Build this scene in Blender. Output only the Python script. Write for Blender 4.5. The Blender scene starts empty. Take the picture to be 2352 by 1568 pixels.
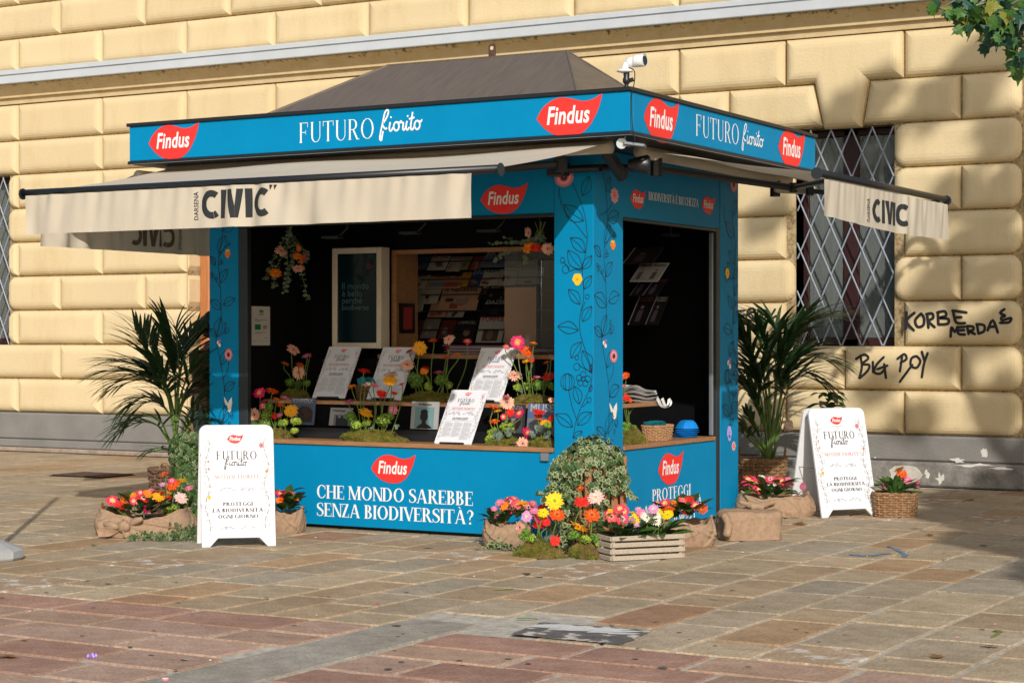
import bpy, math, random
from mathutils import Vector, Matrix, noise
SC = bpy.context.scene
COL = SC.collection
R_ = math.radians
# ------------------------------------------------------------ camera, world, sun, exposure
YAW = R_(29.9); FPX = 4369.0; CX = 1176.0; CY = 780.0; EYE = 1.6
cam = bpy.data.cameras.new('camera'); co = bpy.data.objects.new('camera', cam); COL.objects.link(co)
co.location = (0, 0, EYE); co.rotation_euler = (R_(90), 0, YAW)
cam.sensor_width = 36; cam.lens = FPX/2352*36; cam.shift_y = -4/2352; cam.clip_start = .1; cam.clip_end = 800
SC.camera = co
SUN_EL = R_(28.5); SUN_AZ = R_(38)          # azimuth measured from -Y towards +X
w = bpy.data.worlds.new('World'); SC.world = w; w.use_nodes = True
nt = w.node_tree; bg = nt.nodes['Background']; sky = nt.nodes.new('ShaderNodeTexSky')
sky.sky_type = 'NISHITA'; sky.sun_disc = False; sky.sun_elevation = SUN_EL
sky.sun_rotation = R_(180)-SUN_AZ; sky.air_density = 1.2; sky.dust_density = 2.0; sky.ozone_density = 1.0
nt.links.new(sky.outputs[0], bg.inputs[0]); bg.inputs[1].default_value = 0.125
sl = bpy.data.lights.new('sun', 'SUN'); sl.energy = 4.1; sl.angle = R_(.55); sl.color = (1, .955, .89)
so = bpy.data.objects.new('sun', sl); COL.objects.link(so); so.location = (8, -10, 12)
SD = Vector((math.sin(SUN_AZ)*math.cos(SUN_EL), -math.cos(SUN_AZ)*math.cos(SUN_EL), math.sin(SUN_EL)))
so.rotation_euler = SD.to_track_quat('Z', 'Y').to_euler()
SC.view_settings.view_transform = 'Standard'; SC.view_settings.look = 'None'
SC.view_settings.gamma = 1; SC.view_settings.exposure = -0.15; SC.view_settings.use_curve_mapping = False
# ------------------------------------------------------------ measuring helpers (survey of the place)
FW = Vector((-math.sin(YAW), math.cos(YAW), 0)); RT = Vector((math.cos(YAW), math.sin(YAW), 0)); UP = Vector((0, 0, 1))
EYEP = Vector((0, 0, EYE))
def ray(x, y): return FW + RT*((x-CX)/FPX) + UP*((CY-y)/FPX)
def PY(x, y, Y): d = ray(x, y); return EYEP + d*(Y/d.y)
def PX(x, y, X): d = ray(x, y); return EYEP + d*(X/d.x)
def PG(x, y, z=0): d = ray(x, y); return EYEP + d*((z-EYE)/d.z)
def PD(x, y, D): return EYEP + ray(x, y)*D
def FD(p): return (Vector(p)-EYEP).dot(FW)
def zc(zm, x, y): return ((zm[0]+x/zm[2])/1.63265, (zm[1]+y/zm[2])/1.63265)
# ------------------------------------------------------------ materials
MATS = {}
def mat(name, rgb, rough=.6, var=.12, scale=6, bump=0, bscale=80, spec=.35, rgb2=None, metal=0, trans=0, objvar=0, emit=0, stretch=None, contrast=1.0, sss=0):
    if name in MATS: return MATS[name]
    m = bpy.data.materials.new(name); m.use_nodes = True; n = m.node_tree.nodes; L = m.node_tree.links.new
    b = n['Principled BSDF']; b.inputs['Roughness'].default_value = rough
    b.inputs['Specular IOR Level'].default_value = spec; b.inputs['Metallic'].default_value = metal
    if trans: b.inputs['Transmission Weight'].default_value = trans
    c1 = [max(0, v*(1-var)) for v in rgb]; c2 = list(rgb2) if rgb2 else [min(1, v*(1+var)) for v in rgb]
    tc = n.new('ShaderNodeTexCoord'); src = tc.outputs['Object']
    if stretch:
        mp = n.new('ShaderNodeMapping'); mp.inputs['Scale'].default_value = stretch; L(src, mp.inputs[0]); src = mp.outputs[0]
    colout = None
    if var or rgb2:
        nz = n.new('ShaderNodeTexNoise'); nz.inputs['Scale'].default_value = scale; nz.inputs['Detail'].default_value = 5
        nz.inputs['Roughness'].default_value = .6; L(src, nz.inputs['Vector'])
        rp = n.new('ShaderNodeValToRGB'); k = .22/contrast
        rp.color_ramp.elements[0].position = .5-k; rp.color_ramp.elements[1].position = .5+k
        rp.color_ramp.elements[0].color = (*c1, 1); rp.color_ramp.elements[1].color = (*c2, 1)
        L(nz.outputs[0], rp.inputs[0]); colout = rp.outputs[0]
    if objvar:
        oi = n.new('ShaderNodeObjectInfo'); hs = n.new('ShaderNodeHueSaturation')
        mr = n.new('ShaderNodeMapRange'); mr.inputs[3].default_value = 1-objvar; mr.inputs[4].default_value = 1+objvar
        L(oi.outputs['Random'], mr.inputs[0]); L(mr.outputs[0], hs.inputs['Value'])
        if colout: L(colout, hs.inputs['Color'])
        else: hs.inputs['Color'].default_value = (*rgb, 1)
        colout = hs.outputs[0]
    if colout: L(colout, b.inputs['Base Color'])
    else: b.inputs['Base Color'].default_value = (*rgb, 1)
    if bump:
        bz = n.new('ShaderNodeTexNoise'); bz.inputs['Scale'].default_value = bscale; bz.inputs['Detail'].default_value = 6
        L(src, bz.inputs['Vector']); bp = n.new('ShaderNodeBump'); bp.inputs['Strength'].default_value = bump
        bp.inputs['Distance'].default_value = .02; L(bz.outputs[0], bp.inputs['Height']); L(bp.outputs[0], b.inputs['Normal'])
    if emit:
        b.inputs['Emission Color'].default_value = (*rgb, 1); b.inputs['Emission Strength'].default_value = emit
    if sss:
        tr = n.new('ShaderNodeBsdfTranslucent'); mx = n.new('ShaderNodeMixShader'); mx.inputs[0].default_value = sss
        if colout: L(colout, tr.inputs[0])
        else: tr.inputs[0].default_value = (*rgb, 1)
        out = n['Material Output']; L(b.outputs[0], mx.inputs[1]); L(tr.outputs[0], mx.inputs[2]); L(mx.outputs[0], out.inputs[0])
    MATS[name] = m; return m
# ------------------------------------------------------------ mesh builder
class MB:
    def __init__(s): s.v = []; s.f = []; s.m = []
    def add(s, vs, fs, mi=0):
        o = len(s.v); s.v += [Vector(p) for p in vs]; s.f += [tuple(i+o for i in f) for f in fs]; s.m += [mi]*len(fs); return s
    def quad(s, a, b, c, d, mi=0): return s.add([a, b, c, d], [(0, 1, 2, 3)], mi)
    def box(s, x0, y0, z0, x1, y1, z1, mi=0, M=None):
        vs = [Vector((x, y, z)) for z in (z0, z1) for y in (y0, y1) for x in (x0, x1)]
        if M: vs = [M @ p for p in vs]
        return s.add(vs, [(0, 2, 3, 1), (4, 5, 7, 6), (0, 1, 5, 4), (2, 6, 7, 3), (0, 4, 6, 2), (1, 3, 7, 5)], mi)
    def cbox(s, x0, y0, z0, x1, y1, z1, c=.005, mi=0, M=None):      # box with chamfered edges
        ax = ((x0, x1), (y0, y1), (z0, z1)); vs = []; idx = {}
        for k in range(8):
            b = (k & 1, k >> 1 & 1, k >> 2 & 1)
            for a in range(3):
                p = [ax[i][b[i]] + (0 if i == a else (c if b[i] == 0 else -c)) for i in range(3)]
                idx[(b, a)] = len(vs); vs.append(Vector(p))
        fs = []
        for a in range(3):
            u, v = (a+1) % 3, (a+2) % 3
            for s_ in (0, 1):
                q = []
                for (bu, bv) in ((0, 0), (1, 0), (1, 1), (0, 1)):
                    b = [0, 0, 0]; b[a] = s_; b[u] = bu; b[v] = bv; q.append(idx[(tuple(b), a)])
                fs.append(tuple(q) if s_ else tuple(reversed(q)))
        for a in range(3):
            u, v = (a+1) % 3, (a+2) % 3
            for bu in (0, 1):
                for bv in (0, 1):
                    b0 = [0, 0, 0]; b0[u] = bu; b0[v] = bv; b1 = list(b0); b1[a] = 1; b0 = tuple(b0); b1 = tuple(b1)
                    q = (idx[(b0, u)], idx[(b1, u)], idx[(b1, v)], idx[(b0, v)])
                    fs.append(q if bu != bv else tuple(reversed(q)))
        for k in range(8):
            b = (k & 1, k >> 1 & 1, k >> 2 & 1); q = (idx[(b, 0)], idx[(b, 1)], idx[(b, 2)])
            fs.append(q if sum(b) % 2 else tuple(reversed(q)))
        if M: vs = [M @ p for p in vs]
        return s.add(vs, fs, mi)
    def tube(s, pts, r, n=6, mi=0, caps=True):
        pts = [Vector(p) for p in pts]; rs = r if isinstance(r, (list, tuple)) else [r]*len(pts); vs = []; fs = []
        ref = None
        for i, p in enumerate(pts):
            t = (pts[min(i+1, len(pts)-1)]-pts[max(i-1, 0)])
            t = t.normalized() if t.length > 1e-9 else Vector((0, 0, 1))
            if ref is None: ref = t.orthogonal().normalized()
            ref = (ref - t*ref.dot(t)); ref = ref.normalized() if ref.length > 1e-6 else t.orthogonal().normalized()
            b = t.cross(ref)
            for k in range(n):
                a = 2*math.pi*k/n; vs.append(p + (ref*math.cos(a)+b*math.sin(a))*rs[i])
        for i in range(len(pts)-1):
            for k in range(n):
                k2 = (k+1) % n; fs.append((i*n+k, i*n+k2, (i+1)*n+k2, (i+1)*n+k))
        if caps: fs.append(tuple(reversed(range(n)))); fs.append(tuple(range((len(pts)-1)*n, len(pts)*n)))
        return s.add(vs, fs, mi)
    def lathe(s, prof, c=(0, 0, 0), n=16, mi=0, M=None):
        vs = []; fs = []
        for (r, z) in prof:
            for k in range(n):
                a = 2*math.pi*k/n; p = Vector((r*math.cos(a), r*math.sin(a), z)); vs.append((M @ p) if M else p+Vector(c))
        for i in range(len(prof)-1):
            for k in range(n):
                k2 = (k+1) % n; fs.append((i*n+k, i*n+k2, (i+1)*n+k2, (i+1)*n+k))
        fs.append(tuple(reversed(range(n)))); fs.append(tuple(range((len(prof)-1)*n, len(prof)*n)))
        return s.add(vs, fs, mi)
    def join(s, o, M=None, dm=0):
        s.add([(M @ p) for p in o.v] if M else o.v, [], 0); n = len(s.v)-len(o.v)
        s.f += [tuple(i+n for i in f) for f in o.f]; s.m += [i+dm for i in o.m]; return s
def mesh(name, mb, mats, smooth=False, inv=None):
    me = bpy.data.meshes.new(name); vs = [inv @ p for p in mb.v] if inv else mb.v
    me.from_pydata([tuple(p) for p in vs], [], mb.f); me.update()
    for m in mats: me.materials.append(m)
    if len(mats) > 1: me.polygons.foreach_set('material_index', [min(i, len(mats)-1) for i in mb.m])
    if smooth: me.polygons.foreach_set('use_smooth', [True]*len(me.polygons))
    return me
WM = {}
def link(name, data, parent=None, M=None):
    o = bpy.data.objects.new(name, data); COL.objects.link(o)
    M = M if M is not None else (WM[parent.name] if parent else Matrix())
    if parent: o.parent = parent; o.matrix_local = WM[parent.name].inverted() @ M
    else: o.matrix_world = M
    WM[o.name] = M; return o
def T(*a): return Matrix.Translation(Vector(a) if len(a) == 3 else a[0])
def tag(o, label=None, cat=None, group=None, kind=None):
    for k, v in (('label', label), ('category', cat), ('group', group), ('kind', kind)):
        if v: o[k] = v
    return o
def thing(name, label, cat, base, group=None):
    o = bpy.data.objects.new(name, None); COL.objects.link(o); o.empty_display_size = .1
    o.location = base; WM[o.name] = T(Vector(base)); return tag(o, label, cat, group)
def obj(name, mb, mats, parent=None, smooth=False, base=None, **kw):
    mats = mats if isinstance(mats, (list, tuple)) else [mats]
    M = WM[parent.name] if parent else (T(Vector(base)) if base is not None else Matrix())
    o = link(name, mesh(name, mb, mats, smooth, M.inverted()), parent, M); return tag(o, **kw)
def inst(name, me, parent, M, **kw): return tag(link(name, me, parent, M), **kw)
def basis(o, x, y, z): m = Matrix((x, y, z)).transposed().to_4x4(); m.translation = Vector(o); return m
def normframe(p, nrm, spin=0, s=1):
    q = Vector(nrm).normalized().to_track_quat('Z', 'Y'); return T(Vector(p)) @ q.to_matrix().to_4x4() @ Matrix.Rotation(spin, 4, 'Z') @ Matrix.Scale(s, 4)
def smoothpts(pts, n=6):
    P = [Vector(p) for p in pts]; out = []
    for i in range(len(P)-1):
        a = P[max(i-1, 0)]; b = P[i]; c = P[i+1]; d = P[min(i+2, len(P)-1)]
        for k in range(n):
            t = k/n; out.append(.5*((2*b)+(c-a)*t+(2*a-5*b+4*c-d)*t*t+(3*b-a-3*c+d)*t*t*t))
    out.append(P[-1]); return out
# ------------------------------------------------------------ flat print on a frame (origin, right, up, outward)
class Frame:
    def __init__(s, O, U, V): s.O = Vector(O); s.U = Vector(U).normalized(); s.V = Vector(V).normalized(); s.N = s.U.cross(s.V).normalized()
    def p(s, u, v, d=0): return s.O + s.U*u + s.V*v + s.N*d
    def uv(s, x, y):
        d = ray(x, y); t = (s.O-EYEP).dot(s.N)/d.dot(s.N); q = EYEP+d*t-s.O; return (q.dot(s.U), q.dot(s.V))
class Print:
    """collects flat polygons lying on a frame, each a hair above the last"""
    def __init__(s, fr, d=.003, step=.00012): s.fr = fr; s.d = d; s.k = 0; s.step = step; s.mb = MB()
    def poly(s, pts, mi=0, lift=0):
        A = sum(pts[i][0]*pts[(i+1) % len(pts)][1]-pts[(i+1) % len(pts)][0]*pts[i][1] for i in range(len(pts)))
        if A < 0: pts = list(reversed(pts))
        dd = s.d+lift+(s.k % 9)*s.step; s.k += 1
        s.mb.add([s.fr.p(u, v, dd) for u, v in pts], [tuple(range(len(pts)))], mi)
    def strip(s, L, Rr, mi=0, lift=0, closed=False):
        dd = s.d+lift+(s.k % 9)*s.step; s.k += 1; n = len(L)
        vs = [s.fr.p(*q, dd) for q in L]+[s.fr.p(*q, dd) for q in Rr]
        s.mb.add(vs, [(i, (i+1) % n, n+(i+1) % n, n+i) for i in range(n if closed else n-1)], mi)
    def line(s, pts, w, mi=0, lift=0, smooth=0, closed=False):
        if smooth: pts = [(q.x, q.y) for q in smoothpts([(a, b, 0) for a, b in pts], smooth)]
        L = []; Rr = []; n = len(pts)
        for i in range(n):
            a = pts[(i-1) % n] if closed else pts[max(i-1, 0)]; b = pts[(i+1) % n] if closed else pts[min(i+1, n-1)]
            dx, dy = b[0]-a[0], b[1]-a[1]; l = math.hypot(dx, dy) or 1; ww = (w[i*len(w)//n] if isinstance(w, list) else w)/2
            L.append((pts[i][0]-dy/l*ww, pts[i][1]+dx/l*ww)); Rr.append((pts[i][0]+dy/l*ww, pts[i][1]-dx/l*ww))
        s.strip(Rr, L, mi, lift, closed)
    def ell(s, cx, cy, rx, ry, mi=0, lift=0, n=20, rot=0):
        s.poly([(cx+rx*math.cos(2*math.pi*i/n)*math.cos(rot)-ry*math.sin(2*math.pi*i/n)*math.sin(rot), cy+rx*math.cos(2*math.pi*i/n)*math.sin(rot)+ry*math.sin(2*math.pi*i/n)*math.cos(rot)) for i in range(n)], mi, lift)
    def ring(s, cx, cy, rx, ry, w, mi=0, n=18, lift=0):
        s.line([(cx+rx*math.cos(2*math.pi*i/n), cy+ry*math.sin(2*math.pi*i/n)) for i in range(n)], w, mi, lift, closed=True)
    def warp(s, fn, size=.02):
        import bmesh
        bm = bmesh.new(); vs = [bm.verts.new(p) for p in s.mb.v]
        for f in s.mb.f:
            try: bm.faces.new([vs[i] for i in f])
            except ValueError: pass
        bmesh.ops.triangulate(bm, faces=bm.faces[:])
        for _ in range(4):
            e = [e for e in bm.edges if e.calc_length() > size]
            if e: bmesh.ops.subdivide_edges(bm, edges=e, cuts=1); bmesh.ops.triangulate(bm, faces=[f for f in bm.faces if len(f.verts) > 3])
        bm.verts.ensure_lookup_table(); bm.verts.index_update(); s.mb.v = [v.co+fn(v.co) for v in bm.verts]; s.mb.f = [tuple(v.index for v in f.verts) for f in bm.faces]; s.mb.m = [0]*len(s.mb.f); bm.free()
    def build(s, name, mats, parent, **kw): return obj(name, s.mb, mats, parent, **kw)
# serif capitals drawn from stems, bowls and hairlines (unit cap height)
def glyph(ch, Tk, t, W=1.0, sf=.06):
    P = []
    def rect(a, b, c, d): P.append([(a, b), (c, b), (c, d), (a, d)])
    def stem(x, th=None, top=1, bot=1):
        th = th or Tk; rect(x, 0, x+th, 1)
        if bot and sf: rect(x-sf, 0, x+th+sf, t)
        if top and sf: rect(x-sf, 1-t, x+th+sf, 1)
    def bowl(cx, cy, rx, ry, a0, a1, th=None):
        th = th or Tk; n = 14; o = []; i_ = []
        for k in range(n+1):
            a = R_(a0+(a1-a0)*k/n); o.append((cx+rx*math.cos(a), cy+ry*math.sin(a))); i_.append((cx+(rx-th)*math.cos(a), cy+(ry-t*1.1)*math.sin(a)))
        for k in range(n): P.append([o[k], o[k+1], i_[k+1], i_[k]])
    def diag(x0, y0, x1, y1, w): P.append([(x0, y0), (x0+w, y0), (x1+w, y1), (x1, y1)])
    def path(pts, ws):
        q = [(a.x, a.y) for a in smoothpts([(a, b, 0) for a, b in pts], 5)]; n = len(q); Lf = []; Rg = []
        for i in range(n):
            a = q[max(i-1, 0)]; b = q[min(i+1, n-1)]; dx, dy = b[0]-a[0], b[1]-a[1]; l = math.hypot(dx, dy) or 1
            f = i/(n-1)*(len(ws)-1); j = min(int(f), len(ws)-2); ww = (ws[j]*(1-f+j)+ws[j+1]*(f-j))/2
            Lf.append((q[i][0]-dy/l*ww, q[i][1]+dx/l*ww)); Rg.append((q[i][0]+dy/l*ww, q[i][1]-dx/l*ww))
        for i in range(n-1): P.append([Lf[i], Lf[i+1], Rg[i+1], Rg[i]])
    x = .08
    if ch in 'AÀ':
        diag(x, 0, .36, 1, t*1.3); diag(.62, 0, .36-.02, 1, Tk); rect(.2, .3, .6, .3+t); rect(x-sf, 0, x+t+sf, t); rect(.6-sf/2, 0, .6+Tk+sf, t); wd = .72+Tk
        if ch == 'À': P.append([(.26, 1.22), (.38, 1.22), (.46, 1.07), (.42, 1.07)])
    elif ch == 'B': stem(x); bowl(.3, .755, .24, .245, -90, 90); bowl(.3, .26, .3, .26, -90, 90); rect(x+Tk, 1-t, .3, 1); rect(x+Tk, .51, .3, .51+t); rect(x+Tk, 0, .3, t); wd = .68
    elif ch in 'CG':
        bowl(.44, .5, .38, .51, 48, 312)
        P.append([(.68, .66), (.73, .66), (.73, .98), (.68, .88)])
        if ch == 'G': rect(.62, .06, .62+Tk*.9, .42); rect(.54, .42, .62+Tk+.04, .42+t); wd = .86
        else: wd = .8; P.append([(.69, .3), (.75, .3), (.7, .12), (.66, .12)])
    elif ch == 'D': stem(x); bowl(.34, .5, .42, .5, -90, 90); rect(x+Tk, 1-t, .34, 1); rect(x+Tk, 0, .34, t); wd = .84
    elif ch in 'EÈF':
        stem(x); rect(x+Tk, 1-t, .58, 1); rect(.56, .76, .58+.01, 1); rect(x+Tk, .5, .46, .5+t); rect(.44, .4, .46, .62); wd = .66
        if ch != 'F': rect(x+Tk, 0, .6, t); rect(.58, 0, .61, .26)
        if ch == 'È': P.append([(.2, 1.22), (.32, 1.22), (.42, 1.07), (.38, 1.07)])
    elif ch == 'H': stem(x); stem(.6); rect(x+Tk, .49, .6, .49+t); wd = .68+Tk
    elif ch == 'I': stem(x); wd = .16+Tk
    elif ch == 'L': stem(x); rect(x+Tk, 0, .58, t); rect(.56, 0, .59, .28); wd = .64
    elif ch == 'M': stem(x, t*1.3); stem(.78); diag(.46, 0, x-.01, 1, Tk); diag(.48, 0, .8, 1, t*1.2); wd = .86+Tk
    elif ch == 'N': stem(x, t*1.3, 1, 1); stem(.66, t*1.3, 1, 0); diag(.66-Tk*.5, 0, x-.02, 1, Tk); wd = .76
    elif ch == 'O': bowl(.46, .5, .4, .51, 0, 360); wd = .92
    elif ch in 'PR':
        stem(x); bowl(.32, .74, .27, .26, -90, 90); rect(x+Tk, 1-t, .32, 1); rect(x+Tk, .48, .32, .48+t); wd = .64
        if ch == 'R': diag(.56, 0, .3, .49, Tk); rect(.54, 0, .6+Tk+sf, t); wd = .60+Tk
    elif ch == 'S': path([(.52, .8), (.44, .96), (.28, .97), (.12, .84), (.16, .66), (.34, .52), (.5, .38), (.52, .18), (.36, .03), (.18, .05), (.08, .22)], [t, t, t, Tk*.7, Tk, Tk, Tk, Tk*.7, t, t, t]); rect(.51, .72, .54, .98); rect(.06, .02, .09, .28); wd = .62
    elif ch == 'T': stem(.3, None, 0, 1); rect(.02, 1-t, .6+Tk, 1); rect(.02, .76, .05, 1); rect(.57+Tk, .76, .6+Tk, 1); wd = .62+Tk
    elif ch == 'U': rect(x, .3, x+Tk, 1); rect(x-sf, 1-t, x+Tk+sf, 1); rect(.62, .3, .62+t*1.3, 1); rect(.62-sf, 1-t, .62+t+sf, 1); bowl((x+.62+t*1.3)/2, .3, (.62+t*1.3-x)/2, .31, 180, 270); bowl((x+.62+t*1.3)/2, .3, (.62+t*1.3-x)/2, .31, 270, 360, t*1.3); wd = .74
    elif ch == 'V': diag(.38, 0, .04, 1, Tk); diag(.42, 0, .68, 1, t*1.3); rect(0, 1-t, .12+Tk, 1); rect(.62, 1-t, .8, 1); wd = .78
    elif ch == 'Z': rect(.06, 1-t, .58, 1); rect(.06, 0, .6, t); diag(.06, t*.5, .58-Tk, 1-t*.5, Tk); rect(.06, .76, .09, 1); rect(.57, 0, .6, .26); wd = .66
    elif ch == '?': path([(.08, .78), (.16, .96), (.32, .97), (.44, .8), (.38, .6), (.27, .48), (.26, .3)], [t, t, Tk*.6, Tk, Tk*.8, t*1.5, t*1.5]); P.append([(.2, .0), (.34, .0), (.34, .14), (.2, .14)]); wd = .52
    elif ch == "'": P.append([(.1, 1), (.18, 1), (.15, .75), (.11, .75)]); wd = .25
    elif ch == ' ': wd = .3
    else: wd = .3
    return P, wd
def serif(pr, s, uL, uR, v, h, Tk=.17, t=.05, mi=0, gap=-.01, sf=.06):
    gl = [glyph(c, Tk, t, sf=sf) for c in s]; tot = sum(w_ for _, w_ in gl)+gap*(len(s)-1); k = (uR-uL)/tot; x = uL
    for P, w_ in gl:
        for q in P: pr.poly([(x+a*k, v+b*h) for a, b in q], mi)
        x += (w_+gap)*k
def script(pr, uL, uR, v, h, w=.05, mi=0):      # flowing handwriting: fiorito
    S = [[(-.04, -.42), (-.11, -.34), (-.08, -.05), (.02, .45), (.1, .85), (.2, 1.0), (.26, .92), (.2, .68), (.03, .38)], [(.03, .02), (-.02, -.25), (-.04, -.42)], [(.0, .3), (.12, .12), (.2, .16)],
         [(.34, .42), (.3, .12), (.36, .0), (.47, .16)],
         [(.82, .46), (.80, .36), (.90, .34), (.88, .1), (.9, .0)], [(.64, .4), (.74, .36), (.8, .44)], [(1.06, .42), (1.02, .12), (1.08, .0), (1.16, .12)], [(.89, .0), (.96, .04), (1.02, .2)],
         [(1.3, .82), (1.23, .3), (1.22, .05), (1.29, .0), (1.36, .14)], [(1.14, .50), (1.38, .56)], [(1.56, .38), (1.64, .34), (1.7, .44)]]
    O = ((.6, .2, .115), (1.49, .2, .115))
    k = (uR-uL)/1.83
    for cx_, cy_, r_ in O: pr.ring(uL+(cx_+.13)*k, v+cy_*h, r_*k, .2*h, w*h, mi, 14)
    for q in S: pr.line([(uL+(a+.13)*k, v+b*h) for a, b in q], w*h, mi, smooth=5)
    for a, b in ((.37, .64), (1.09, .64)): pr.ell(uL+(a+.13)*k, v+b*h, .05*h, .05*h, mi, n=8)
TXT = {}
def textpolys(s, bold=.0, shear=0.0):
    k = (s, bold, shear)
    if k in TXT: return TXT[k]
    cu = bpy.data.curves.new('t', 'FONT'); cu.body = s; cu.offset = bold; cu.shear = shear; cu.resolution_u = 3; cu.space_character = 1.0+bold*2
    o = bpy.data.objects.new('t', cu); COL.objects.link(o); bpy.context.view_layer.update()
    me = bpy.data.meshes.new_from_object(o.evaluated_get(bpy.context.evaluated_depsgraph_get()))
    vs = [(p.co.x, p.co.y) for p in me.vertices]; fs = [tuple(p.vertices) for p in me.polygons]
    bpy.data.objects.remove(o); bpy.data.curves.remove(cu); bpy.data.meshes.remove(me)
    TXT[k] = (vs, fs); return TXT[k]
def sans(pr, s, uL, uR, v, h=None, bold=.02, shear=0, mi=0, rot=0, lift=0, mirror=False):
    vs, fs = textpolys(s, bold, shear); xs = [a for a, b in vs]; ys = [b for a, b in vs]; x0 = min(xs); W_ = max(xs)-x0; k = (uR-uL)/W_
    ky = k if h is None else h/(max(ys)-0)
    dd = pr.d+lift+(pr.k % 9)*pr.step; pr.k += 1
    out = []
    for a, b in vs:
        a = (a-x0)*k; b = b*ky
        if mirror: a = (uR-uL)-a
        if rot: a, b = a*math.cos(rot)-b*math.sin(rot), a*math.sin(rot)+b*math.cos(rot)
        out.append(pr.fr.p(uL+a, v+b, dd))
    pr.mb.add(out, fs if not mirror else [tuple(reversed(f)) for f in fs], mi)
LOGO = [(-.5, -.02), (-.43, .1), (-.33, .185), (-.21, .24), (-.08, .25), (.06, .22), (.2, .185), (.35, .2), (.5, .27), (.46, .12), (.39, -.03), (.29, -.17), (.15, -.26), (-.02, -.28), (-.19, -.255), (-.33, -.19), (-.43, -.1)]
def logo(pr, u, v, w, hs=1.0, red=0, white=1, txt=True):
    q = smoothpts([(a, b, 0) for a, b in LOGO[:9]], 3)[:-1]+smoothpts([(a, b, 0) for a, b in LOGO[8:]+LOGO[:1]], 3)[:-1]
    pr.poly([(u+p.x*w, v+p.y*w*hs) for p in q], red)
    if txt: sans(pr, 'Findus', u-.34*w, u+.31*w, v-.10*w*hs, h=.235*w*hs, bold=.022, shear=.18, mi=white, lift=.0012)
random.seed(7)
# ------------------------------------------------------------ colours
BLUE = mat('teal_vinyl', (.0, .215, .435), .5, .05, 3, .06, 260, .12)
RED = mat('logo_red', (.82, .035, .028), .5, 0); WHITE = mat('print_white', (.82, .82, .82), .5, 0)
INK = mat('ink_black', (.012, .014, .018), .6, 0); LINE = mat('vine_ink', (.006, .02, .035), .6, 0)
BLACKM = mat('black_metal', (.012, .013, .016), .38, .1, 8, spec=.5); DARKIN = mat('black_lining', (.004, .004, .005), .85, .2, 4, spec=.1)
FRAME = mat('dark_frame', (.02, .026, .03), .4, .1, 5); WOOD = mat('counter_wood', (.33, .165, .075), .5, .25, 6, .08, 90, stretch=(1, 8, 8))
STEEL = mat('grey_steel', (.3, .33, .36), .35, .05, 5, metal=.6)
YEL = mat('yellow_plaster', (.655, .525, .315), .85, .04, 1.1, .2, 30, .15, contrast=.8, objvar=.03)
YELD = YEL
n = YEL.node_tree.nodes; L = YEL.node_tree.links.new; b = n['Principled BSDF']; src = b.inputs['Base Color'].links[0].from_socket
geo = n.new('ShaderNodeNewGeometry'); mp = n.new('ShaderNodeMapping'); mp.inputs['Scale'].default_value = (2.2, 2.2, .55); L(geo.outputs['Position'], mp.inputs[0]); n1 = n.new('ShaderNodeTexNoise'); n1.inputs['Scale'].default_value = 1.6; n1.inputs['Detail'].default_value = 7; n1.inputs['Roughness'].default_value = .68; L(mp.outputs[0], n1.inputs['Vector'])
rp = n.new('ShaderNodeValToRGB'); rp.color_ramp.elements[0].position = .33; rp.color_ramp.elements[1].position = .52; rp.color_ramp.elements[0].color = (.88, .84, .76, 1); rp.color_ramp.elements[1].color = (1, 1, 1, 1); L(n1.outputs[0], rp.inputs[0])
mx = n.new('ShaderNodeMix'); mx.data_type = 'RGBA'; mx.blend_type = 'MULTIPLY'; mx.inputs[0].default_value = .55; L(src, mx.inputs[6]); L(rp.outputs[0], mx.inputs[7]); L(mx.outputs[2], b.inputs['Base Color'])
GRIME = mat('joint_grime', (.24, .16, .08), .9, .4, 25, .2, 80, .1, rgb2=(.52, .40, .22))
GREYP = mat('grey_plinth', (.215, .205, .19), .9, .12, 2.5, .25, 40, .15); CORN = mat('grey_cornice', (.50, .53, .56), .8, .07, 2, .1, 50, .2)
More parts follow.
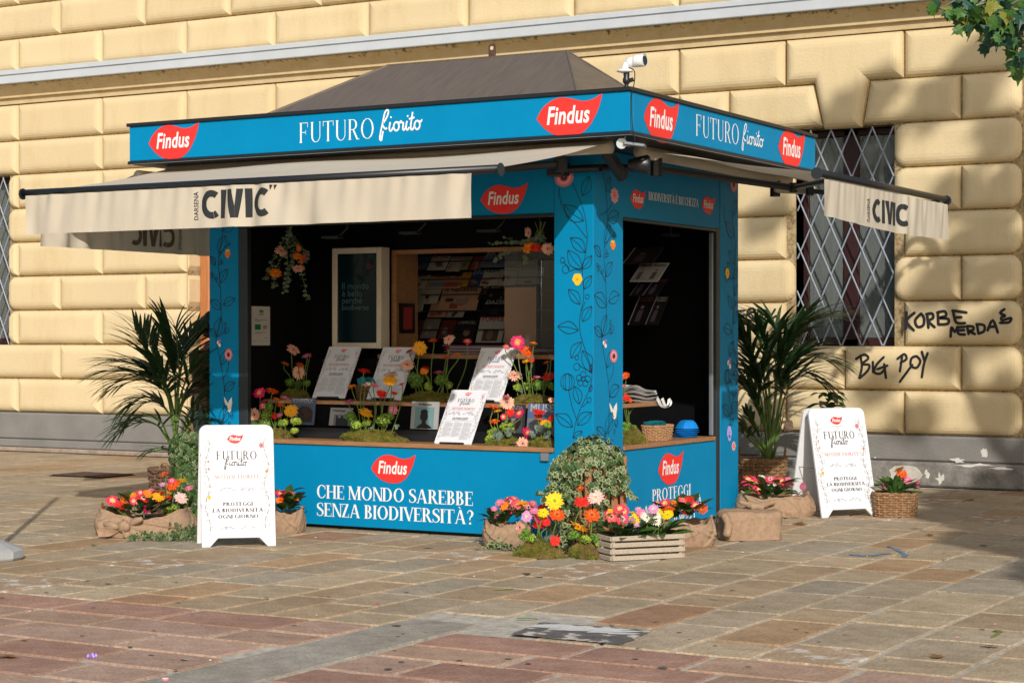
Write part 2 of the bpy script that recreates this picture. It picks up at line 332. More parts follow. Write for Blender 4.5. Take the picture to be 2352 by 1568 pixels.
# ------------------------------------------------------------ ground
JOINT = mat('mortar', (.50, .45, .37), .95, .3, 14, .5, 120, .1)
gm = MB(); gm.quad((-90, -40, -.012), (90, -40, -.012), (90, 200, -.012), (-90, 200, -.012))
obj('ground', gm, JOINT, kind='structure')
def slabmat(name, c, c2, spots=0):
    m = mat(name, c, .72, .12, 7, .5, 38, .28, rgb2=c2, objvar=.10, contrast=1.0)
    n = m.node_tree.nodes; L = m.node_tree.links.new; b = n['Principled BSDF']; src = b.inputs['Base Color'].links[0].from_socket
    tc = [k for k in n if k.type == 'TEX_COORD'][0]
    nz = n.new('ShaderNodeTexNoise'); nz.inputs['Scale'].default_value = 55; nz.inputs['Detail'].default_value = 8; nz.inputs['Roughness'].default_value = .75; L(tc.outputs['Object'], nz.inputs['Vector'])
    rp = n.new('ShaderNodeValToRGB'); rp.color_ramp.elements[0].position = .36; rp.color_ramp.elements[1].position = .56
    rp.color_ramp.elements[0].color = (.6, .57, .54, 1); rp.color_ramp.elements[1].color = (1, 1, 1, 1)
    mx = n.new('ShaderNodeMix'); mx.data_type = 'RGBA'; mx.blend_type = 'MULTIPLY'; mx.inputs[0].default_value = .75
    L(nz.outputs[0], rp.inputs[0]); L(src, mx.inputs[6]); L(rp.outputs[0], mx.inputs[7]); out = mx.outputs[2]
    # broad stains of wear, in world metres
    geo = n.new('ShaderNodeNewGeometry'); n2 = n.new('ShaderNodeTexNoise'); n2.inputs['Scale'].default_value = 1.3; n2.inputs['Detail'].default_value = 6; L(geo.outputs['Position'], n2.inputs['Vector'])
    r2 = n.new('ShaderNodeValToRGB'); r2.color_ramp.elements[0].position = .38; r2.color_ramp.elements[1].position = .6
    r2.color_ramp.elements[0].color = (.8, .78, .75, 1); r2.color_ramp.elements[1].color = (1, 1, 1, 1); L(n2.outputs[0], r2.inputs[0])
    m2 = n.new('ShaderNodeMix'); m2.data_type = 'RGBA'; m2.blend_type = 'MULTIPLY'; m2.inputs[0].default_value = .8; L(out, m2.inputs[6]); L(r2.outputs[0], m2.inputs[7]); out = m2.outputs[2]
    if spots:
        vo = n.new('ShaderNodeTexNoise'); vo.inputs['Scale'].default_value = 7; vo.inputs['Detail'].default_value = 7; L(tc.outputs['Object'], vo.inputs['Vector'])
        r3 = n.new('ShaderNodeValToRGB'); r3.color_ramp.elements[0].position = .54; r3.color_ramp.elements[1].position = .6; r3.color_ramp.elements[0].color = (0, 0, 0, 1); L(vo.outputs[0], r3.inputs[0])
        m3 = n.new('ShaderNodeMix'); m3.data_type = 'RGBA'; m3.inputs[7].default_value = (.6, .54, .47, 1); L(r3.outputs[0], m3.inputs[0]); L(out, m3.inputs[6]); out = m3.outputs[2]
    L(out, b.inputs['Base Color']); return m
SM = [slabmat('slab_grey', (0.422, 0.334, 0.229), (0.560, 0.448, 0.310)), slabmat('slab_brown', (0.422, 0.304, 0.187), (0.550, 0.406, 0.253)), slabmat('slab_tan', (0.459, 0.355, 0.229), (0.606, 0.478, 0.316)),
      slabmat('slab_ochre', (0.441, 0.285, 0.160), (0.578, 0.385, 0.222)), slabmat('slab_bluegrey', (0.374, 0.317, 0.236), (0.505, 0.427, 0.316)), slabmat('slab_flaked', (0.430, 0.304, 0.191), (0.560, 0.401, 0.257), 1),
      slabmat('slab_rust', (0.424, 0.243, 0.140), (0.545, 0.325, 0.192))]
SR = [slabmat('porphyry_red', (0.394, 0.223, 0.158), (0.511, 0.302, 0.221)), slabmat('porphyry_pink', (0.462, 0.298, 0.217), (0.593, 0.400, 0.299)), slabmat('porphyry_brown', (0.435, 0.277, 0.192), (0.553, 0.369, 0.262))]
GRAN = slabmat('granite_grey', (0.347, 0.311, 0.259), (0.507, 0.451, 0.372)); BASALT = slabmat('basalt_dark', (0.134, 0.128, 0.118), (0.266, 0.244, 0.221), 1)
slabs = []   # x0,y0,x1,y1,material,irregularity
def vis(x, y):
    d = Vector((x, y, 0)); f = d.dot(FW); return f > 3 and abs(d.dot(RT)/f) < .40
YB = 8.87
# mixed stone field: courses running away from the square towards the wall
x = -24.0; rnd = random.Random(11)
while x < 3.5:
    wd = rnd.choice((.38, .42, .46, .52, .44)); y = YB + rnd.uniform(-.0, .0); first = True
    while y < 20.05:
        l = rnd.uniform(.5, .95)*(1.4 if x < -10 and y > 13.5 else 1)
        if first: l = rnd.uniform(.35, 1.0); first = False
        y1 = min(y+l, 20.06)
        if 20.06-y1 < .3: y1 = 20.06
        if vis(x+wd/2, (y+y1)/2) or vis(x, y) or vis(x+wd, y1):
            far = (y+y1)/2 > 13 and x < -10
            k = rnd.choices(range(7), (36, 15, 24, 6, 13, 4, 1.5) if not far else (40, 12, 38, 6, 2, 1, 0))[0]
            slabs.append((x, y, x+wd, y1, SM[k]))
        y = y1
    x += wd
# foreground red porphyry in courses parallel to the wall, cut by a granite band
y = YB
slabs = [s for s in slabs if not (s[0] < -5.5 and s[2] > -5.95 and s[1] < 9.2)]
while y > 3.0:
    h = rnd.choice((.38, .42, .46)); y0 = y-h; x = -14+rnd.uniform(-.6, 0)
    while x < 1.5:
        l = rnd.uniform(.65, 1.05); x1 = x+l
        for a, b in ((x, min(x1, -5.97)), (max(x, -5.47), x1)):
            if b-a > .12 and not (a < -5.97 and b > -5.97) and vis((a+b)/2, (y0+y)/2) : slabs.append((a, y0, b, y, rnd.choice(SR)))
        x = x1
    y = y0
y = 9.22
while y > 3: slabs.append((-5.97, y-2.6, -5.47, y, GRAN)); y -= 2.6
pav = obj('pavement', MB().quad((-24, 3, -.0095), (3.4, 3, -.0095), (3.4, 20, -.0095), (-24, 20, -.0095)), JOINT, kind='structure')
def slabmesh(x0, y0, x1, y1, rnd, gk=1):
    g = rnd.uniform(.012, .024)*gk; cx, cy = (x0+x1)/2, (y0+y1)/2; hx, hy = (x1-x0)/2-g, (y1-y0)/2-g; top = rnd.uniform(-.0015, .0025)
    c = []
    n = 3
    for sx, sy, ex, ey in ((-1, -1, 1, 0), (1, -1, 0, 1), (1, 1, -1, 0), (-1, 1, 0, -1)):
        for k in range(n):
            t = k/n; px = sx*hx+ex*2*hx*t; py = sy*hy+ey*2*hy*t; j = .009 if k else .006
            if k == 0: px *= 1-.012; py *= 1-.012
            c.append((px+rnd.uniform(-j, j), py+rnd.uniform(-j, j)))
    tl = [rnd.uniform(-.0012, .0012) for _ in range(2)]
    N = len(c); m = MB()
    vs = [Vector((a, b, -.02)) for a, b in c]+[Vector((a, b, top-.003+tl[0]*a)) for a, b in c]+[Vector((a*.985, b*.985, top+tl[0]*a)) for a, b in c]
    fs = [(i, (i+1) % N, N+(i+1) % N, N+i) for i in range(N)]+[(N+i, N+(i+1) % N, 2*N+(i+1) % N, 2*N+i) for i in range(N)]+[tuple(range(2*N, 3*N))]
    return m.add(vs, fs), (cx, cy)
slabs.sort(key=lambda s: FD(((s[0]+s[2])/2, (s[1]+s[3])/2, 0))+ (50 if not vis((s[0]+s[2])/2, (s[1]+s[3])/2) or abs(Vector(((s[0]+s[2])/2, (s[1]+s[3])/2, 0)).dot(RT)/Vector(((s[0]+s[2])/2, (s[1]+s[3])/2, 0)).dot(FW)) > .3 else 0))
rest = {}; cnt = 0
for (x0, y0, x1, y1, m_) in slabs:
    if x0 < -4.2 and x1 > -5.28 and y0 < 9.45 and y1 > 8.9: m_ = SM[0]
    mb, c = slabmesh(x0, y0, x1, y1, rnd, 1.35 if m_ in SR else 1)
    if cnt < 296: inst('paving_slab', mesh('paving_slab', mb, [m_]), pav, T(c[0], c[1], 0)); cnt += 1
    else: rest.setdefault(m_.name, []).append((mb, c))
mb = MB(); ms = []
for k, lst in rest.items():
    ms.append(MATS[k])
    for m_, c in lst: mb.join(m_, T(c[0], c[1], 0), len(ms)-1)
if ms: obj('distant_paving_slabs', mb, ms, pav, kind='stuff')
# dark slab worn white, flush in the paving, and chalk marks
def patch(name, pts, m_, z=.0062, j=.012, n=6, parent=None, **kw):
    P = []; r = random.Random(len(pts)*7+int(abs(pts[0][0])*100))
    for i in range(len(pts)):
        a = Vector(pts[i]); b = Vector(pts[(i+1) % len(pts)])
        for k in range(n): q = a.lerp(b, k/n); P.append((q.x+r.uniform(-j, j), q.y+r.uniform(-j, j), z))
    return obj(name, MB().add(P, [tuple(range(len(P)))]), m_, parent, **kw)
g = lambda x, y: tuple(PG(*zc((1280, 1700, 1.823), x, y)))[:2]
patch('dark_paving_slab', [g(1160, 1240), g(1375, 1158), g(2135, 1216), g(1915, 1312)], BASALT, parent=pav)
WORN = mat('worn_white_paint', (.66, .64, .6), .8, .15, 20)
rr = random.Random(5); mb = MB()
for i in range(46):
    t = rr.random(); cx = 1390+t*560; cy = 1185+t*42+rr.uniform(-13, 13); q = []
    for k in range(7):
        a = 2*math.pi*k/7; q.append((*g(cx+math.cos(a)*rr.uniform(60, 150), cy+math.sin(a)*rr.uniform(2.5, 7)), .0072+i*.00003))
    mb.add(list(reversed(q)), [tuple(range(7))])
obj('worn_paint_mark', mb, WORN, pav, kind='stuff')
CHALK = mat('blue_chalk', (.16, .25, .36), .9, .3, 30); mb = MB()
for i in range(16):
    t = i/15; cx, cy = (1160+t*260, 694+8*math.sin(t*9)) if i < 8 else (1400+120*math.sin((t-.5)*3.1), 632+75*(t-.5)*2)
    if i < 8: cx = 1160+t*2*260
    q = [(*tuple(PG(*zc((2560, 1700, 1.823), cx+math.cos(2*math.pi*k/6)*rr.uniform(14, 34), cy+math.sin(2*math.pi*k/6)*rr.uniform(2, 7))))[:2], .0066+i*.00004) for k in range(6)]
    mb.add(list(reversed(q)), [tuple(range(6))])
obj('chalk_mark', mb, CHALK, pav, kind='stuff')
# ------------------------------------------------------------ the yellow building
YW = 20.32     # face of the wall
bld = thing('yellow_building', 'yellow plastered building with rusticated block wall, grey cornice and barred windows', 'building', (-11, YW, 0))
DEP = .09
back = MB()
WX0, WX1 = -8.0, -6.84      # right window opening
LW0, LW1 = -22.2, -20.18    # left window opening
D0, D1 = -16.87, -15.3      # doorway
ROW = [.55+.4925*k for k in range(9)]   # row lines up to 4.49
TOP = 5.02
Yb = YW+DEP
def wallbox(x0, x1, z0, z1): back.box(x0, Yb, z0, x1, Yb+.5, z1)
EX0, EX1 = -25.5, -5.42
wallbox(LW1, D0, 0, 3.99); wallbox(D1, WX0, 0, 3.99); wallbox(WX1, EX1, 0, 3.99); wallbox(EX0, LW0, 0, 3.99)
wallbox(LW0, LW1, 0, 1.5); wallbox(WX0, WX1, 0, 1.5); wallbox(EX0, EX1, 3.992, 8.6)
back.box(EX1+.002, Yb+.12, 0, -2.5, Yb+.6, 8.6)
obj('wall_backing', back, GRIME, bld)
def block(poly, rounded=None, dep=DEP, y0=Yb, bev=.095):
    """cushion block: outline (x,z) counter-clockwise, offset inwards while it swells out of the wall"""
    n = len(poly); out = []
    def inset(d):
        res = []
        for i in range(n):
            p0 = Vector(poly[i-1]); p1 = Vector(poly[i]); p2 = Vector(poly[(i+1) % n])
            e1 = (p1-p0).normalized(); e2 = (p2-p1).normalized(); n1 = Vector((-e1.y, e1.x)); n2 = Vector((-e2.y, e2.x))
            k = 1+n1.dot(n2); res.append(p1+(n1+n2)*(d/max(k, .35)))
        return res
    prof = [(.004, 0), (.010, .035), (.028, .066), (.058, .09), (.09, .101), (.125, .105)]
    m = MB(); vs = []
    for d, q in prof:
        for p in (inset(d) if rounded is None else [Vector(w_) for w_ in rpoly(rounded[0]+d, rounded[1]-d, rounded[2]+d, rounded[3]-d, rounded[4] and max(rounded[4]-d, .012), rounded[5] and max(rounded[5]-d, .012))]): vs.append(Vector((p.x, y0-q*dep/.105, p.y)))
    fs = []
    for i in range(len(prof)-1):
        for k in range(n):
            k2 = (k+1) % n; fs.append((i*n+k, i*n+k2, (i+1)*n+k2, (i+1)*n+k))
    fs.append(tuple(range((len(prof)-1)*n, len(prof)*n)))
    return m.add(vs, fs)
def rpoly(x0, x1, z0, z1, rl=0, rr_=0):
    q = []
    def corner(cx, cz, r, a0):
        if r <= 0: q.append((cx, cz)); return
        for k in range(5):
            a = R_(a0+22.5*k); sx = 1 if a0 in (270, 0) else -1; sz = 1 if a0 in (0, 90) else -1
            q.append((cx-sx*r+r*math.cos(a), cz-sz*r+r*math.sin(a)))
    corner(x0, z0, rl, 180); corner(x1, z0, rr_, 270); corner(x1, z1, rr_, 0); corner(x0, z1, rl, 90)
    return q
def addblock(x0, x1, z0, z1, rl=0, rr_=0, **kw):
    rl *= 1.25; rr_ *= 1.25; mb = block(rpoly(x0, x1, z0, z1, rl, rr_), rounded=(x0, x1, z0, z1, rl, rr_), **kw); obj('stone_block', mb, YEL, bld, smooth=False)
J1 = [-24.5, -22.98, -21.5, -19.98, -18.38, -16.86, -15.35, -13.85, -12.35, -10.85, -9.45, -8.11, -6.72, EX1]
J2 = [-25.2, -23.7, -22.2, -20.75, -19.17, -17.6, -16.1, -14.6, -13.1, -11.6, -10.1, -8.82, -7.46, -6.08, EX1]
rnd = random.Random(3)
for k in range(8):
    z0, z1 = ROW[k]+.004, ROW[k+1]-.004
    J = J1 if k in (0, 2, 4, 6) else J2
    if k == 7: J = J1
    if k == 0: J = J1
    if k == 1: J = [-25.2, -23.7, -22.2, -20.75, -19.17, -17.6, -16.1, -14.6, -13.1, -11.6, -10.1, -8.75, -7.41, -6.08, EX1]
    if k in (3, 5): J = [j for j in J2]
    if k in (2, 4, 6) : J = [j for j in J1]
    if k == 6: J = [-24.5, -22.98, -21.5, -19.98, -18.38, -16.86, -15.35, -13.85, -12.35, -10.85, -9.45, WX0, WX1, EX1]
    for a, b in zip(J[:-1], J[1:]):
        segs = [(a+.003, b-.003)]
        if 2 <= k <= 6:
            for (o0, o1) in ((LW0, LW1), (D0, D1), (WX0, WX1)):
                ns = []
                for (s0, s1) in segs:
                    if s1 <= o0 or s0 >= o1: ns.append((s0, s1)); continue
                    if s0 < o0: ns.append((s0, o0))
                    if s1 > o1: ns.append((o1, s1))
                segs = ns
        elif k < 2:
            ns = []
            for (s0, s1) in segs:
                if s1 <= D0 or s0 >= D1: ns.append((s0, s1)); continue
                if s0 < D0: ns.append((s0, D0))
                if s1 > D1: ns.append((D1, s1))
            segs = ns
        for (s0, s1) in segs:
            if s1-s0 < .14: continue
            if k == 7 and s0 > -9.5: continue
            ol = any(abs(s0-e) < .02 for e in (LW1, WX1)) ; orr = any(abs(s1-e) < .02 for e in (LW0, WX0, EX1-.003)); dl = abs(s1-D0) < .02
            if k in (5, 3) and WX1-.02 < s0 < WX1+.02 : pass
            if k in (3,) and s0 > WX1-.1 and False: pass
            addblock(s0, s1, z0, z1, .11 if ol else 0, .11 if (orr or abs(s1-EX1) < .02) else 0)
            if dl:    # the block returns into the doorway
                mb = MB(); c = .07; x1 = D0+.0; m0, m1 = z0, z1
                prof = [(.0, m0+.0), (.055, m0+.03), (.085, m0+.09), (.085, m1-.09), (.055, m1-.03), (0, m1)]
                vs = []
                for yy in (YW+.09, YW+.42):
                    for q, zz in prof: vs.append((x1+q-.055, yy, zz))
                fs = [(i, i+1, 7+i, 6+i) for i in range(5)]+[(5, 4, 3, 2, 1, 0)]
                mb.add(vs, fs); obj('stone_block', mb, YEL, bld)
# row under the cornice with keystone over the right window
z7, z8 = ROW[7], ROW[8]
kx = [PY(1867, 262, YW).x, PY(1889, 300, YW).x, PY(1976, 292, YW).x, PY(1993, 262, YW).x]
addblock(-9.45, -8.82, z7+.004, z8-.004)
obj('stone_block', block([(-8.81, z7+.004), (kx[1]-.01, z7+.004), (kx[0]-.01, z8-.004), (-8.81, z8-.004)]), YEL, bld)
obj('stone_block', block([(kx[2]+.01, z7+.004), (-6.085, z7+.004), (-6.085, z8-.004), (kx[3]+.01, z8-.004)]), YEL, bld)
addblock(-6.075, EX1, z7+.004, z8-.004, 0, .11)
obj('keystone', block([(kx[1], z7-.03), (kx[2], z7-.03), (kx[3], z8+.004), (-6.725, z8+.004), (-6.725, TOP-.004), (-8.105, TOP-.004), (-8.105, z8+.004), (kx[0], z8+.004)], dep=.125), YEL, bld)
for a, b in zip(J2[:-1], J2[1:]):
    pass
JT = [-24.5, -22.98, -21.5, -19.98, -18.38, -16.86, -15.35, -13.85, -12.35, -10.85, -9.45, -8.11]
for a, b in zip(JT[:-1], JT[1:]): addblock(a+.003, b-.003, z8+.004, TOP-.004)
addblock(-6.717, EX1, z8+.004, TOP-.004, 0, 0)
for z0, z1, J in ((5.49, 5.97, J1), (5.978, 6.46, J2), (6.468, 6.95, J1), (6.958, 7.44, J2), (7.448, 7.93, J1)):
    for a, b in zip(J[:-1], J[1:]): addblock(a+.003, b-.003, z0, z1)
# strip of blocks beyond the corner of the projecting bay
for k in range(9): addblock(EX1+.03, -2.9, (ROW+[TOP])[k]+.004, (ROW+[TOP])[k+1]-.004, .1, 0, y0=Yb+.12)
# cornice with its stained cove
mb = MB()
def extr(prof, x0, x1, mi, mbb=mb):
    n = len(prof); vs = [(x, y, z) for x in (x0, x1) for y, z in prof]
    mbb.add(vs, [(i, i+1, n+i+1, n+i) for i in range(n-1)], mi)
    mbb.add([(x1, y, z) for y, z in prof], [tuple(range(n))], mi)
extr([(YW+.09, TOP), (YW+.03, TOP), (YW+.02, 5.1), (YW-.03, 5.105), (YW-.03, 5.13), (YW-.06, 5.17), (YW-.11, 5.22), (YW-.17, 5.25), (YW-.18, 5.275)], EX0, EX1+.15, 0)
COVE = mat('stained_cove', (.60, .45, .24), .9, .1, 6, .2, 40, .1, rgb2=(.62, .49, .3))
n = COVE.node_tree.nodes; L = COVE.node_tree.links.new; b = n['Principled BSDF']; src = b.inputs['Base Color'].links[0].from_socket
geo = n.new('ShaderNodeNewGeometry'); sx = n.new('ShaderNodeSeparateXYZ'); L(geo.outputs['Position'], sx.inputs[0])
n1 = n.new('ShaderNodeTexNoise'); n1.inputs['Scale'].default_value = 14; n1.inputs['Detail'].default_value = 8; n1.inputs['Roughness'].default_value = .75; L(geo.outputs['Position'], n1.inputs['Vector'])
mr = n.new('ShaderNodeMapRange'); mr.inputs[1].default_value = 5.13; mr.inputs[2].default_value = 5.27; mr.inputs[3].default_value = -.13; mr.inputs[4].default_value = .06; L(sx.outputs[2], mr.inputs[0])
ad = n.new('ShaderNodeMath'); L(n1.outputs[0], ad.inputs[0]); L(mr.outputs[0], ad.inputs[1])
rp = n.new('ShaderNodeValToRGB'); rp.color_ramp.elements[0].position = .56; rp.color_ramp.elements[1].position = .66; L(ad.outputs[0], rp.inputs[0])
mx = n.new('ShaderNodeMix'); mx.data_type = 'RGBA'; mx.inputs[7].default_value = (.13, .085, .045, 1); L(rp.outputs[0], mx.inputs[0]); L(src, mx.inputs[6]); L(mx.outputs[2], b.inputs['Base Color'])
obj('cornice_cove', mb, COVE, bld)
mb = MB(); extr([(YW-.17, 5.277), (YW-.24, 5.277), (YW-.245, 5.285), (YW-.245, 5.385), (YW-.225, 5.39), (YW-.225, 5.402), (YW-.25, 5.405), (YW-.25, 5.46), (YW-.24, 5.468), (YW+.1, 5.5)], EX0, EX1+.2, 0, mb)
obj('cornice_ledge', mb, CORN, bld)
mb = MB(); mb.box(EX0, YW-.2, 5.386, EX1+.15, YW-.221, 5.404); obj('cornice_drip_groove', mb, BLACKM, bld)
# plinth: upper grey course, lower step, kerb stone
mb = MB(); mb.cbox(EX0, YW-.05, .17, D0-.02, Yb+.02, .548, .02); obj('plinth_course', mb, GREYP, bld)
mb = MB(); mb.cbox(D1+.02, YW-.05, .27, EX1+.06, Yb+.02, .548, .02); obj('plinth_course', mb, GREYP, bld)
mb = MB(); mb.cbox(EX1+.064, YW+.08, .27, -2.6, Yb+.14, .548, .02); obj('plinth_course', mb, GREYP, bld)
PL2 = mat('peeling_plinth', (.17, .16, .15), .95, .3, 6, .5, 25, .15, rgb2=(.3, .28, .25)); KERB = mat('kerb_stone', (.32, .25, .19), .9, .25, 14, .4, 40, .2)
mb = MB(); mb.cbox(D1+.02, YW-.12, .0, EX1+.08, Yb+.02, .268, .02); obj('plinth_step', mb, PL2, bld)
mb = MB(); mb.cbox(EX1+.084, YW+.02, .0, -2.6, Yb+.14, .268, .02); obj('plinth_step', mb, PL2, bld)
mb = MB(); mb.cbox(EX0, YW-.09, .06, D0-.02, Yb+.02, .168, .012); obj('plinth_step', mb, GREYP, bld)
mb = MB(); mb.cbox(EX0, YW-.2, .0, D0-.02, Yb+.02, .058, .012); obj('kerb_stone', mb, KERB, bld)
# peeled paint on the plinth
PEEL = mat('bare_render', (.5, .46, .4), .95, .2, 12); PEELW = mat('white_residue', (.6, .58, .54), .95, .2, 12)
def wallpatch(name, px, py, rx, ry, m_, Y, seed, n=14, jag=.45):
    r = random.Random(seed); q = []
    for k in range(n):
        a = 2*math.pi*k/n; f = 1-jag*r.random(); p = PY(px+rx*f*math.cos(a), py-ry*f*math.sin(a), Y); q.append(p)
    return obj(name, MB().add(q, [tuple(range(n))]), m_, bld)
wallpatch('bare_plaster_patch', 2080, 1090, 42, 26, PEEL, YW-.1225, 3, jag=.25)
for i, (px, py, rx, ry) in enumerate(((2160, 1098, 14, 16), (2240, 1068, 60, 6), (2200, 1056, 26, 8), (2300, 1076, 45, 4), (2130, 1088, 8, 14), (1740, 1074, 12, 14), (1765, 1096, 16, 12))): wallpatch('bare_plaster_patch', px, py, rx, ry, PEELW, YW-.1225, i+9, jag=.8)
for i, (px, py, rx, ry) in enumerate(((1955, 1022, 8, 9), (1912, 1038, 18, 17), (2260, 1040, 9, 16), (1726, 1020, 9, 10), (275, 985, 5, 2), (383, 1010, 3, 3), (2010, 1050, 3, 3))): wallpatch('bare_plaster_patch', px, py, rx, ry, PEELW if i != 1 else PEEL, YW-.0525, i+30, jag=.5)
wallpatch('broken_plaster_patch', 1812, 982, 12, 22, mat('broken_plaster', (.2, .13, .08), .95, .4, 40, .6, 60), YW-.003, 77, jag=.25)
# soot and chipped specks along the joints, dirt and gum on the paving
rr = random.Random(31); mb = MB()
for i in range(1500):
    z = rr.choice(ROW[1:]+[5.97, 6.46, 6.95]); x = rr.uniform(-22, -5.6); l = rr.uniform(.006, .035); h = rr.uniform(.002, .006); 
    if (WX0-.02 < x < WX1 or LW0 < x < LW1 or D0 < x < D1) and 1.5 < z < 3.9: continue
    y_ = Yb-.042; mb.add([(x-l, y_, z), (x-l*.3, y_, z-h), (x+l*.6, y_-.002, z-h*.8), (x+l, y_, z+h*.3), (x, y_, z+h)], [(0, 1, 2, 3, 4)])
obj('joint_specks', mb, mat('soot', (.10, .065, .035), .95, .4, 30), bld, kind='stuff')
mb = MB()
for i in range(300):
    D = 9.2+11*rr.random()**1.3; u = rr.uniform(-.27, .28); q = PD(CX+u*FPX, CY, D); r0 = rr.uniform(.006, .022)*(2 if rr.random() < .12 else 1); n_ = 7; ph_ = rr.uniform(0, 6); el = rr.uniform(.5, 1)
    mb.add([(q.x+r0*math.cos(2*math.pi*k/n_)*rr.uniform(.6, 1.1), q.y+r0*el*math.sin(2*math.pi*k/n_)*rr.uniform(.6, 1.1), .0052+i*.000004) for k in range(n_)], [tuple(range(n_))], 0 if rr.random() < .8 else 1)
obj('paving_stains', mb, [mat('gum_stain', (.13, .11, .09), .9, .3, 20), mat('pale_stain', (.5, .46, .4), .9, .2, 20)], pav, kind='stuff')
# windows with lattice grilles
WIN = mat('window_wood', (.035, .012, .012), .45, .2, 8); GLASS = mat('window_glass', (.05, .065, .06), .06, .25, 1.2, spec=.6, rgb2=(.022, .028, .03)); BARM = mat('grille_paint', (.25, .28, .33), .45, .08, 10, spec=.5)
CURT = mat('curtain', (.035, .038, .03), .9, .25, 3, stretch=(9, 9, .4))
def window(x0, x1, z0, z1, seed):
    f = obj('window', MB().box(x0, YW+.38, z0, x1, YW+.44, z1), WIN, bld)
    for a, b, c, d in ((x0, x0+.07, z0, z1), (x1-.07, x1, z0, z1), (x0, x1, z0, z0+.1), (x0, x1, z1-.08, z1), ((x0+x1)/2-.09, (x0+x1)/2+.09, z0, z1)):
        mb = MB(); mb.cbox(a, YW+.3, c+.001, b, YW+.378, d-.001, .01); obj('window_frame', mb, WIN, f)
    for a, b in ((x0+.07, (x0+x1)/2-.09), ((x0+x1)/2+.09, x1-.07)):
        obj('pane', MB().quad((a, YW+.345, z0+.1), (b, YW+.345, z0+.1), (b, YW+.345, z1-.08), (a, YW+.345, z1-.08)), mat('window_pane', (.55, .6, .58), .03, 0, trans=.8, spec=.3), f)
        mb = MB(); n = 26; pts = [(a+(b-a)*i/n, YW+.366+.008*math.sin(i*1.35+seed)) for i in range(n+1)]
        mb.add([(p, q, z) for z in (z0+.1, z1-.08) for p, q in pts], [(i, i+1, n+2+i, n+1+i) for i in range(n)]); obj('curtain', mb, CURT, f, smooth=True)
    obj('window_sill', MB().cbox(x0-.02, YW+.03, z0-.05, x1+.02, YW+.46, z0-.002, .01), YEL, f)
    for xx in (x0, x1): obj('window_reveal', MB().box(xx-(.3 if xx == x0 else 0), YW+.0+.095, z0, xx+(.3 if xx == x1 else 0), YW+.46, z1), YEL, f)
    # diagonal bars
    dx = .243; sl_ = (PY(1843, 790, YW).z-PY(1830, 300, YW).z); zh = .56
    k = -12
    bars = []
    for sgn in (1, -1):
        for k in range(-14, 20):
            xb = x0+.05+k*dx; pts = []
            # line: x = xb + sgn*(z-z0)*dx/zh*.. clipped to the opening
            s = sgn*dx/zh*1.03
            za, zb = z0+.01, z1-.01
            xa, xc = xb+s*(za-z0), xb+s*(zb-z0)
            lo, hi = za, zb
            if s > 0: lo = max(lo, z0+(x0+.01-xb)/s); hi = min(hi, z0+(x1-.01-xb)/s)
            else: lo = max(lo, z0+(x1-.01-xb)/s); hi = min(hi, z0+(x0+.01-xb)/s)
            if hi-lo > .05: bars.append(((xb+s*(lo-z0), lo), (xb+s*(hi-z0), hi), sgn))
    for (a, b, sgn) in bars:
        y_ = YW+.1+(.008 if sgn > 0 else -.008); mb = MB(); mb.tube([(a[0], y_, a[1]), (b[0], y_, b[1])], .0095, 6); obj('grille_bar', mb, BARM, f)
window(WX0, WX1, 1.525, 3.985, 1); window(LW0, LW1, 1.525, 3.985, 4)
# wooden door in its recess
DW = mat('door_wood', (.42, .16, .055), .5, .3, 5, .1, 40, stretch=(12, 12, .6))
dr = obj('door', MB().box(D0+.2, YW+.46, 0.1, D1, YW+.52, 3.985), DW, bld)
obj('door_frame', MB().cbox(D0+.03, YW+.3, .1, D0+.2, YW+.5, 3.98, .02), DW, bld)
for i in range(4): obj('door_panel', MB().cbox(D0+.3, YW+.42, .3+i*.9, D1-.15, YW+.458, 1.05+i*.9, .02), DW, dr)
obj('door_step', MB().cbox(D0, YW+.0, 0, D1, YW+.55, .1, .01), KERB, bld)
obj('door_soffit', MB().box(D0-.02, YW+.1, 3.99, D1+.02, YW+.55, 4.02), YEL, bld)
# graffiti sprayed on the blocks
def graffiti(name, strokes, zm, wpx, parent, Y=YW-.0035):
    fr = Frame((-6, Y, 0), (1, 0, 0), (0, 0, 1)); pr = Print(fr, 0, .0002)
    for st in strokes:
        q = [fr.uv(*zc(zm, a, b)) for a, b in st]; pr.line(q, 1.35*wpx/zm[2]/1.63265*21/FPX, 0, smooth=4)
        for e in (q[0], q[-1]): pr.ell(*e, wpx/zm[2]/1.63265*21/FPX*.62, wpx/zm[2]/1.63265*21/FPX*.62, 0, n=10)
    return pr.build(name, [mat('spray_paint', (.018, .017, .02), .6, .2, 30)], parent)
z6 = (2560, 860, 1.823)
graffiti('graffiti', [[(1530, 565), (1524, 680)], [(1585, 570), (1530, 625), (1580, 690)], [(1630, 575), (1590, 620), (1605, 665), (1645, 655), (1650, 605), (1630, 575)],
    [(1672, 590), (1680, 672)], [(1665, 580), (1705, 575), (1712, 605), (1682, 628), (1722, 668)], [(1745, 572), (1748, 650)], [(1740, 568), (1790, 560), (1800, 590), (1755, 605), (1815, 612), (1810, 645), (1750, 650)],
    [(1850, 560), (1870, 635), (1930, 640)], [(1845, 555), (1940, 568)], [(1858, 602), (1905, 600)], ], z6, 15, bld)
graffiti('graffiti', [[(2200, 545), (2170, 570), (2205, 590), (2180, 600), (2185, 620), (2245, 605), (2230, 635), (2170, 638)]], z6, 14, bld)
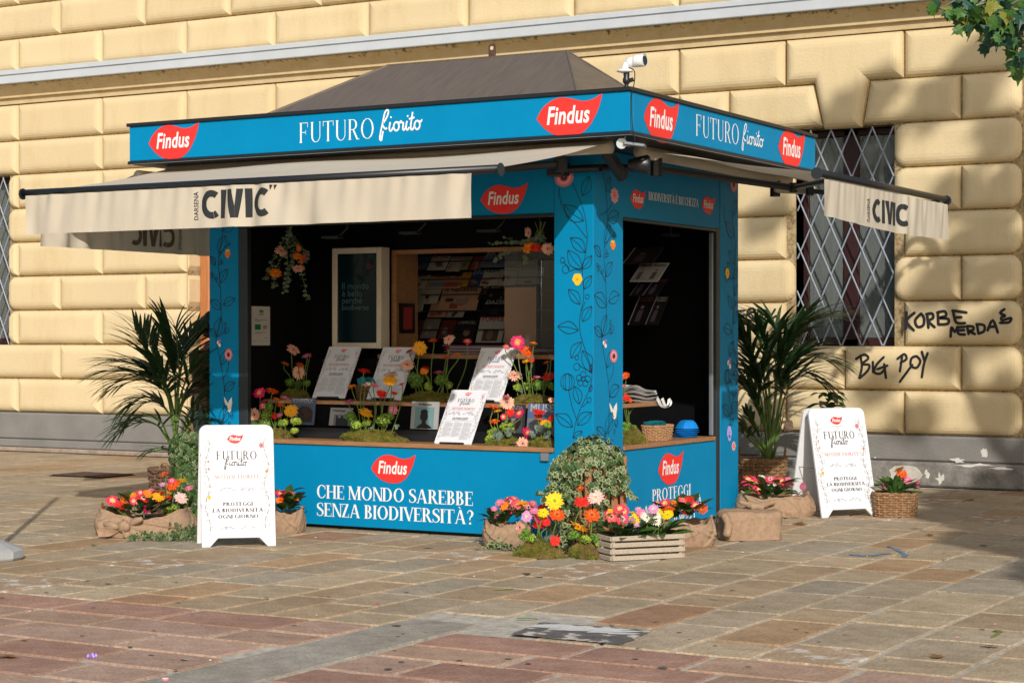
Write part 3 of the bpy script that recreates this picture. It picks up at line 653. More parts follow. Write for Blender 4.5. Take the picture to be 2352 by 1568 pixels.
graffiti('graffiti', [[(1832, 733), (1838, 668), (1860, 700), (1878, 665)], [(1880, 670), (1885, 712), (1930, 718)], [(1885, 690), (1925, 688)], [(1880, 668), (1930, 665)], [(1945, 665), (1955, 715)], [(1942, 660), (1985, 665), (1985, 688), (1960, 695), (1998, 715)],
    [(2012, 650), (2022, 712)], [(2008, 648), (2060, 655), (2060, 695), (2022, 712)], [(2085, 690), (2120, 620), (2155, 705)], [(2090, 668), (2140, 662)]], z6, 14, bld)
graffiti('graffiti', [[(1215, 862), (1225, 940), (1207, 1015)], [(1185, 885), (1240, 855), (1270, 880), (1225, 920), (1275, 925), (1265, 965), (1212, 1015)], [(1300, 905), (1302, 975)], [(1375, 872), (1325, 925), (1310, 975), (1350, 985), (1385, 950)], [(1330, 955), (1400, 930)], [(1378, 920), (1390, 1015)]], z6, 13, bld)
graffiti('graffiti', [[(1500, 870), (1485, 970)], [(1468, 885), (1515, 852), (1530, 885), (1490, 910)], [(1600, 865), (1565, 880), (1560, 930), (1600, 945), (1625, 900), (1600, 865)], [(1570, 925), (1485, 1040)], [(1635, 835), (1655, 905)], [(1675, 845), (1650, 920), (1635, 1010)]], z6, 13, bld)
graffiti('graffiti', [[(330, 560), (420, 555)], [(380, 590), (430, 585)], [(375, 630), (425, 615)], [(445, 560), (428, 630)], [(450, 545), (480, 540), (485, 560), (450, 585), (498, 628)], [(515, 560), (505, 625)], [(512, 550), (560, 552), (578, 580), (545, 625), (515, 650)], [(632, 545), (590, 620), (640, 590)]], z6, 11, bld)
# ------------------------------------------------------------ drain grate, parasol base
gr = thing('drain_grate', 'rusty brown drain grate set in the paving by the wall at left', 'drain grate', PG(212, 1092))
RUST = mat('rusty_iron', (.09, .05, .035), .8, .3, 20, .3, 50); c = PG(212, 1092)
obj('grate_pit_shade', MB().box(c.x-.4, c.y-.3, .002, c.x+.4, c.y+.3, .008), mat('pit_dark', (.01, .008, .007), .9, 0), gr)  # solid dark plate, its colour standing for the shade of the pit below
for i in range(16): obj('grate_bar', MB().cbox(c.x-.38+i*.049, c.y-.28, .009, c.x-.355+i*.049, c.y+.28, .02, .003), RUST, gr)
CON = mat('pale_concrete', (.36, .37, .37), .75, .1, 12, .2, 60); c = PG(-34, 1284)
pb = thing('parasol_base', 'round pale grey concrete parasol base at the left edge of the paving', 'parasol base', (c.x, c.y, 0))
obj('weight', MB().lathe([(.27, .005), (.28, .02), (.28, .07), (.25, .085), (.06, .16), (.04, .17)], (c.x, c.y, 0), 12), CON, pb)
obj('pole', MB().tube([(c.x, c.y, .16), (c.x, c.y, 3.0)], .026, 10), STEEL, pb, smooth=True)
cs = CON
# ------------------------------------------------------------ the kiosk
XL, XR, YF, YK = -10.67, -6.864, 13.206, 16.07
FX0, FX1, FY0, FY1 = -11.03, -6.225, 12.567, 16.35
ki = thing('kiosk', 'teal flower-print newspaper kiosk with brown hipped roof and beige awnings', 'kiosk', ((XL+XR)/2, (YF+YK)/2, 0))
cam_front = Frame((0, YF, 0), (1, 0, 0), (0, 0, 1)); fr_side = Frame((XR, 0, 0), (0, 1, 0), (0, 0, 1))
def kbox(name, m_, *a, parent=None, c=.004, **kw): mb = MB(); mb.cbox(*a, c); return obj(name, mb, m_, parent or ki, **kw)
PXL = -10.305; CPX = -7.207; CPY = 13.72; SY1 = 15.66
kbox('base', BLACKM, XL+.12, YF+.1, .0, XR-.1, YK-.1, .05)
kbox('floor', DARKIN, XL+.02, YF+.06, .052, XR-.06, YK-.02, .1)
fp = kbox('front_panel', BLUE, PXL-.36, YF, .03, CPX-.002, YF+.04, .706)
sp = kbox('side_panel', BLUE, XR-.04, CPY+.002, .03, XR, SY1-.08, .706)
kbox('panel_frame', FRAME, XR-.05, SY1-.078, .03, XR+.003, SY1, 2.6)
# pillars
pl = kbox('corner_post', BLUE, PXL-.365, YF-.002, .708, PXL-.045, YF+.3, 3.1); kbox('door_frame', FRAME, PXL-.043, YF+.002, .746, PXL+.05, YF+.06, 2.6)
pc = kbox('corner_post', BLUE, CPX, YF-.006, .03, XR+.006, CPY, 3.1)
pr_ = kbox('corner_post', BLUE, XR-.1, SY1+.002, .03, XR+.004, YK, 3.1)
kbox('back_wall', BLUE, XL, YK-.05, .03, XR-.102, YK, 3.1); kbox('left_wall', BLUE, XL-.0, YF+.302, .03, XL+.04, YK-.052, 3.1)
kbox('inner_left_wall', DARKIN, PXL-.02, YF+.07, .75, PXL+.0, YK-.06, 2.98)
kbox('ceiling', DARKIN, XL+.05, YF+.05, 2.985, XR-.05, YK-.06, 3.0)
lf = kbox('front_lintel', BLUE, PXL-.043, YF, 2.6, CPX-.002, YF+.05, 3.1); ls = kbox('side_lintel', BLUE, XR-.05, CPY+.002, 2.585, XR, SY1, 3.1)
kbox('shutter_rail', BLACKM, PXL-.04, YF-.012, 2.572, CPX-.004, YF+.05, 2.598); kbox('shutter_rail', BLACKM, XR-.04, CPY+.004, 2.56, XR+.01, SY1-.08, 2.583)
kbox('side_jamb', STEEL, XR-.055, SY1-.115, .75, XR-.02, SY1-.085, 2.55)
# counters and stepped shelves
ct = kbox('counter', WOOD, PXL+.052, YF-.018, .708, CPX-.004, YF+.32, .745); kbox('counter', WOOD, XR-.5, CPY+.004, .708, XR+.016, SY1-.12, .743)
SH2, SH3 = 1.072, 1.47
kbox('riser', DARKIN, PXL, YF+.322, .74, XR-.51, YF+.36, SH2-.036); kbox('shelf', WOOD, PXL, YF+.36, SH2-.035, CPX+.02, YF+.78, SH2)
kbox('ledge', BLACKM, PXL, YF+.26, .745, XR-.51, YF+.32, .84)
kbox('riser', DARKIN, PXL, YF+.782, .74, XR-.51, YF+.83, SH3-.036)
YI = 14.22
kbox('shelf', WOOD, -9.45, YF+.83, SH3-.035, -7.27, YI+.3, SH3)
sh = kbox('shelf', WOOD, XR-.56, CPY+.05, SH2-.035, XR-.13, 14.75, SH2-.001)
# inner partition with a framed opening onto the magazine racks
OX0, OX1, OZ1 = -9.41, -7.55, 2.40
kbox('partition', DARKIN, PXL, YI, .1, OX0-.001, YI+.03, 2.98); kbox('partition', DARKIN, OX1, YI, .1, -7.25, YI+.03, 2.98); kbox('partition', DARKIN, OX0, YI, OZ1+.001, OX1-.001, YI+.03, 2.98)
kbox('back_lining', DARKIN, XL+.06, YK-.09, .1, XR-.06, YK-.052, 2.98); kbox('side_lining', DARKIN, XR-.13, SY1+.0, .75, XR-.102, YK-.1, 2.98)
CORK = mat('cork_panel', (.3, .15, .07), .9, .3, 60, .2, 120)
kbox('opening_frame', WOOD, OX0, YI-.02, SH3, OX0+.045, YI+.01, OZ1); kbox('opening_frame', WOOD, OX0+.046, YI-.02, OZ1-.04, OX1, YI+.01, OZ1)
kbox('opening_reveal', CORK, OX0-.02, YI+.032, SH3-.04, OX0+.002, YI+.42, OZ1); kbox('opening_reveal', CORK, OX0, YI+.032, OZ1, OX1, YI+.42, OZ1+.02)
kbox('rack_back', DARKIN, OX0-.3, YI+.62, .9, -7.7, YI+.66, 2.9)
kbox('opening_sill', WOOD, OX0, YI+.012, SH3-.02, OX1, YI+.6, SH3+.004)
mb = MB(); mb.quad((-8.28, YI+.05, SH3+.01), (-7.6, YI+.05, SH3+.01), (-7.6, YI+.05, OZ1-.02), (-8.28, YI+.05, OZ1-.02)); obj('sliding_pane', mb, mat('pane_glass', (.95, .97, .97), .0, 0, trans=.95, spec=.25), ki)
LED = mat('led_strip', (.05, .35, 1.0), .5, 0, emit=.9)
def leds(x0, x1, y, z):
    mb = MB(); n = int((x1-x0)/.02)
    for i in range(n): mb.box(x0+i*.02, y-.002, z-.003, x0+i*.02+.007, y+.002, z+.001)
    obj('led_strip', mb, LED, ki, kind='stuff')
leds(-9.4, -7.2, YF+.828, SH3-.038); leds(PXL+.05, -7.2, YF+.357, SH2-.038)
# roof
CU = mat('weathered_roof_metal', (.135, .105, .08), .5, .2, 4, .05, 30, .4, rgb2=(.185, .15, .118), metal=.15, stretch=(7, .8, .8), contrast=.7)
RX0, RX1, RY0, RY1, RZ = -10.72, -7.08, 13.42, 15.86, 3.44
A, B, C_, D_ = (RX0, RY0, RZ), (RX1, RY0, RZ), (RX1, RY1, RZ), (RX0, RY1, RZ); E, F_ = (-9.74, 14.64, 4.125), (-7.865, 14.64, 4.118)
rf = obj('roof', MB().add([A, B, C_, D_, E, F_], [(0, 1, 5, 4), (1, 2, 5), (2, 3, 4, 5), (3, 0, 4)]), CU, ki)
for a, b in ((A, E), (B, F_), (C_, F_), (E, F_)): obj('ridge_cap', MB().tube([a, b], .012, 6), CU, rf)
nrm = (Vector(B)-Vector(A)).cross(Vector(E)-Vector(A)).normalized(); sd = mat('streak_metal', (.2, .16, .12), .5, .2, 10, metal=.2)
def seam(t0, t1):      # standing seams up the front slope
    a = Vector(A).lerp(Vector(B), t0); b = Vector(E).lerp(Vector(F_), t1); d = (b-a)
    return MB().tube([a+nrm*.002, b+nrm*.002], .004, 4)
for i in range(0):
    t = .12+i*.127; obj('roof_seam', seam(t, t), CU, rf)
mb = MB(); e = Vector((-8.62, 14.63, 4.13)); mb.add([e+Vector((a, b, c)) for b in (0, .012) for a, c in ((-.035, -.02), (.035, -.02), (.035, .09), (.02, .11), (-.02, .11), (-.035, .09))], [tuple(range(5, -1, -1)), tuple(range(6, 12))]+[(i, (i+1) % 6, 6+(i+1) % 6, 6+i) for i in range(6)])
obj('lifting_eye', mb, RUST, rf)
q = [e+Vector((.018*math.cos(2*math.pi*k/10), -.002, .07+.018*math.sin(2*math.pi*k/10))) for k in range(10)]; obj('eye_hole', MB().add(q, [tuple(range(10))]), YEL, rf)
kbox('roof_deck', BLACKM, FX0+.03, FY0+.03, 3.405, FX1-.03, FY1-.03, 3.425)
# fascia boxes
FZ0, FZ1 = 3.135, 3.43
fF = kbox('front_fascia', BLUE, FX0, FY0, FZ0, FX1-.003, FY0+.05, FZ1); fS = kbox('side_fascia', BLUE, FX1-.05, FY0+.052, FZ0, FX1, FY1, FZ1)
kbox('left_fascia', BLUE, FX0+.001, FY0+.052, FZ0, FX0+.05, FY1, FZ1); kbox('back_fascia', BLUE, FX0+.052, FY1-.05, FZ0, FX1-.052, FY1-.001, FZ1)
for z0, z1, pr2 in ((FZ1+.001, FZ1+.03, .02), (FZ0-.026, FZ0-.001, .012)):
    kbox('fascia_trim', BLACKM, FX0-pr2, FY0-pr2, z0, FX1+pr2, FY0+.03, z1); kbox('fascia_trim', BLACKM, FX1-.03, FY0+.031, z0, FX1+pr2, FY1+pr2, z1)
    kbox('fascia_trim', BLACKM, FX0-pr2, FY0+.031, z0, FX0+.03, FY1+pr2, z1)
kbox('soffit', BLACKM, FX0+.02, FY0+.03, FZ0-.03, FX1-.02, FY1-.02, FZ0-.027)
kbox('edge_strip', STEEL, FX0-.01, FY0-.016, FZ0-.031, FX1+.014, FY0-.006, FZ0-.027, c=.0005); kbox('edge_strip', STEEL, FX1+.004, FY0-.004, FZ0-.031, FX1+.014, FY1, FZ0-.027, c=.0005)
# lettering and logos
def futuro(pr, f, a, b, v, h, Tk=.085, t=.022, mi=1): serif(pr, 'FUTURO', a, b, v, h, Tk, t, mi, gap=.08, sf=.04)
FF = Frame((0, FY0, 0), (1, 0, 0), (0, 0, 1)); FS = Frame((FX1, 0, 0), (0, 1, 0), (0, 0, 1))
def art(fr, parent, logos=(), fut=None, scr=None, lines=(), name='lettering'):
    for (xl, xr, yc, hs) in logos:
        pr = Print(fr, .003); a = fr.uv(xl, yc)[0]; b = fr.uv(xr, yc)[0]; v = fr.uv((xl+xr)/2, yc)[1]
        logo(pr, (a+b)/2, v, b-a, hs); pr.build('leaf_logo', [RED, WHITE], parent)
    pr = Print(fr, .003)
    def done(nm=name):
        nonlocal pr
        if pr.mb.v: pr.build(nm, [WHITE], parent)
        pr = Print(fr, .003)
    if fut: xl, xr, yt, yb = fut; a = fr.uv(xl, yb)[0]; b, v = fr.uv(xr, yb); v1 = fr.uv(xr, yt)[1]; futuro(pr, fr, a, b, v, v1-v, Tk=.105, t=.03, mi=0); done()
    if scr: xl, xr, yt, yb = scr; a, v = fr.uv(xl, yb); b = fr.uv(xr, yb)[0]; v1 = fr.uv(xl, yt)[1]; script(pr, a, b, v, (v1-v), .085, 0); done()
    for (s, xl, xr, yt, yb) in lines:
        a = fr.uv(xl, yb)[0]; b, v = fr.uv(xr, yb); v1 = fr.uv(xr, yt)[1]; serif(pr, s, a, b, v, v1-v, .165, .05, 0); done()
art(FF, fF, [(342, 458, 324, 1), (1233, 1384, 266, 1)], (687, 861, 271, 318), (872, 970, 254, 303))
art(FS, fS, [(1478, 1559, 276, 1), (1787, 1849, 342, 1)], (1597, 1697, 287, 334), (1703, 1753, 283, 327))
art(cam_front, fp, [(853, 955, 1075, 1)], lines=[('CHE MONDO SAREBBE', 727, 1088, 1129, 1161), ('SENZA BIODIVERSITÀ?', 727, 1088, 1172, 1204)])
art(fr_side, sp, [(1511, 1569, 1074, 1)], lines=[('PROTEGGI', 1497, 1586, 1110, 1137), ('LA BIODIVERSITÀ', 1466, 1613, 1139, 1165), ('OGNI GIORNO', 1490, 1596, 1172, 1196)])
art(cam_front, lf, [(1104, 1213, 456, 1)])
art(fr_side, ls, [(1447, 1483, 457, 1), (1611, 1642, 471, 1)], lines=[('BIODIVERSITÀ È RICCHEZZA', 1489, 1604, 458, 476)])
# vine drawings on the posts
zv = (2080, 560, 1.4)
def localA(x, y): yd = (560+y/1.4)/1.63265; return ((x-2)/200*.343, 1.6+(780-yd)*15.0/FPX)
def localB(x, y): yd = (560+y/1.4)/1.63265; return ((x-202)/153*.51, 1.6+(780-yd)*15.15/FPX)
VA = dict(stems=[[(105, 1515), (112, 1450), (135, 1370), (185, 1260), (200, 1175), (178, 1090), (150, 1005), (135, 930), (143, 850), (158, 770), (150, 640), (165, 560), (175, 480), (172, 420), (155, 320), (100, 180)], [(172, 470), (120, 400), (60, 330), (32, 250), (30, 200)], [(122, 1420), (95, 1340), (80, 1265)], [(200, 1170), (170, 1155), (130, 1130)], [(145, 850), (165, 800)], [(150, 640), (110, 630), (85, 640), (70, 610), (52, 590)], [(150, 1350), (180, 1320)], [(175, 440), (230, 360)], [(148, 690), (130, 680)], [(188, 1270), (215, 1310)], [(160, 800), (205, 770)]],
  leaves=[(150, 250, 185, 148), (157, 380, 55, 292), (165, 545, 88, 465), (148, 630, 75, 530), (148, 630, 208, 562), (160, 735, 230, 665), (137, 815, 78, 735), (152, 905, 216, 825), (130, 950, 22, 930), (92, 1095, 145, 1010), (197, 1172, 150, 1055), (197, 1172, 245, 1125), (135, 1335, 108, 1240), (190, 1270, 248, 1235), (100, 1455, 10, 1390), (125, 1445, 213, 1375), (100, 1510, 150, 1475)],
  rings=[(48, 582, 12), (64, 630, 18), (175, 775, 10), (210, 745, 15), (122, 1092, 10), (122, 1140, 16), (155, 1203, 11), (155, 1180, 14), (178, 1203, 14), (166, 1225, 14), (140, 1222, 14), (133, 1198, 14), (185, 1312, 11), (218, 1300, 15)], tulip=[(73, 1220, 36, 44)],
  fl=[(55, 148, 52, 52, 'gerbera'), (125, 683, 26, 30, 'pansy')])
VB = dict(stems=[[(278, 1500), (285, 1300), (272, 1170), (250, 1040), (245, 985), (262, 920), (270, 840), (262, 640), (255, 560), (262, 480), (275, 380), (270, 260), (250, 120)], [(275, 1230), (300, 1180), (306, 1120)], [(245, 985), (280, 960), (290, 915)], [(258, 520), (285, 470), (305, 450)], [(202, 420), (230, 360), (275, 325), (300, 280)], [(262, 1500), (290, 1440), (310, 1400)], [(267, 700), (235, 640)], [(245, 985), (202, 1130)]],
  leaves=[(275, 368, 335, 330), (258, 500, 292, 398), (240, 570, 200, 515), (265, 670, 300, 592), (270, 825, 205, 770), (280, 800, 337, 762), (245, 982, 194, 935), (248, 980, 270, 868), (270, 1145, 292, 1060), (285, 1295, 337, 1245), (262, 1490, 300, 1375), (265, 1505, 218, 1450), (265, 230, 290, 145)],
  rings=[(309, 446, 9), (268, 540, 8), (275, 556, 8), (265, 560, 9), (222, 615, 8), (232, 625, 8), (225, 635, 9), (247, 645, 9), (290, 908, 9), (298, 945, 16), (290, 955, 12), (318, 1425, 18), (322, 1440, 13), (310, 1480, 9)], tulip=[],
  fl=[(306, 1085, 20, 36, 'gerbera'), (311, 242, 22, 42, 'daisy'), (302, 502, 14, 25, 'orangeflower'), (260, 1018, 12, 25, 'orchid'), (304, 1372, 20, 46, 'butterfly')])
PK1 = mat('print_pink', (.75, .19, .22), .5, 0); PK2 = mat('print_rose', (.55, .09, .13), .5, 0); PK3 = mat('print_blush', (.8, .42, .45), .5, 0); CEN = mat('print_dark', (.06, .015, .015), .5, 0)
YLW = mat('print_yellow', (.85, .5, .02), .5, 0); ORG = mat('print_orange', (.8, .2, .02), .5, 0); PUR = mat('print_purple', (.33, .1, .5), .5, 0); LIL = mat('print_lilac', (.42, .35, .75), .5, 0); CRM = mat('print_cream', (.8, .77, .7), .5, 0); BL2 = mat('print_blue', (.08, .09, .5), .5, 0)
PMATS = [LINE, PK1, PK2, PK3, CEN, YLW, ORG, PUR, LIL, CRM, BL2]
def petals(pr, u, v, rx, ry, n, L0, W_, mi, rot=0, lift=0):
    for k in range(n):
        a = 2*math.pi*k/n+rot; ca, sa = math.cos(a), math.sin(a)
        q = [(u+(l*ca-w_*sa)*rx, v+(l*sa+w_*ca)*ry) for l, w_ in ((L0, -.04), (.6, -W_), (.93, -W_*.7), (1, 0), (.93, W_*.7), (.6, W_), (L0, .04))]
        pr.poly(q, mi, lift+(k % 2)*.0002)
def pflower(pr, u, v, rx, ry, kind):
    if kind == 'gerbera':
        petals(pr, u, v, rx, ry, 22, .2, .13, 1); petals(pr, u, v, rx*.72, ry*.72, 18, .2, .14, 3, .1, .0012); petals(pr, u, v, rx*.5, ry*.5, 16, .2, .15, 2, .2, .002)
        pr.ell(u, v, rx*.3, ry*.3, 4, .003); pr.ell(u, v, rx*.1, ry*.1, 2, .0036)
    elif kind == 'daisy': petals(pr, u, v, rx, ry, 8, .1, .3, 3); petals(pr, u, v, rx*.8, ry*.8, 8, .1, .12, 1, .1, .0015); pr.ell(u, v, rx*.22, ry*.2, 6, .003)
    elif kind in ('pansy', 'orangeflower', 'bluepansy'):
        mi = {'pansy': 5, 'orangeflower': 6, 'bluepansy': 8}[kind]
        for k, (a, r_) in enumerate(((60, .6), (120, .6), (180, .55), (0, .55), (270, .65))): pr.ell(u+rx*.45*math.cos(R_(a)), v+ry*.45*math.sin(R_(a)), rx*r_, ry*r_, mi if not (kind == 'orangeflower' and k < 2) else 5, k*.0003)
        pr.ell(u, v, rx*.2, ry*.18, 6 if kind == 'pansy' else (10 if kind == 'bluepansy' else 5), .003)
        if kind == 'bluepansy': pr.ell(u, v-ry*.4, rx*.35, ry*.28, 10, .002); pr.ell(u, v-ry*.1, rx*.15, ry*.12, 9, .0036)
    elif kind == 'orchid':
        pr.ell(u-.4*rx, v+.1*ry, rx*.55, ry*.45, 9); pr.ell(u+.3*rx, v+.5*ry, rx*.5, ry*.4, 7, .0006); pr.ell(u+.25*rx, v-.5*ry, rx*.5, ry*.45, 9, .001); pr.ell(u-.1*rx, v-.05*ry, rx*.25, ry*.22, 5, .002); pr.ell(u-.3*rx, v, rx*.14, ry*.12, 4, .003)
    elif kind == 'butterfly':
        pr.poly([(u-rx, v+ry), (u-.2*rx, v+.3*ry), (u+.1*rx, v-.4*ry), (u-.5*rx, v-.15*ry), (u-.9*rx, v+.4*ry)], 9)
        pr.poly([(u-.3*rx, v-.25*ry), (u+.2*rx, v+.45*ry), (u+.9*rx, v+.95*ry), (u+rx, v+.2*ry), (u+.8*rx, v-.3*ry), (u+.75*rx, v-.8*ry), (u+.3*rx, v-ry), (u-.1*rx, v-.8*ry)], 9, .0008)
        pr.line([(u-.35*rx, v-.1*ry), (u+.05*rx, v-.75*ry)], rx*.14, 4, .002)
def vine(fr, parent, V, loc, du=0, umin=0, umax=9, fl=None, lw=.0052, su=1, dz=0):
    pr = Print(fr, .0025)
    def X(x, y): a, b = loc(x, y); return (du+a*su, b+dz)
    def clip(ps): return all(umin+.006 < p[0] < umax-.006 for p in ps)
    for s in V['stems']:
        q = [X(*p) for p in s]; seg = []
        for p in q:
            if umin+.008 < p[0] < umax-.008: seg.append(p)
            else:
                if len(seg) > 1: pr.line(seg, lw, 0, smooth=4)
                seg = []
        if len(seg) > 1: pr.line(seg, lw, 0, smooth=4)
    for i, (bx, by, tx, ty) in enumerate(V['leaves']):
        b = X(bx, by); t = X(tx, ty); t = (min(max(t[0], umin+.012), umax-.012), t[1]); dx, dy = t[0]-b[0], t[1]-b[1]; l = math.hypot(dx, dy); nx, ny = -dy/l, dx/l; w_ = .26*l
        sgn = 1 if i % 2 else -1
        def cl(p): return (min(max(p[0], umin+.006), umax-.006), p[1])
        for sg in (1, -1):
            ww = w_*(1.15 if sg == sgn else .8)
            pr.line([cl(b), cl((b[0]+dx*.25+nx*ww*.75*sg, b[1]+dy*.25+ny*ww*.75*sg)), cl((b[0]+dx*.55+nx*ww*sg, b[1]+dy*.55+ny*ww*sg)), cl((b[0]+dx*.85+nx*ww*.45*sg, b[1]+dy*.85+ny*ww*.45*sg)), t], lw, 0, smooth=4)
        pr.line([cl(b), cl((b[0]+dx*.5+nx*w_*.2*sgn, b[1]+dy*.5+ny*w_*.2*sgn)), t], lw*.85, 0, smooth=4)
    for x, y, r_ in V['rings']:
        u, v = X(x, y); rr2 = r_/200*.343*(su if loc is localA else su*1.1)
        if umin+rr2 < u < umax-rr2: pr.ring(u, v, rr2, rr2*1.05, lw*.9)
    for x, y, rx, ry in V['tulip']:
        u, v = X(x, y); a = rx/200*.343*su; b = ry*15/FPX/1.4/1.63265
        for f in (1, .66, .33): pr.ring(u, v, a*f, b, lw*.85)
    for (x, y, rx, ry, kd) in (V['fl'] if fl is None else fl):
        u, v = X(x, y); a = rx/200*.343*su if loc is localA else rx/153*.51*su; b = ry*15/FPX/1.4/1.63265
        if umin < u < umax: pflower(pr, u, v, a, b, kd)
    pr.build('vine_print', PMATS, parent)
fA = Frame((CPX, YF-.006, 0), (1, 0, 0), (0, 0, 1)); fB = Frame((XR+.006, YF-.006, 0), (0, 1, 0), (0, 0, 1)); fL = Frame((PXL-.365, YF-.002, 0), (1, 0, 0), (0, 0, 1)); fR = Frame((XR+.004, SY1+.002, 0), (0, 1, 0), (0, 0, 1))
vine(fA, pc, VA, localA, 0, 0, .349); vine(fB, pc, VB, localB, 0, 0, .52); vine(fL, pl, VB, localB, -.02, 0, .32, su=.68, lw=.0058)
vine(fR, pr_, VA, localA, .03, 0, .405, fl=[(150, 60, 45, 52, 'gerbera'), (70, 600, 26, 30, 'pansy'), (95, 1140, 26, 36, 'orchid'), (95, 1560, 30, 44, 'bluepansy'), (150, 1640, 26, 30, 'daisy')], su=1.05, lw=.0065)
# awnings
CANV = mat('awning_canvas', (.60, .53, .42), .85, .04, 4, .04, 200, .15, sss=.15)
CIV = mat('canvas_ink', (.022, .025, .028), .8, 0); GHOST = mat('ink_showing_through', (.16, .12, .07), .85, 0)
def canopy(root, along, out, L0, Lx, roll, z0, zb, n=26, sag=.02, wav=.012, seed=0):
    """fabric from the roller to the front bar; along/out are unit vectors"""
    mb = MB(); m_ = 9; r = random.Random(seed); ph = [r.uniform(0, 6) for _ in range(3)]
    vs = []
    for j in range(m_+1):
        t = j/m_
        for i in range(n+1):
            s = i/n; z = z0+(zb-z0)*t-sag*math.sin(math.pi*t)*(1+.3*math.sin(3*math.pi*s+ph[0]))-wav*(1-t)*math.sin(s*11+ph[1])*math.sin(math.pi*min(1, t*2+.2))
            vs.append(root+along*(Lx*s)+out*(roll*t)+UP*(z-root.z))
    mb.add(vs, [(j*(n+1)+i, j*(n+1)+i+1, (j+1)*(n+1)+i+1, (j+1)*(n+1)+i) for j in range(m_) for i in range(n)]); return mb
VD = {}
def valance(p0, along, out, Lx, z1, z0, n=190, seed=0, mats=CANV, drop=lambda s: 0, amp=.034):
    r = random.Random(seed); fs = [(r.uniform(30, 115)*Lx/4.3, r.uniform(0, 6), r.uniform(.3, 1)) for _ in range(9)]; mb = MB(); vs = []; m_ = 8
    def disp(s, t):
        w_ = sum(a*math.sin(f*s+p+t*1.2*math.sin(p)) for f, p, a in fs)/3; w2 = sum(a*math.sin(f*2.1*s+p*2+t*2) for f, p, a in fs)/3
        return amp*(w_*(.4+.75*t)*(.6+.5*math.sin(s*9+seed))+w2*.4*(1.2-t)+.12*math.sin(s*700)*(t > .93))
    VD[seed] = lambda co: out*(disp((co-p0).dot(along)/Lx, min(1, max(0, (z1-co.z)/(z1-z0)))))
    for j in range(m_+1):
        t = j/m_
        for i in range(n+1):
            s = i/n
            vs.append(p0+along*(Lx*s)+out*disp(s, t)+UP*(z1+(z0-z1)*t-drop(s)*t-p0.z))
    mb.add(vs, [(j*(n+1)+i, j*(n+1)+i+1, (j+1)*(n+1)+i+1, (j+1)*(n+1)+i) for j in range(m_) for i in range(n)]); return mb
AX0, AX1, AYB, AZB = -10.84, -6.526, 11.136, 2.765
AW = []
def awning(root, along, out, Lx, roll, z0, zb, seed, name):
    a = obj(name, canopy(root, along, out, 0, Lx, roll, z0, zb, seed=seed), CANV, ki, smooth=True)
    c0 = root+out*roll+UP*(zb-root.z)
    t = MB().tube([c0-along*.03-UP*.005, c0+along*(Lx+.03)-UP*.005], .028, 10); obj('front_bar', t, BLACKM, a, smooth=True)
    for s in (-.035, Lx+.035): obj('bar_end_cap', MB().tube([c0+along*s-UP*.012-along*.004, c0+along*s-UP*.012+along*.004], .046, 10), FRAME, a)
    t = MB().tube([root+UP*(z0-root.z-.03), root+along*Lx+UP*(z0-root.z-.03)], .052, 12); obj('roller', t, CANV, a, smooth=True)
    for f0, f1 in ((.1, .44), (.9, .56)):
        e = root+along*(Lx*f0)+UP*(z0-root.z-.14); k_ = root+along*(Lx*f1)+out*(roll*.5)+UP*((z0+zb)/2-root.z-.12); h_ = c0+along*(Lx*(.06 if f0 < .5 else .94)-0)-UP*.05
        mb = MB(); mb.tube([e, k_], .03, 6); mb.tube([k_, h_], .022, 6); mb.tube([k_-UP*.04, k_+UP*.04], .035, 8); mb.tube([e-UP*.06, e+UP*.08], .05, 8); obj('folding_arm', mb, BLACKM, a)
    return a, c0
rootF = Vector((AX0, 12.86, 3.09))
aF, c0 = awning(rootF, Vector((1, 0, 0)), Vector((0, -1, 0)), AX1-AX0, 12.86-AYB, 3.09, AZB, 4, 'front_awning')
v0 = c0+Vector((.02, -.03, -.03)); vl = obj('valance', valance(v0, Vector((1, 0, 0)), Vector((0, -1, 0)), AX1-AX0-.2, AZB-.03, AZB-.335, seed=3), CANV, aF, smooth=True)
hem = MB(); 
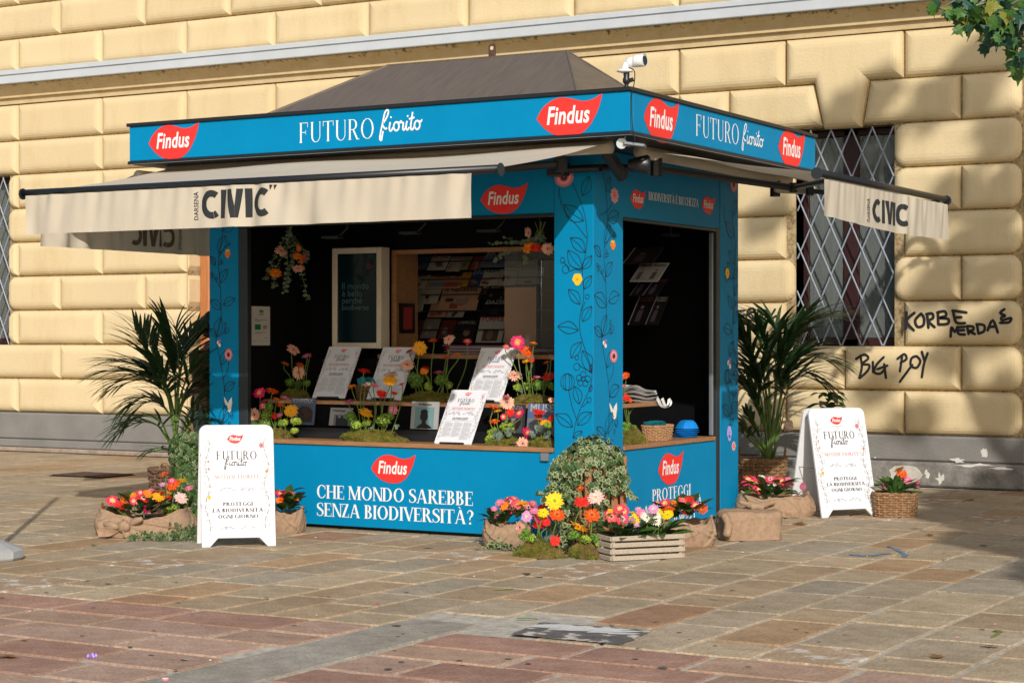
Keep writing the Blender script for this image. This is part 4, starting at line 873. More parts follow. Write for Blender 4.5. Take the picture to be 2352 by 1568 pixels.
def civic(fr, xl, xr, yt, yb, xs, parent, mirror=False, mats=(CIV,), d=.002, warp=3, u0=None, L=1, clipA=False):
    pr = Print(fr, d, .0004)
    if u0 is None: a, v = fr.uv(xl, yb); b = fr.uv(xr, yb)[0]; v1 = fr.uv(xl, yt)[1]; h = v1-v; sa = fr.uv(xs[0], yb)[0]; sb = fr.uv(xs[1], yb)[0]
    else: a, v, b, h, sa, sb = u0
    W_ = b-a; Z0 = MB()
    def X(q): return (b-(q*W_) if mirror else a+q*W_)
    def poly(pts): pr.poly([(X(p), v+q*h) for p, q in pts])
    def cshape(c0_):
        n = 20; o = []; i_ = []
        for k in range(n+1):
            al = R_(52+256*k/n); o.append((c0_+.15*math.cos(al), .5+.5*math.sin(al))); i_.append((c0_+.068*math.cos(al), .5+.27*math.sin(al)))
        for k in range(n): poly([o[k], o[k+1], i_[k+1], i_[k]])
    cshape(.15); poly([(.275, 0), (.36, 0), (.36, 1), (.275, 1)]); poly([(.375, 1), (.465, 1), (.505, .42), (.505, 0), (.455, 0)]); poly([(.506, 0), (.545, 0), (.61, 1), (.53, 1), (.506, .42)])
    poly([(.63, 0), (.72, 0), (.72, 1), (.63, 1)]); cshape(.895)
    for k in (0, 1): poly([(1.0+.045*k, 1.08), (1.04+.045*k, 1.08), (1.005+.045*k, .9)])
    sans(pr, 'DARSENA', 0, 1, 0, bold=.02) if False else None
    vs, fs = textpolys('DARSENA', .015, 0); x0 = min(p for p, _ in vs); x1 = max(p for p, _ in vs); hh = max(q for _, q in vs); out = []
    for p, q in vs:      # reads upwards, to the left of the word
        uu = (1-q/hh); vv = (p-x0)/(x1-x0)
        if mirror: out.append(fr.p(sb+(sa-sb)*uu if False else sa+(sb-sa)*(1-uu), v-.05*h+vv*h*1.0, d))
        else: out.append(fr.p(sa+(sb-sa)*uu, v-.03*h+vv*h*1.0, d))
    if clipA: pass
    pr.mb.add(out, fs if not mirror else [tuple(reversed(f)) for f in fs], 0)
    pr.warp(VD[warp])
    return pr.build('lettering', list(mats), parent)
FV = Frame((0, AYB-.03, 0), (1, 0, 0), (0, 0, 1)); civic(FV, 463, 622, 438, 503, (445, 454), vl)  # front
# right-hand awning
sx0 = Vector((-6.5, 13.28, 3.1))
aS, c1 = awning(sx0, Vector((0, 1, 0)), Vector((1, 0, 0)), 3.1, 1.47, 3.09, 2.835, 9, 'side_awning')
v1 = c1+Vector((.03, .03, -.045)); vs_ = obj('valance', valance(v1, Vector((0, 1, 0)), Vector((1, 0, 0)), 3.06, 2.785, 2.52, seed=8, drop=lambda s: .035*math.sin(math.pi*s*.9)+.03*s, amp=.022), CANV, aS, smooth=True)
FV2 = Frame((c1.x+.03, 0, 0), (0, 1, 0), (0, 0, 1)); civic(FV2, 2003, 2080, 455, 509, (1992, 1998), vs_, warp=8)
# left-hand awning, seen from behind its valance
rl = Vector((-11.05, 16.1, 3.05))
aL, c2 = awning(rl, Vector((0, -1, 0)), Vector((-1, 0, 0)), 3.4, 1.1, 3.05, 2.80, 12, 'left_awning')
vL = obj('valance', valance(c2+Vector((-.03, -.03, -.045)), Vector((0, -1, 0)), Vector((-1, 0, 0)), 3.36, 2.74, 2.44, seed=18), CANV, aL, smooth=True)
FV3 = Frame((c2.x-.03, 0, 0), (0, 1, 0), (0, 0, 1)); a3 = PX(300, 540, c2.x-.03).y; b3 = PX(400, 550, c2.x-.03).y
civic(FV3, 0, 0, 0, 0, (0, 0), vL, mirror=True, mats=(GHOST,), d=.002, warp=18, u0=(a3, 2.5, b3, .2, b3+.08, b3+.14))
# ------------------------------------------------------------ camera and corner lamps
cm = thing('security_camera', 'white bullet security camera on a black ball mount at the roof corner', 'security camera', (-6.28, 12.62, FZ1+.03))
WP = mat('white_plastic', (.75, .76, .77), .3, .03, 5, spec=.5); LENS = mat('lens_black', (.01, .01, .012), .1, 0, spec=.8)
b0 = Vector((-6.28, 12.62, FZ1+.03))
obj('ball_mount', MB().lathe([(.028, 0), (.03, .01), (.018, .02), (.02, .035), (.034, .05), (.036, .08), (.026, .1), (.03, .125), (.026, .14)], b0, 12), BLACKM, cm, smooth=True)
obj('clamp_knob', MB().tube([b0+RT*.03+UP*.07, b0+RT*.065+UP*.08], .02, 8), BLACKM, cm)
obj('base_plate', MB().lathe([(.03, .14), (.075, .15), (.07, .168), (.04, .175)], b0-RT*.015, 16, M=None), WP, cm, smooth=True)
j0 = b0-RT*.02+UP*.17; ax = (RT*.85-FW*.5+UP*.05).normalized(); j1 = b0+RT*.03+UP*.235
obj('swivel_arm', MB().tube(smoothpts([j0, j0+UP*.04+RT*.015, j1], 4), [.032]*4+[.036]*5, 10), WP, cm, smooth=True)
e0 = j1-ax*.03; bd = MB().tube([e0, e0+ax*.005, e0+ax*.07, e0+ax*.072, e0+ax*.078, e0+ax*.17, e0+ax*.185], [.035, .045, .05, .046, .052, .056, .05], 16); cb = obj('camera_body', bd, WP, cm, smooth=True)
obj('lens', MB().tube([e0+ax*.186, e0+ax*.194], [.047, .04], 16), LENS, cb); obj('sunshade', MB().tube([e0+ax*.1+UP*.006, e0+ax*.19+UP*.008], [.056, .056], 16, caps=False), WP, cb, smooth=True)
for ob in [o for o in bpy.data.objects if o.parent == cm or (o.parent and o.parent.parent == cm)]:
    for v in ob.data.vertices: v.co *= .8
obj('cable', MB().tube(smoothpts([b0+RT*.02+UP*.15, b0+RT*.06+UP*.12, b0+RT*.055+UP*.02, Vector((FX1+.028, FY0-.024, 3.4)), Vector((FX1+.028, FY0-.02, 3.2)), Vector((FX1+.03, FY0+.02, 3.06))], 5), .004, 5), BLACKM, cm)
lp = thing('corner_floodlight', 'grey tilted floodlight under the fascia corner of the kiosk', 'floodlight', PD(1440, 330, 14.1)); p = PD(1440, 330, 14.1)
mb = MB(); mb.cbox(-.02, -.05, -.012, .14, .05, .012, .006, M=T(p) @ Matrix.Rotation(.3, 4, 'Z') @ Matrix.Rotation(.15, 4, 'Y')); obj('lamp_head', mb, STEEL, lp)
obj('bracket', MB().tube([p+UP*.09, p-RT*.03+UP*.0, p+RT*.02-UP*.02], .008, 6), STEEL, lp); obj('disc', MB().tube([p-RT*.04-FW*.01, p-RT*.04+FW*.01], .04, 14), STEEL, lp)
lp = thing('black_spotlight', 'round black spotlight hanging beside the corner post', 'spotlight', PD(1472, 378, 14.6)); p = PD(1472, 378, 14.6)
obj('housing', MB().tube([p-RT*.1, p-RT*.02, p+RT*.05, p+RT*.07], [.035, .06, .075, .06], 12), BLACKM, lp, smooth=True); obj('bulb_glass', MB().lathe([(.0, .02), (.04, .015), (.05, 0)], n=12, M=normframe(p+RT*.02-FW*.04, -FW)), LENS, lp)
mb = MB(); mb.tube([(-7.05, YF-.1, 2.93), (-6.75, YF-.1, 2.93)], .03, 8); mb.tube([(-6.75, YF-.1, 2.93), (-6.62, YF+.4, 2.96)], .03, 8); mb.cbox(-7.2, YF-.15, 2.88, -7.05, YF-.03, 2.99, .01); mb.tube([(-6.64, 12.9, 3.1), (-6.6, 13.2, 2.86)], .05, 8); obj('bracket_arm', mb, BLACKM, ki)
obj('latch', MB().cbox(-7.32, YF-.03, .64, -7.25, YF-.001, .705, .004), STEEL, ki)
for (x, y) in ((766, 545), (945, 535), (1125, 530)):
    p = PY(x, y, YF+.42); s_ = thing('ceiling_spotlight', {766: 'black spotlight under the kiosk ceiling above the hanging bouquet', 945: 'black spotlight under the kiosk ceiling above the white framed screen', 1125: 'black spotlight under the kiosk ceiling above the magazine window'}[x], 'spotlight', p, 'spotlights under the kiosk ceiling')
    mb = MB(); mb.cbox(-.1, -.05, -.012, .08, .05, .012, .004, M=T(p)); obj('lamp_head', mb, FRAME, s_); obj('bracket', MB().tube([p+RT*.04, p+RT*.12+UP*.08, p+RT*.12+UP*(2.985-p.z)], .01, 6), BLACKM, s_)
p = PX(1540, 540, XR-.35); s_ = thing('ceiling_spotlight', 'black spotlight under the ceiling in the side opening', 'spotlight', p, 'spotlights under the kiosk ceiling')
mb = MB(); mb.cbox(-.05, -.08, -.012, .05, .1, .012, .004, M=T(p)); obj('lamp_head', mb, FRAME, s_); obj('bracket', MB().tube([p, p+UP*.1, p+UP*(2.985-p.z)], .01, 6), BLACKM, s_)
# ------------------------------------------------------------ framed screen, notice, magazines
CREAM = mat('cream_frame', (.6, .53, .43), .55, .06, 8); SCR = mat('dark_teal_screen', (.002, .014, .02), .1, .2, 2, spec=.25); PALE = mat('screen_text', (.05, .12, .14), .3, 0)
YS = 14.0; sfr = Frame((0, YS, 0), (1, 0, 0), (0, 0, 1)); u0, w0 = sfr.uv(762, 800); u1, w1 = sfr.uv(875, 567)
st = thing('framed_screen', 'tall cream framed dark screen hanging on the black inner wall', 'screen', ((u0+u1)/2, YS, w0)); d = .052
for a in ((u0, w0, u0+d, w1), (u1-d, w0, u1, w1), (u0+d+.001, w0, u1-d-.001, w0+d), (u0+d+.001, w1-d, u1-d-.001, w1)):
    mb = MB(); mb.cbox(a[0], YS, a[1], a[2], YS+.14, a[3], .006); obj('frame', mb, CREAM, st)
obj('screen', MB().box(u0+d, YS+.02, w0+d, u1-d, YS+.1, w1-d), SCR, st)
pr = Print(Frame((0, YS+.02, 0), (1, 0, 0), (0, 0, 1)), .002)
for s, x0_, x1_, y_ in (('Il mondo', 786, 847, 664), ('è bello', 786, 832, 681), ('perché', 786, 832, 697), ('biodiverso', 786, 847, 712)):
    f2 = pr.fr; sans(pr, s, f2.uv(x0_, y_)[0], f2.uv(x1_, y_)[0], f2.uv(x0_, y_)[1], bold=.0)
u, v = pr.fr.uv(848, 612); petals(pr, u, v, .03, .03, 12, .2, .2, 1); pr.build('screen_text', [PALE, mat('dim_red', (.12, .02, .02), .5, 0)], st)
NOT = mat('notice_paper', (.5, .47, .43), .7, .04, 10); GRN = mat('notice_green', (.0, .14, .06), .6, 0); GRY = mat('notice_ink', (.12, .12, .12), .6, 0)
nf = Frame((PXL+.004, 0, 0), (0, 1, 0), (0, 0, 1)); a, zb = nf.uv(578, 793); b_, zt = nf.uv(620, 704)
no = thing('paper_notice', 'white paper notice with green emblem taped inside the left end of the kiosk', 'notice', (PXL, (a+b_)/2, zb))
obj('sheet', MB().box(PXL+.001, a, zb, PXL+.005, b_, zt), NOT, no)
pr = Print(Frame((PXL+.005, 0, 0), (0, 1, 0), (0, 0, 1)), .002); W_ = b_-a; H_ = zt-zb
pr.poly([(a+.4*W_, zb+.86*H_), (a+.5*W_, zb+.86*H_), (a+.47*W_, zb+.92*H_), (a+.44*W_, zb+.92*H_)]); sans(pr, 'AM', a+.4*W_, a+.62*W_, zb+.84*H_, h=.07*H_, bold=.05); pr.poly([(a+.16*W_, zb+.4*H_), (a+.48*W_, zb+.4*H_), (a+.48*W_, zb+.54*H_), (a+.16*W_, zb+.54*H_)])
for k, (l0, l1, z_) in enumerate(((.38, .64, .8), (.4, .62, .775), (.16, .3, .68), (.16, .84, .645), (.16, .5, .61), (.16, .76, .33), (.16, .55, .3), (.66, .9, .18), (.12, .24, .1), (.34, .42, .1), (.52, .62, .1), (.72, .9, .1))+tuple((.6, .82, .5-.02*i) for i in range(5))): pr.poly([(a+l0*W_, zb+z_*H_), (a+l1*W_, zb+z_*H_), (a+l1*W_, zb+(z_+.012)*H_), (a+l0*W_, zb+(z_+.012)*H_)], 1)
pr.build('print', [GRN, GRY], no)
mpx = PX(917, 735, OX0+.002); card = thing('card_reader_panel', 'small black panel with a red card on the cork reveal beside the magazine window', 'panel', mpx)
cy0, cy1 = YI+.1, YI+.34; zz = PX(917, 765, OX0).z
obj('backing', MB().box(OX0+.003, cy0, zz, OX0+.02, cy1, zz+.27), BLACKM, card); obj('red_card', MB().box(OX0+.021, cy0+.05, zz+.035, OX0+.025, cy1-.05, zz+.235), mat('dull_red', (.3, .03, .03), .6, 0), card)
CM = {}
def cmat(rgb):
    rgb = tuple(c*.48 for c in rgb)  # covers darkened: the dim light inside the kiosk is put into their colour
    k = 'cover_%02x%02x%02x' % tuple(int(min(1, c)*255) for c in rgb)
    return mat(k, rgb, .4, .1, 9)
def magazine(fr, x0, y0, x1, y1, col, title, tcol, label, art_=None, lean=.14, d=0, cat='magazine', group='magazines in the kiosk', xs=.55, fit=None, sub=None):
    a, zb = fr.uv(x0, y1); b, zt = fr.uv(x1, y0); zb2 = fr.uv(x1, y1)[1]; zb = (zb+zb2)/2; W_ = b-a; H_ = zt-zb; O = fr.p(a, zb, d)
    up = (fr.V*H_ - fr.N*lean); H_ = up.length; up.normalize(); f = Frame(O, fr.U, up); t = thing('magazine' if cat == 'magazine' else 'newspaper', label, cat, O, group)
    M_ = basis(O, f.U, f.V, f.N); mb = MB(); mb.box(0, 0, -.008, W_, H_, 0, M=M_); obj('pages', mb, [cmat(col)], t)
    pr = Print(f, .0015, .0001); cols = []
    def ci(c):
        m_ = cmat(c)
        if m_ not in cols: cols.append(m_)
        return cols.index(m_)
    for q in (art_ or ()):
        if len(q) == 5: pr.poly([(q[0]*W_, q[1]*H_), (q[2]*W_, q[1]*H_), (q[2]*W_, q[3]*H_), (q[0]*W_, q[3]*H_)], ci(q[4]))
        elif len(q) == 6: pr.ell(q[0]*W_, q[1]*H_, q[2]*W_, q[3]*H_, ci(q[4]), .0003)
        else: pr.poly([(p_[0]*W_, p_[1]*H_) for p_ in q[1]], ci(q[0]), .0004)
    if title:
        l0, l1, tv, th = fit or (.08, .92, .84, None); sans(pr, title, l0*W_, l1*W_, tv*H_, h=th*H_ if th else None, bold=.02, mi=ci(tcol), lift=.0012)
    if pr.mb.v: pr.build('cover_print', cols, t)
    return t
CVF = Frame((0, YF+.27, 0), (1, 0, 0), (0, 0, 1)); W9 = (.7, .7, .7)
magazine(CVF, 665, 916, 721, 975, (.15, .2, .33), 'KINFOLK', (.6, .6, .62), 'blue grey magazine standing left on the lower ledge beside gerberas', [('x', 0) and ((.07, .055, .05), [(.35, .1), (.9, .1), (.92, .5), (.75, .7), (.45, .72), (.3, .55)]), (.62, .48, .3, .22, (.2, .13, .1), 0)], .03)
magazine(CVF, 755, 937, 806, 977, (.62, .62, .62), 'WhitePaper', (.03, .03, .03), 'small white magazine with black and white photo on the lower ledge', [(.2, 0, .95, .62, (.3, .3, .3)), (.3, 0, .85, .55, (.03, .03, .03)), (.38, .42, .5, .58, (.4, .4, .4)), (.62, .42, .74, .58, (.4, .4, .4))], .03, fit=(.1, .7, .78, None))
magazine(CVF, 942, 923, 1005, 985, (.68, .68, .68), 'ArtReview', (.03, .03, .03), 'white magazine with a dark portrait on a pale teal panel', [(.14, .02, .84, .8, (.3, .52, .54)), ((.035, .02, .018), [(.2, .02), (.8, .02), (.72, .12), (.56, .2), (.55, .3), (.42, .3), (.4, .2), (.28, .12)]), (.48, .46, .145, .19, (.04, .022, .018), 0), (.48, .62, .135, .1, (.02, .018, .018), 0)], .03, fit=(.25, .74, .86, None))
magazine(CVF, 1150, 929, 1203, 1000, (.07, .07, .075), 'GRAZIA', (.4, .4, .4), 'dark magazine with a grey photo behind the right hand gerberas', [(.1, .0, .9, .75, (.13, .13, .14)), (.4, 0, .62, .55, (.45, .45, .45))], .03, fit=(.2, .9, .84, None))
magazine(CVF, 1209, 928, 1274, 1001, (.18, .28, .55), 'MUSE', (.75, .75, .78), 'blue magazine with white title on the lower ledge beside the corner post', [(0, 0, 1, .55, (.3, .34, .4)), (.3, .1, .6, .4, (.4, .42, .45)), (.55, .3, .66, .52, (.06, .05, .05))], .03, fit=(.1, .93, .76, None))
zr = (1450, 850, 3.135); RF = Frame((0, YI+.5, 0), (1, 0, 0), (0, 0, 1))
def rack(x0, y0, x1, y1, *a, **k): p = zc(zr, x0, y0); q = zc(zr, x1, y1); return magazine(RF, p[0], p[1], q[0], q[1], *a, group='magazines on the inner rack', **k)
D3 = (.02, .02, .02)
Rk = [((255, 345, 350, 500), (.1, .2, .35), '', W9, 'blue magazine at the left end of the top rack row'), ((355, 345, 480, 500), (.06, .15, .25), '', W9, 'navy magazine second from the left in the top rack row'),
 ((490, 340, 700, 505), (.62, .6, .56), 'la vie', (.5, .05, .1), 'white fashion magazine with small red title in the top rack row'), ((705, 345, 860, 520), (.5, .47, .45), 'femme', (.6, .08, .08), 'pale magazine with a red title in the top rack row'), ((870, 345, 965, 500), (.3, .34, .2), '', W9, 'green and white magazine in the middle of the top rack row'),
 ((970, 340, 1080, 500), (.4, .06, .04), '', W9, 'red patterned magazine in the top rack row'), ((1085, 325, 1400, 470), (.2, .25, .4), 'MUSE', (.6, .65, .75), 'wide blue grey magazine with pale title in the top rack row'),
 ((255, 565, 450, 720), (.6, .55, .45), 'CORRIERE', D3, 'cream folded newspaper at the left of the second rack row'), ((455, 570, 860, 720), (.62, .38, .26), 'FINANCIAL TIMES', D3, 'salmon pink newspaper with a blue and red strip in the second rack row'),
 ((850, 530, 955, 700), (.65, .35, .03), 'INTERNI', D3, 'yellow magazine in the middle of the second rack row'), ((960, 530, 1105, 700), (.04, .07, .2), 'blu', (.2, .4, .8), 'navy magazine beside the yellow one in the rack'),
 ((1110, 500, 1310, 690), (.6, .58, .55), 'Rabbit', D3, 'white magazine with a landscape photo in the second rack row'), ((1315, 495, 1435, 690), (.6, .6, .58), 'gent', D3, 'white magazine overlapped by its neighbour in the second rack row'), ((1440, 490, 1630, 690), (.45, .44, .43), 'gentlewoman', D3, 'grey and white magazine behind the sliding glass'), ((1640, 480, 1930, 680), (.33, .35, .38), 'KONFEKT', D3, 'pale grey magazine at the right end of the second rack row'),
 ((255, 715, 420, 1000), (.5, .5, .42), '', D3, 'yellowish newspaper at the left of the third rack row'), ((425, 720, 590, 900), (.55, .52, .48), '', D3, 'grey newspaper in the third rack row'), ((600, 710, 1050, 990), (.58, .36, .23), 'la Repubblica', D3, 'large salmon newspaper in the third rack row'),
 ((1075, 700, 1160, 850), (.02, .02, .02), 'MO', W9, 'black magazine, first of three alike in the third rack row'), ((1165, 700, 1305, 850), (.02, .02, .02), 'MONO', W9, 'black magazine, middle of three alike in the third rack row'), ((1310, 700, 1400, 850), (.02, .02, .02), 'MO', W9, 'black magazine, last of three alike in the third rack row'),
 ((490, 860, 700, 1060), (.5, .3, .22), '', D3, 'pinkish newspaper in the fourth rack row'), ((705, 880, 900, 1060), (.45, .42, .36), '', D3, 'folded newspaper in the fourth rack row'), ((1100, 880, 1390, 1040), (.015, .015, .02), 'DAZED', (.7, .7, .7), 'black magazine with bold white title in the fourth rack row'),
 ((270, 1100, 400, 1330), (.12, .06, .04), '', W9, 'dark brown magazine in the bottom rack row'), ((410, 1080, 590, 1310), (.25, .22, .24), '', W9, 'red topped magazine in the bottom rack row'), ((600, 1095, 765, 1310), (.16, .03, .03), '', W9, 'dark red magazine in the bottom rack row'), ((770, 1100, 1010, 1360), (.02, .02, .02), "L'OFFICIEL", (.5, .5, .5), 'black magazine with a portrait in the bottom rack row'),
 ((1060, 1060, 1365, 1360), (.6, .58, .56), 'PURPLE', (.45, .02, .04), 'white magazine with a large dark red title in the bottom rack row'), ((1370, 1060, 1515, 1360), (.55, .53, .5), 'PUR', (.45, .02, .04), 'white magazine with red title half hidden behind brown card')]
rr = random.Random(9)
for (bx, col, ti, tc_, lb) in Rk:
    ar = []
    if ti == 'FINANCIAL TIMES': ar = [(.05, .1, .5, .45, (.15, .3, .4)), (.5, .1, .95, .45, (.45, .1, .08))]
    elif 'OFFIC' in ti: ar = [(.6, .45, .16, .17, (.35, .25, .2), 0)]
    elif ti == 'PURPLE': ar = [(.22, .05, .82, .52, (.12, .09, .05)), (.5, .3, .12, .2, (.3, .2, .15), 0)]
    elif 'DAZED' in ti: ar = [(.4, .1, .7, .5, (.06, .06, .07))]
    else:
        for k in range(rr.randint(2, 4)):
            x_ = rr.uniform(.05, .5); z_ = rr.uniform(.02, .45); c_ = rr.choice([(.05, .05, .06), (.3, .25, .2), (.12, .15, .2), (.3, .08, .06), (.35, .35, .33)]); ar.append((x_, z_, x_+rr.uniform(.15, .4), z_+rr.uniform(.1, .3), c_))
    rack(*bx, col, ti, tc_, lb, art_=ar, lean=.1, cat='newspaper' if 'newspaper' in lb else 'magazine', d=rr.uniform(0, .03))
KR = mat('brown_kraft', (.4, .2, .1), .7, .12, 5, .05, 60); a, zb = RF.uv(*zc(zr, 1495, 1410)); b_, zt = RF.uv(*zc(zr, 1905, 715))
kp = thing('cardboard_sheet', 'large sheet of brown cardboard standing behind the sliding glass', 'cardboard', (a, YI+.42, zb)); mb = MB(); mb.cbox(a, YI+.40, zb, b_, YI+.41, zt, .002); obj('sheet', mb, KR, kp)
rkt = obj('rack_wires', MB(), BLACKM, ki)
for yz in (405, 615, 795, 990, 1210): z_ = RF.uv(*zc(zr, 1000, yz))[1]; kb = MB().tube([(OX0+.02, YI+.44, z_), (OX1, YI+.44, z_)], .006, 5); obj('rack_wire', kb, BLACKM, ki)
bpy.data.objects.remove(rkt)
sk = thing('magazine_pile', 'low pile of magazines lying on the sill of the inner window', 'magazines', (-8.4, YI+.25, SH3+.005))
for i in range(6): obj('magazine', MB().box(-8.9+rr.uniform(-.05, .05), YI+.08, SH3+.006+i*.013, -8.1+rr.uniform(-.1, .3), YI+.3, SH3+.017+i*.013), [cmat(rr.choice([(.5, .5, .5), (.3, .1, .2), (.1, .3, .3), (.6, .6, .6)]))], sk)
# magazines on the rack seen through the side opening
zs = (2300, 850, 3.136); SF = Frame((0, 15.1, 0), (1, 0, 0), (0, 0, 1))
for (x0, y0, x1, y1, c_, ti, tc_, lb) in ((110, 225, 460, 430, (.06, .05, .05), '', W9, 'dark magazine in the top tier seen through the side opening'), (190, 412, 350, 640, (.9, .85, .9), 'Num', D3, 'grey magazine partly covered, second tier through the side opening'), (350, 412, 520, 640, (.95, .9, .92), 'Numéro', D3, 'grey magazine with black title, second tier through the side opening'),
   (190, 605, 330, 810, (.02, .02, .04), 'DAZE', (.5, .5, .5), 'black magazine with white title, third tier through the side opening'), (340, 605, 510, 810, (.02, .02, .03), 'DAZED', (.4, .12, .1), 'black magazine with dull red title, third tier through the side opening'),
   (170, 805, 370, 1150, (.025, .02, .03), 'DAZED', (.45, .15, .12), 'black magazine with pinkish title in the lowest tier through the side opening'), (375, 805, 520, 1150, (.03, .025, .03), 'AZED', (.6, .6, .55), 'black speckled magazine with white title in the lowest tier through the side opening')):
    p = zc(zs, x0, y0); q = zc(zs, x1, y1)
    magazine(SF, p[0], p[1], q[0], q[1], c_, ti, tc_, lb, [(.3, .1, .6, .5, (.25, .2, .25)), (.45, .6, .1, .06, (.5, .4, .35), 0), (0, 0, .05, 1, (.9, .9, .95))], lean=.24, group='magazines seen through the side opening', fit=(.06, .94, .8, .14))
# ------------------------------------------------------------ gerberas
FC = {'magenta': ((.72, .015, .14), (.8, .5, .1)), 'red': ((.72, .03, .02), (.35, .02, .01)), 'darkred': ((.38, .015, .012), (.1, .01, .01)), 'orangered': ((.86, .10, .012), (.3, .03, .02)), 'orange': ((.88, .24, .02), (.55, .16, .02)),
      'yelloworange': ((.9, .42, .015), (.6, .3, .03)), 'yellow': ((.88, .62, .01), (.3, .28, .03)), 'peach': ((.86, .50, .34), (.06, .02, .02)), 'palepink': ((.88, .58, .52), (.5, .35, .1)), 'pink': ((.8, .22, .36), (.6, .35, .3)),
      'rose': ((.62, .13, .22), (.4, .2, .1)), 'hotpink': ((.80, .05, .13), (.7, .5, .12)), 'coral': ((.8, .13, .12), (.05, .01, .01)), 'lilac': ((.72, .35, .58), (.6, .5, .3)), 'white': ((.85, .8, .68), (.08, .03, .02)), 'brown': ((.35, .12, .03), (.1, .04, .01)),
      'redw': ((.78, .04, .02), (.05, .01, .01)), 'hotpinkw': ((.8, .07, .15), (.06, .01, .02)), 'cream': ((.8, .65, .35), (.4, .3, .05))}
RINGC = {'redw': (.85, .6, .5), 'hotpinkw': (.85, .5, .5), 'peach': (.85, .38, .33), 'coral': (.85, .35, .3), 'magenta': (.85, .35, .12), 'hotpink': (.85, .55, .2), 'orangered': (.8, .2, .03), 'lilac': (.8, .5, .6)}
HEADS = {}
def petalmat(nm, c): return mat(nm, c, .55, .1, 30, spec=.25, sss=.22)
def head(colr, var):
    k = (colr, var)
    if k in HEADS: return HEADS[k]
    r = random.Random(hash(colr) % 1000 if False else sum(map(ord, colr))*7+var); mb = MB(); np_ = r.randint(17, 21); cup = r.uniform(-.05, .14)
    for layer, (L_, n, z0, lift, W_) in enumerate(((1.0, np_, 0, cup, .115), (.8, np_-3, .03, cup+.08, .095), (.5, 14, .06, cup+.14, .07))):
        for i in range(n):
            a = 2*math.pi*(i+.5*layer)/n+r.uniform(-.05, .05); L2 = L_*r.uniform(.84, 1.06); ca, sa = math.cos(a), math.sin(a); dr = r.uniform(-.1, .07)
            prof = ((.16, .35, z0), (.45, .85, z0+lift*.5), (.78, 1.0, z0+lift*.7+dr), (.95, .62, z0+lift*.5+dr*1.6), (1.0, .0, z0+lift*.4+dr*1.8))
            vs = []
            for l, w_, z in prof[:4]:
                for s in (-1, 1): vs.append((ca*l*L2-sa*s*w_*W_, sa*l*L2+ca*s*w_*W_, z-abs(0)))
                
            vs.append((ca*L2, sa*L2, prof[4][2]))
            mb.add(vs, [(0, 1, 3, 2), (2, 3, 5, 4), (4, 5, 7, 6), (6, 7, 8)], 2 if layer == 2 else 0)
    mb.lathe([(.02, .02), (.2, .02), (.24, .07), (.19, .11), (.08, .1), (.02, .08)], n=10, mi=1)
    mb.lathe([(.03, -.2), (.07, -.17), (.2, -.04), (.22, 0)], n=8, mi=3)
    rc = RINGC.get(colr, tuple(min(1, c*1.15) for c in FC[colr][0]))
    HEADS[k] = mesh('gerbera_head', mb, [petalmat('petal_'+colr, FC[colr][0]), mat('disc_'+colr, FC[colr][1], .8, .3, 60), petalmat('inner_petal_'+colr, rc), STEM])
    return HEADS[k]
STEM = mat('stem_green', (.13, .2, .04), .5, .15, 10, spec=.3, sss=.1)
FR_ = random.Random(21)
FACE = {'f': .2, 'm': .82, 'u': 1.3, 'd': -1.0, 's': .2}
def flower(parent, p, r, colr, face, root, bend=.04, stem=True, rnd=FR_):
    tocam = (EYEP-p); tocam.z = 0; tocam.normalize(); side = RT*rnd.uniform(-.45, .45)
    a = FACE[face]+rnd.uniform(-.12, .12); n = (tocam*math.cos(a)+side+UP*math.sin(a)).normalized()
    if face == 's': n = (RT*rnd.choice((-1, 1))*.8+tocam*.6+UP*.1).normalized()
    h = inst('gerbera', head(colr, rnd.randint(0, 1)), parent, normframe(p, n, rnd.uniform(0, 6), r))
    if stem:
        b = p-n*r*.18; mid = b.lerp(root, .5)+Vector((rnd.uniform(-1, 1)*bend, rnd.uniform(-1, 1)*bend, 0)); q = smoothpts([b, b-n*.02-UP*.02, mid, root], 4)
        o = obj('stem', MB().tube(q, .0042 if r > .03 else .0032, 5), STEM, parent); 
    return h
def flowers(parent, zm, lst, plane, rootz, base, spread=.1, jit=.03, depth=None, vroot=None):
    for it in lst:
        x, y, r, c, f = it[:5]; X, Y = zc(zm, x, y)
        if depth is not None: p = PD(X, Y, depth+FR_.uniform(-jit, jit))
        else: p = PY(X, Y, plane+FR_.uniform(-jit, jit))
        rw = r/zm[2]/1.63265*FD(p)/FPX
        rt = Vector((base.x+(p.x-base.x)*.62+FR_.uniform(-.02, .02), base.y+(p.y-base.y)*.5, rootz))
        if p.z-rootz < .02: rt = p-UP*.01+(base-p)*.3
        flower(parent, p, rw, c, f, rt)
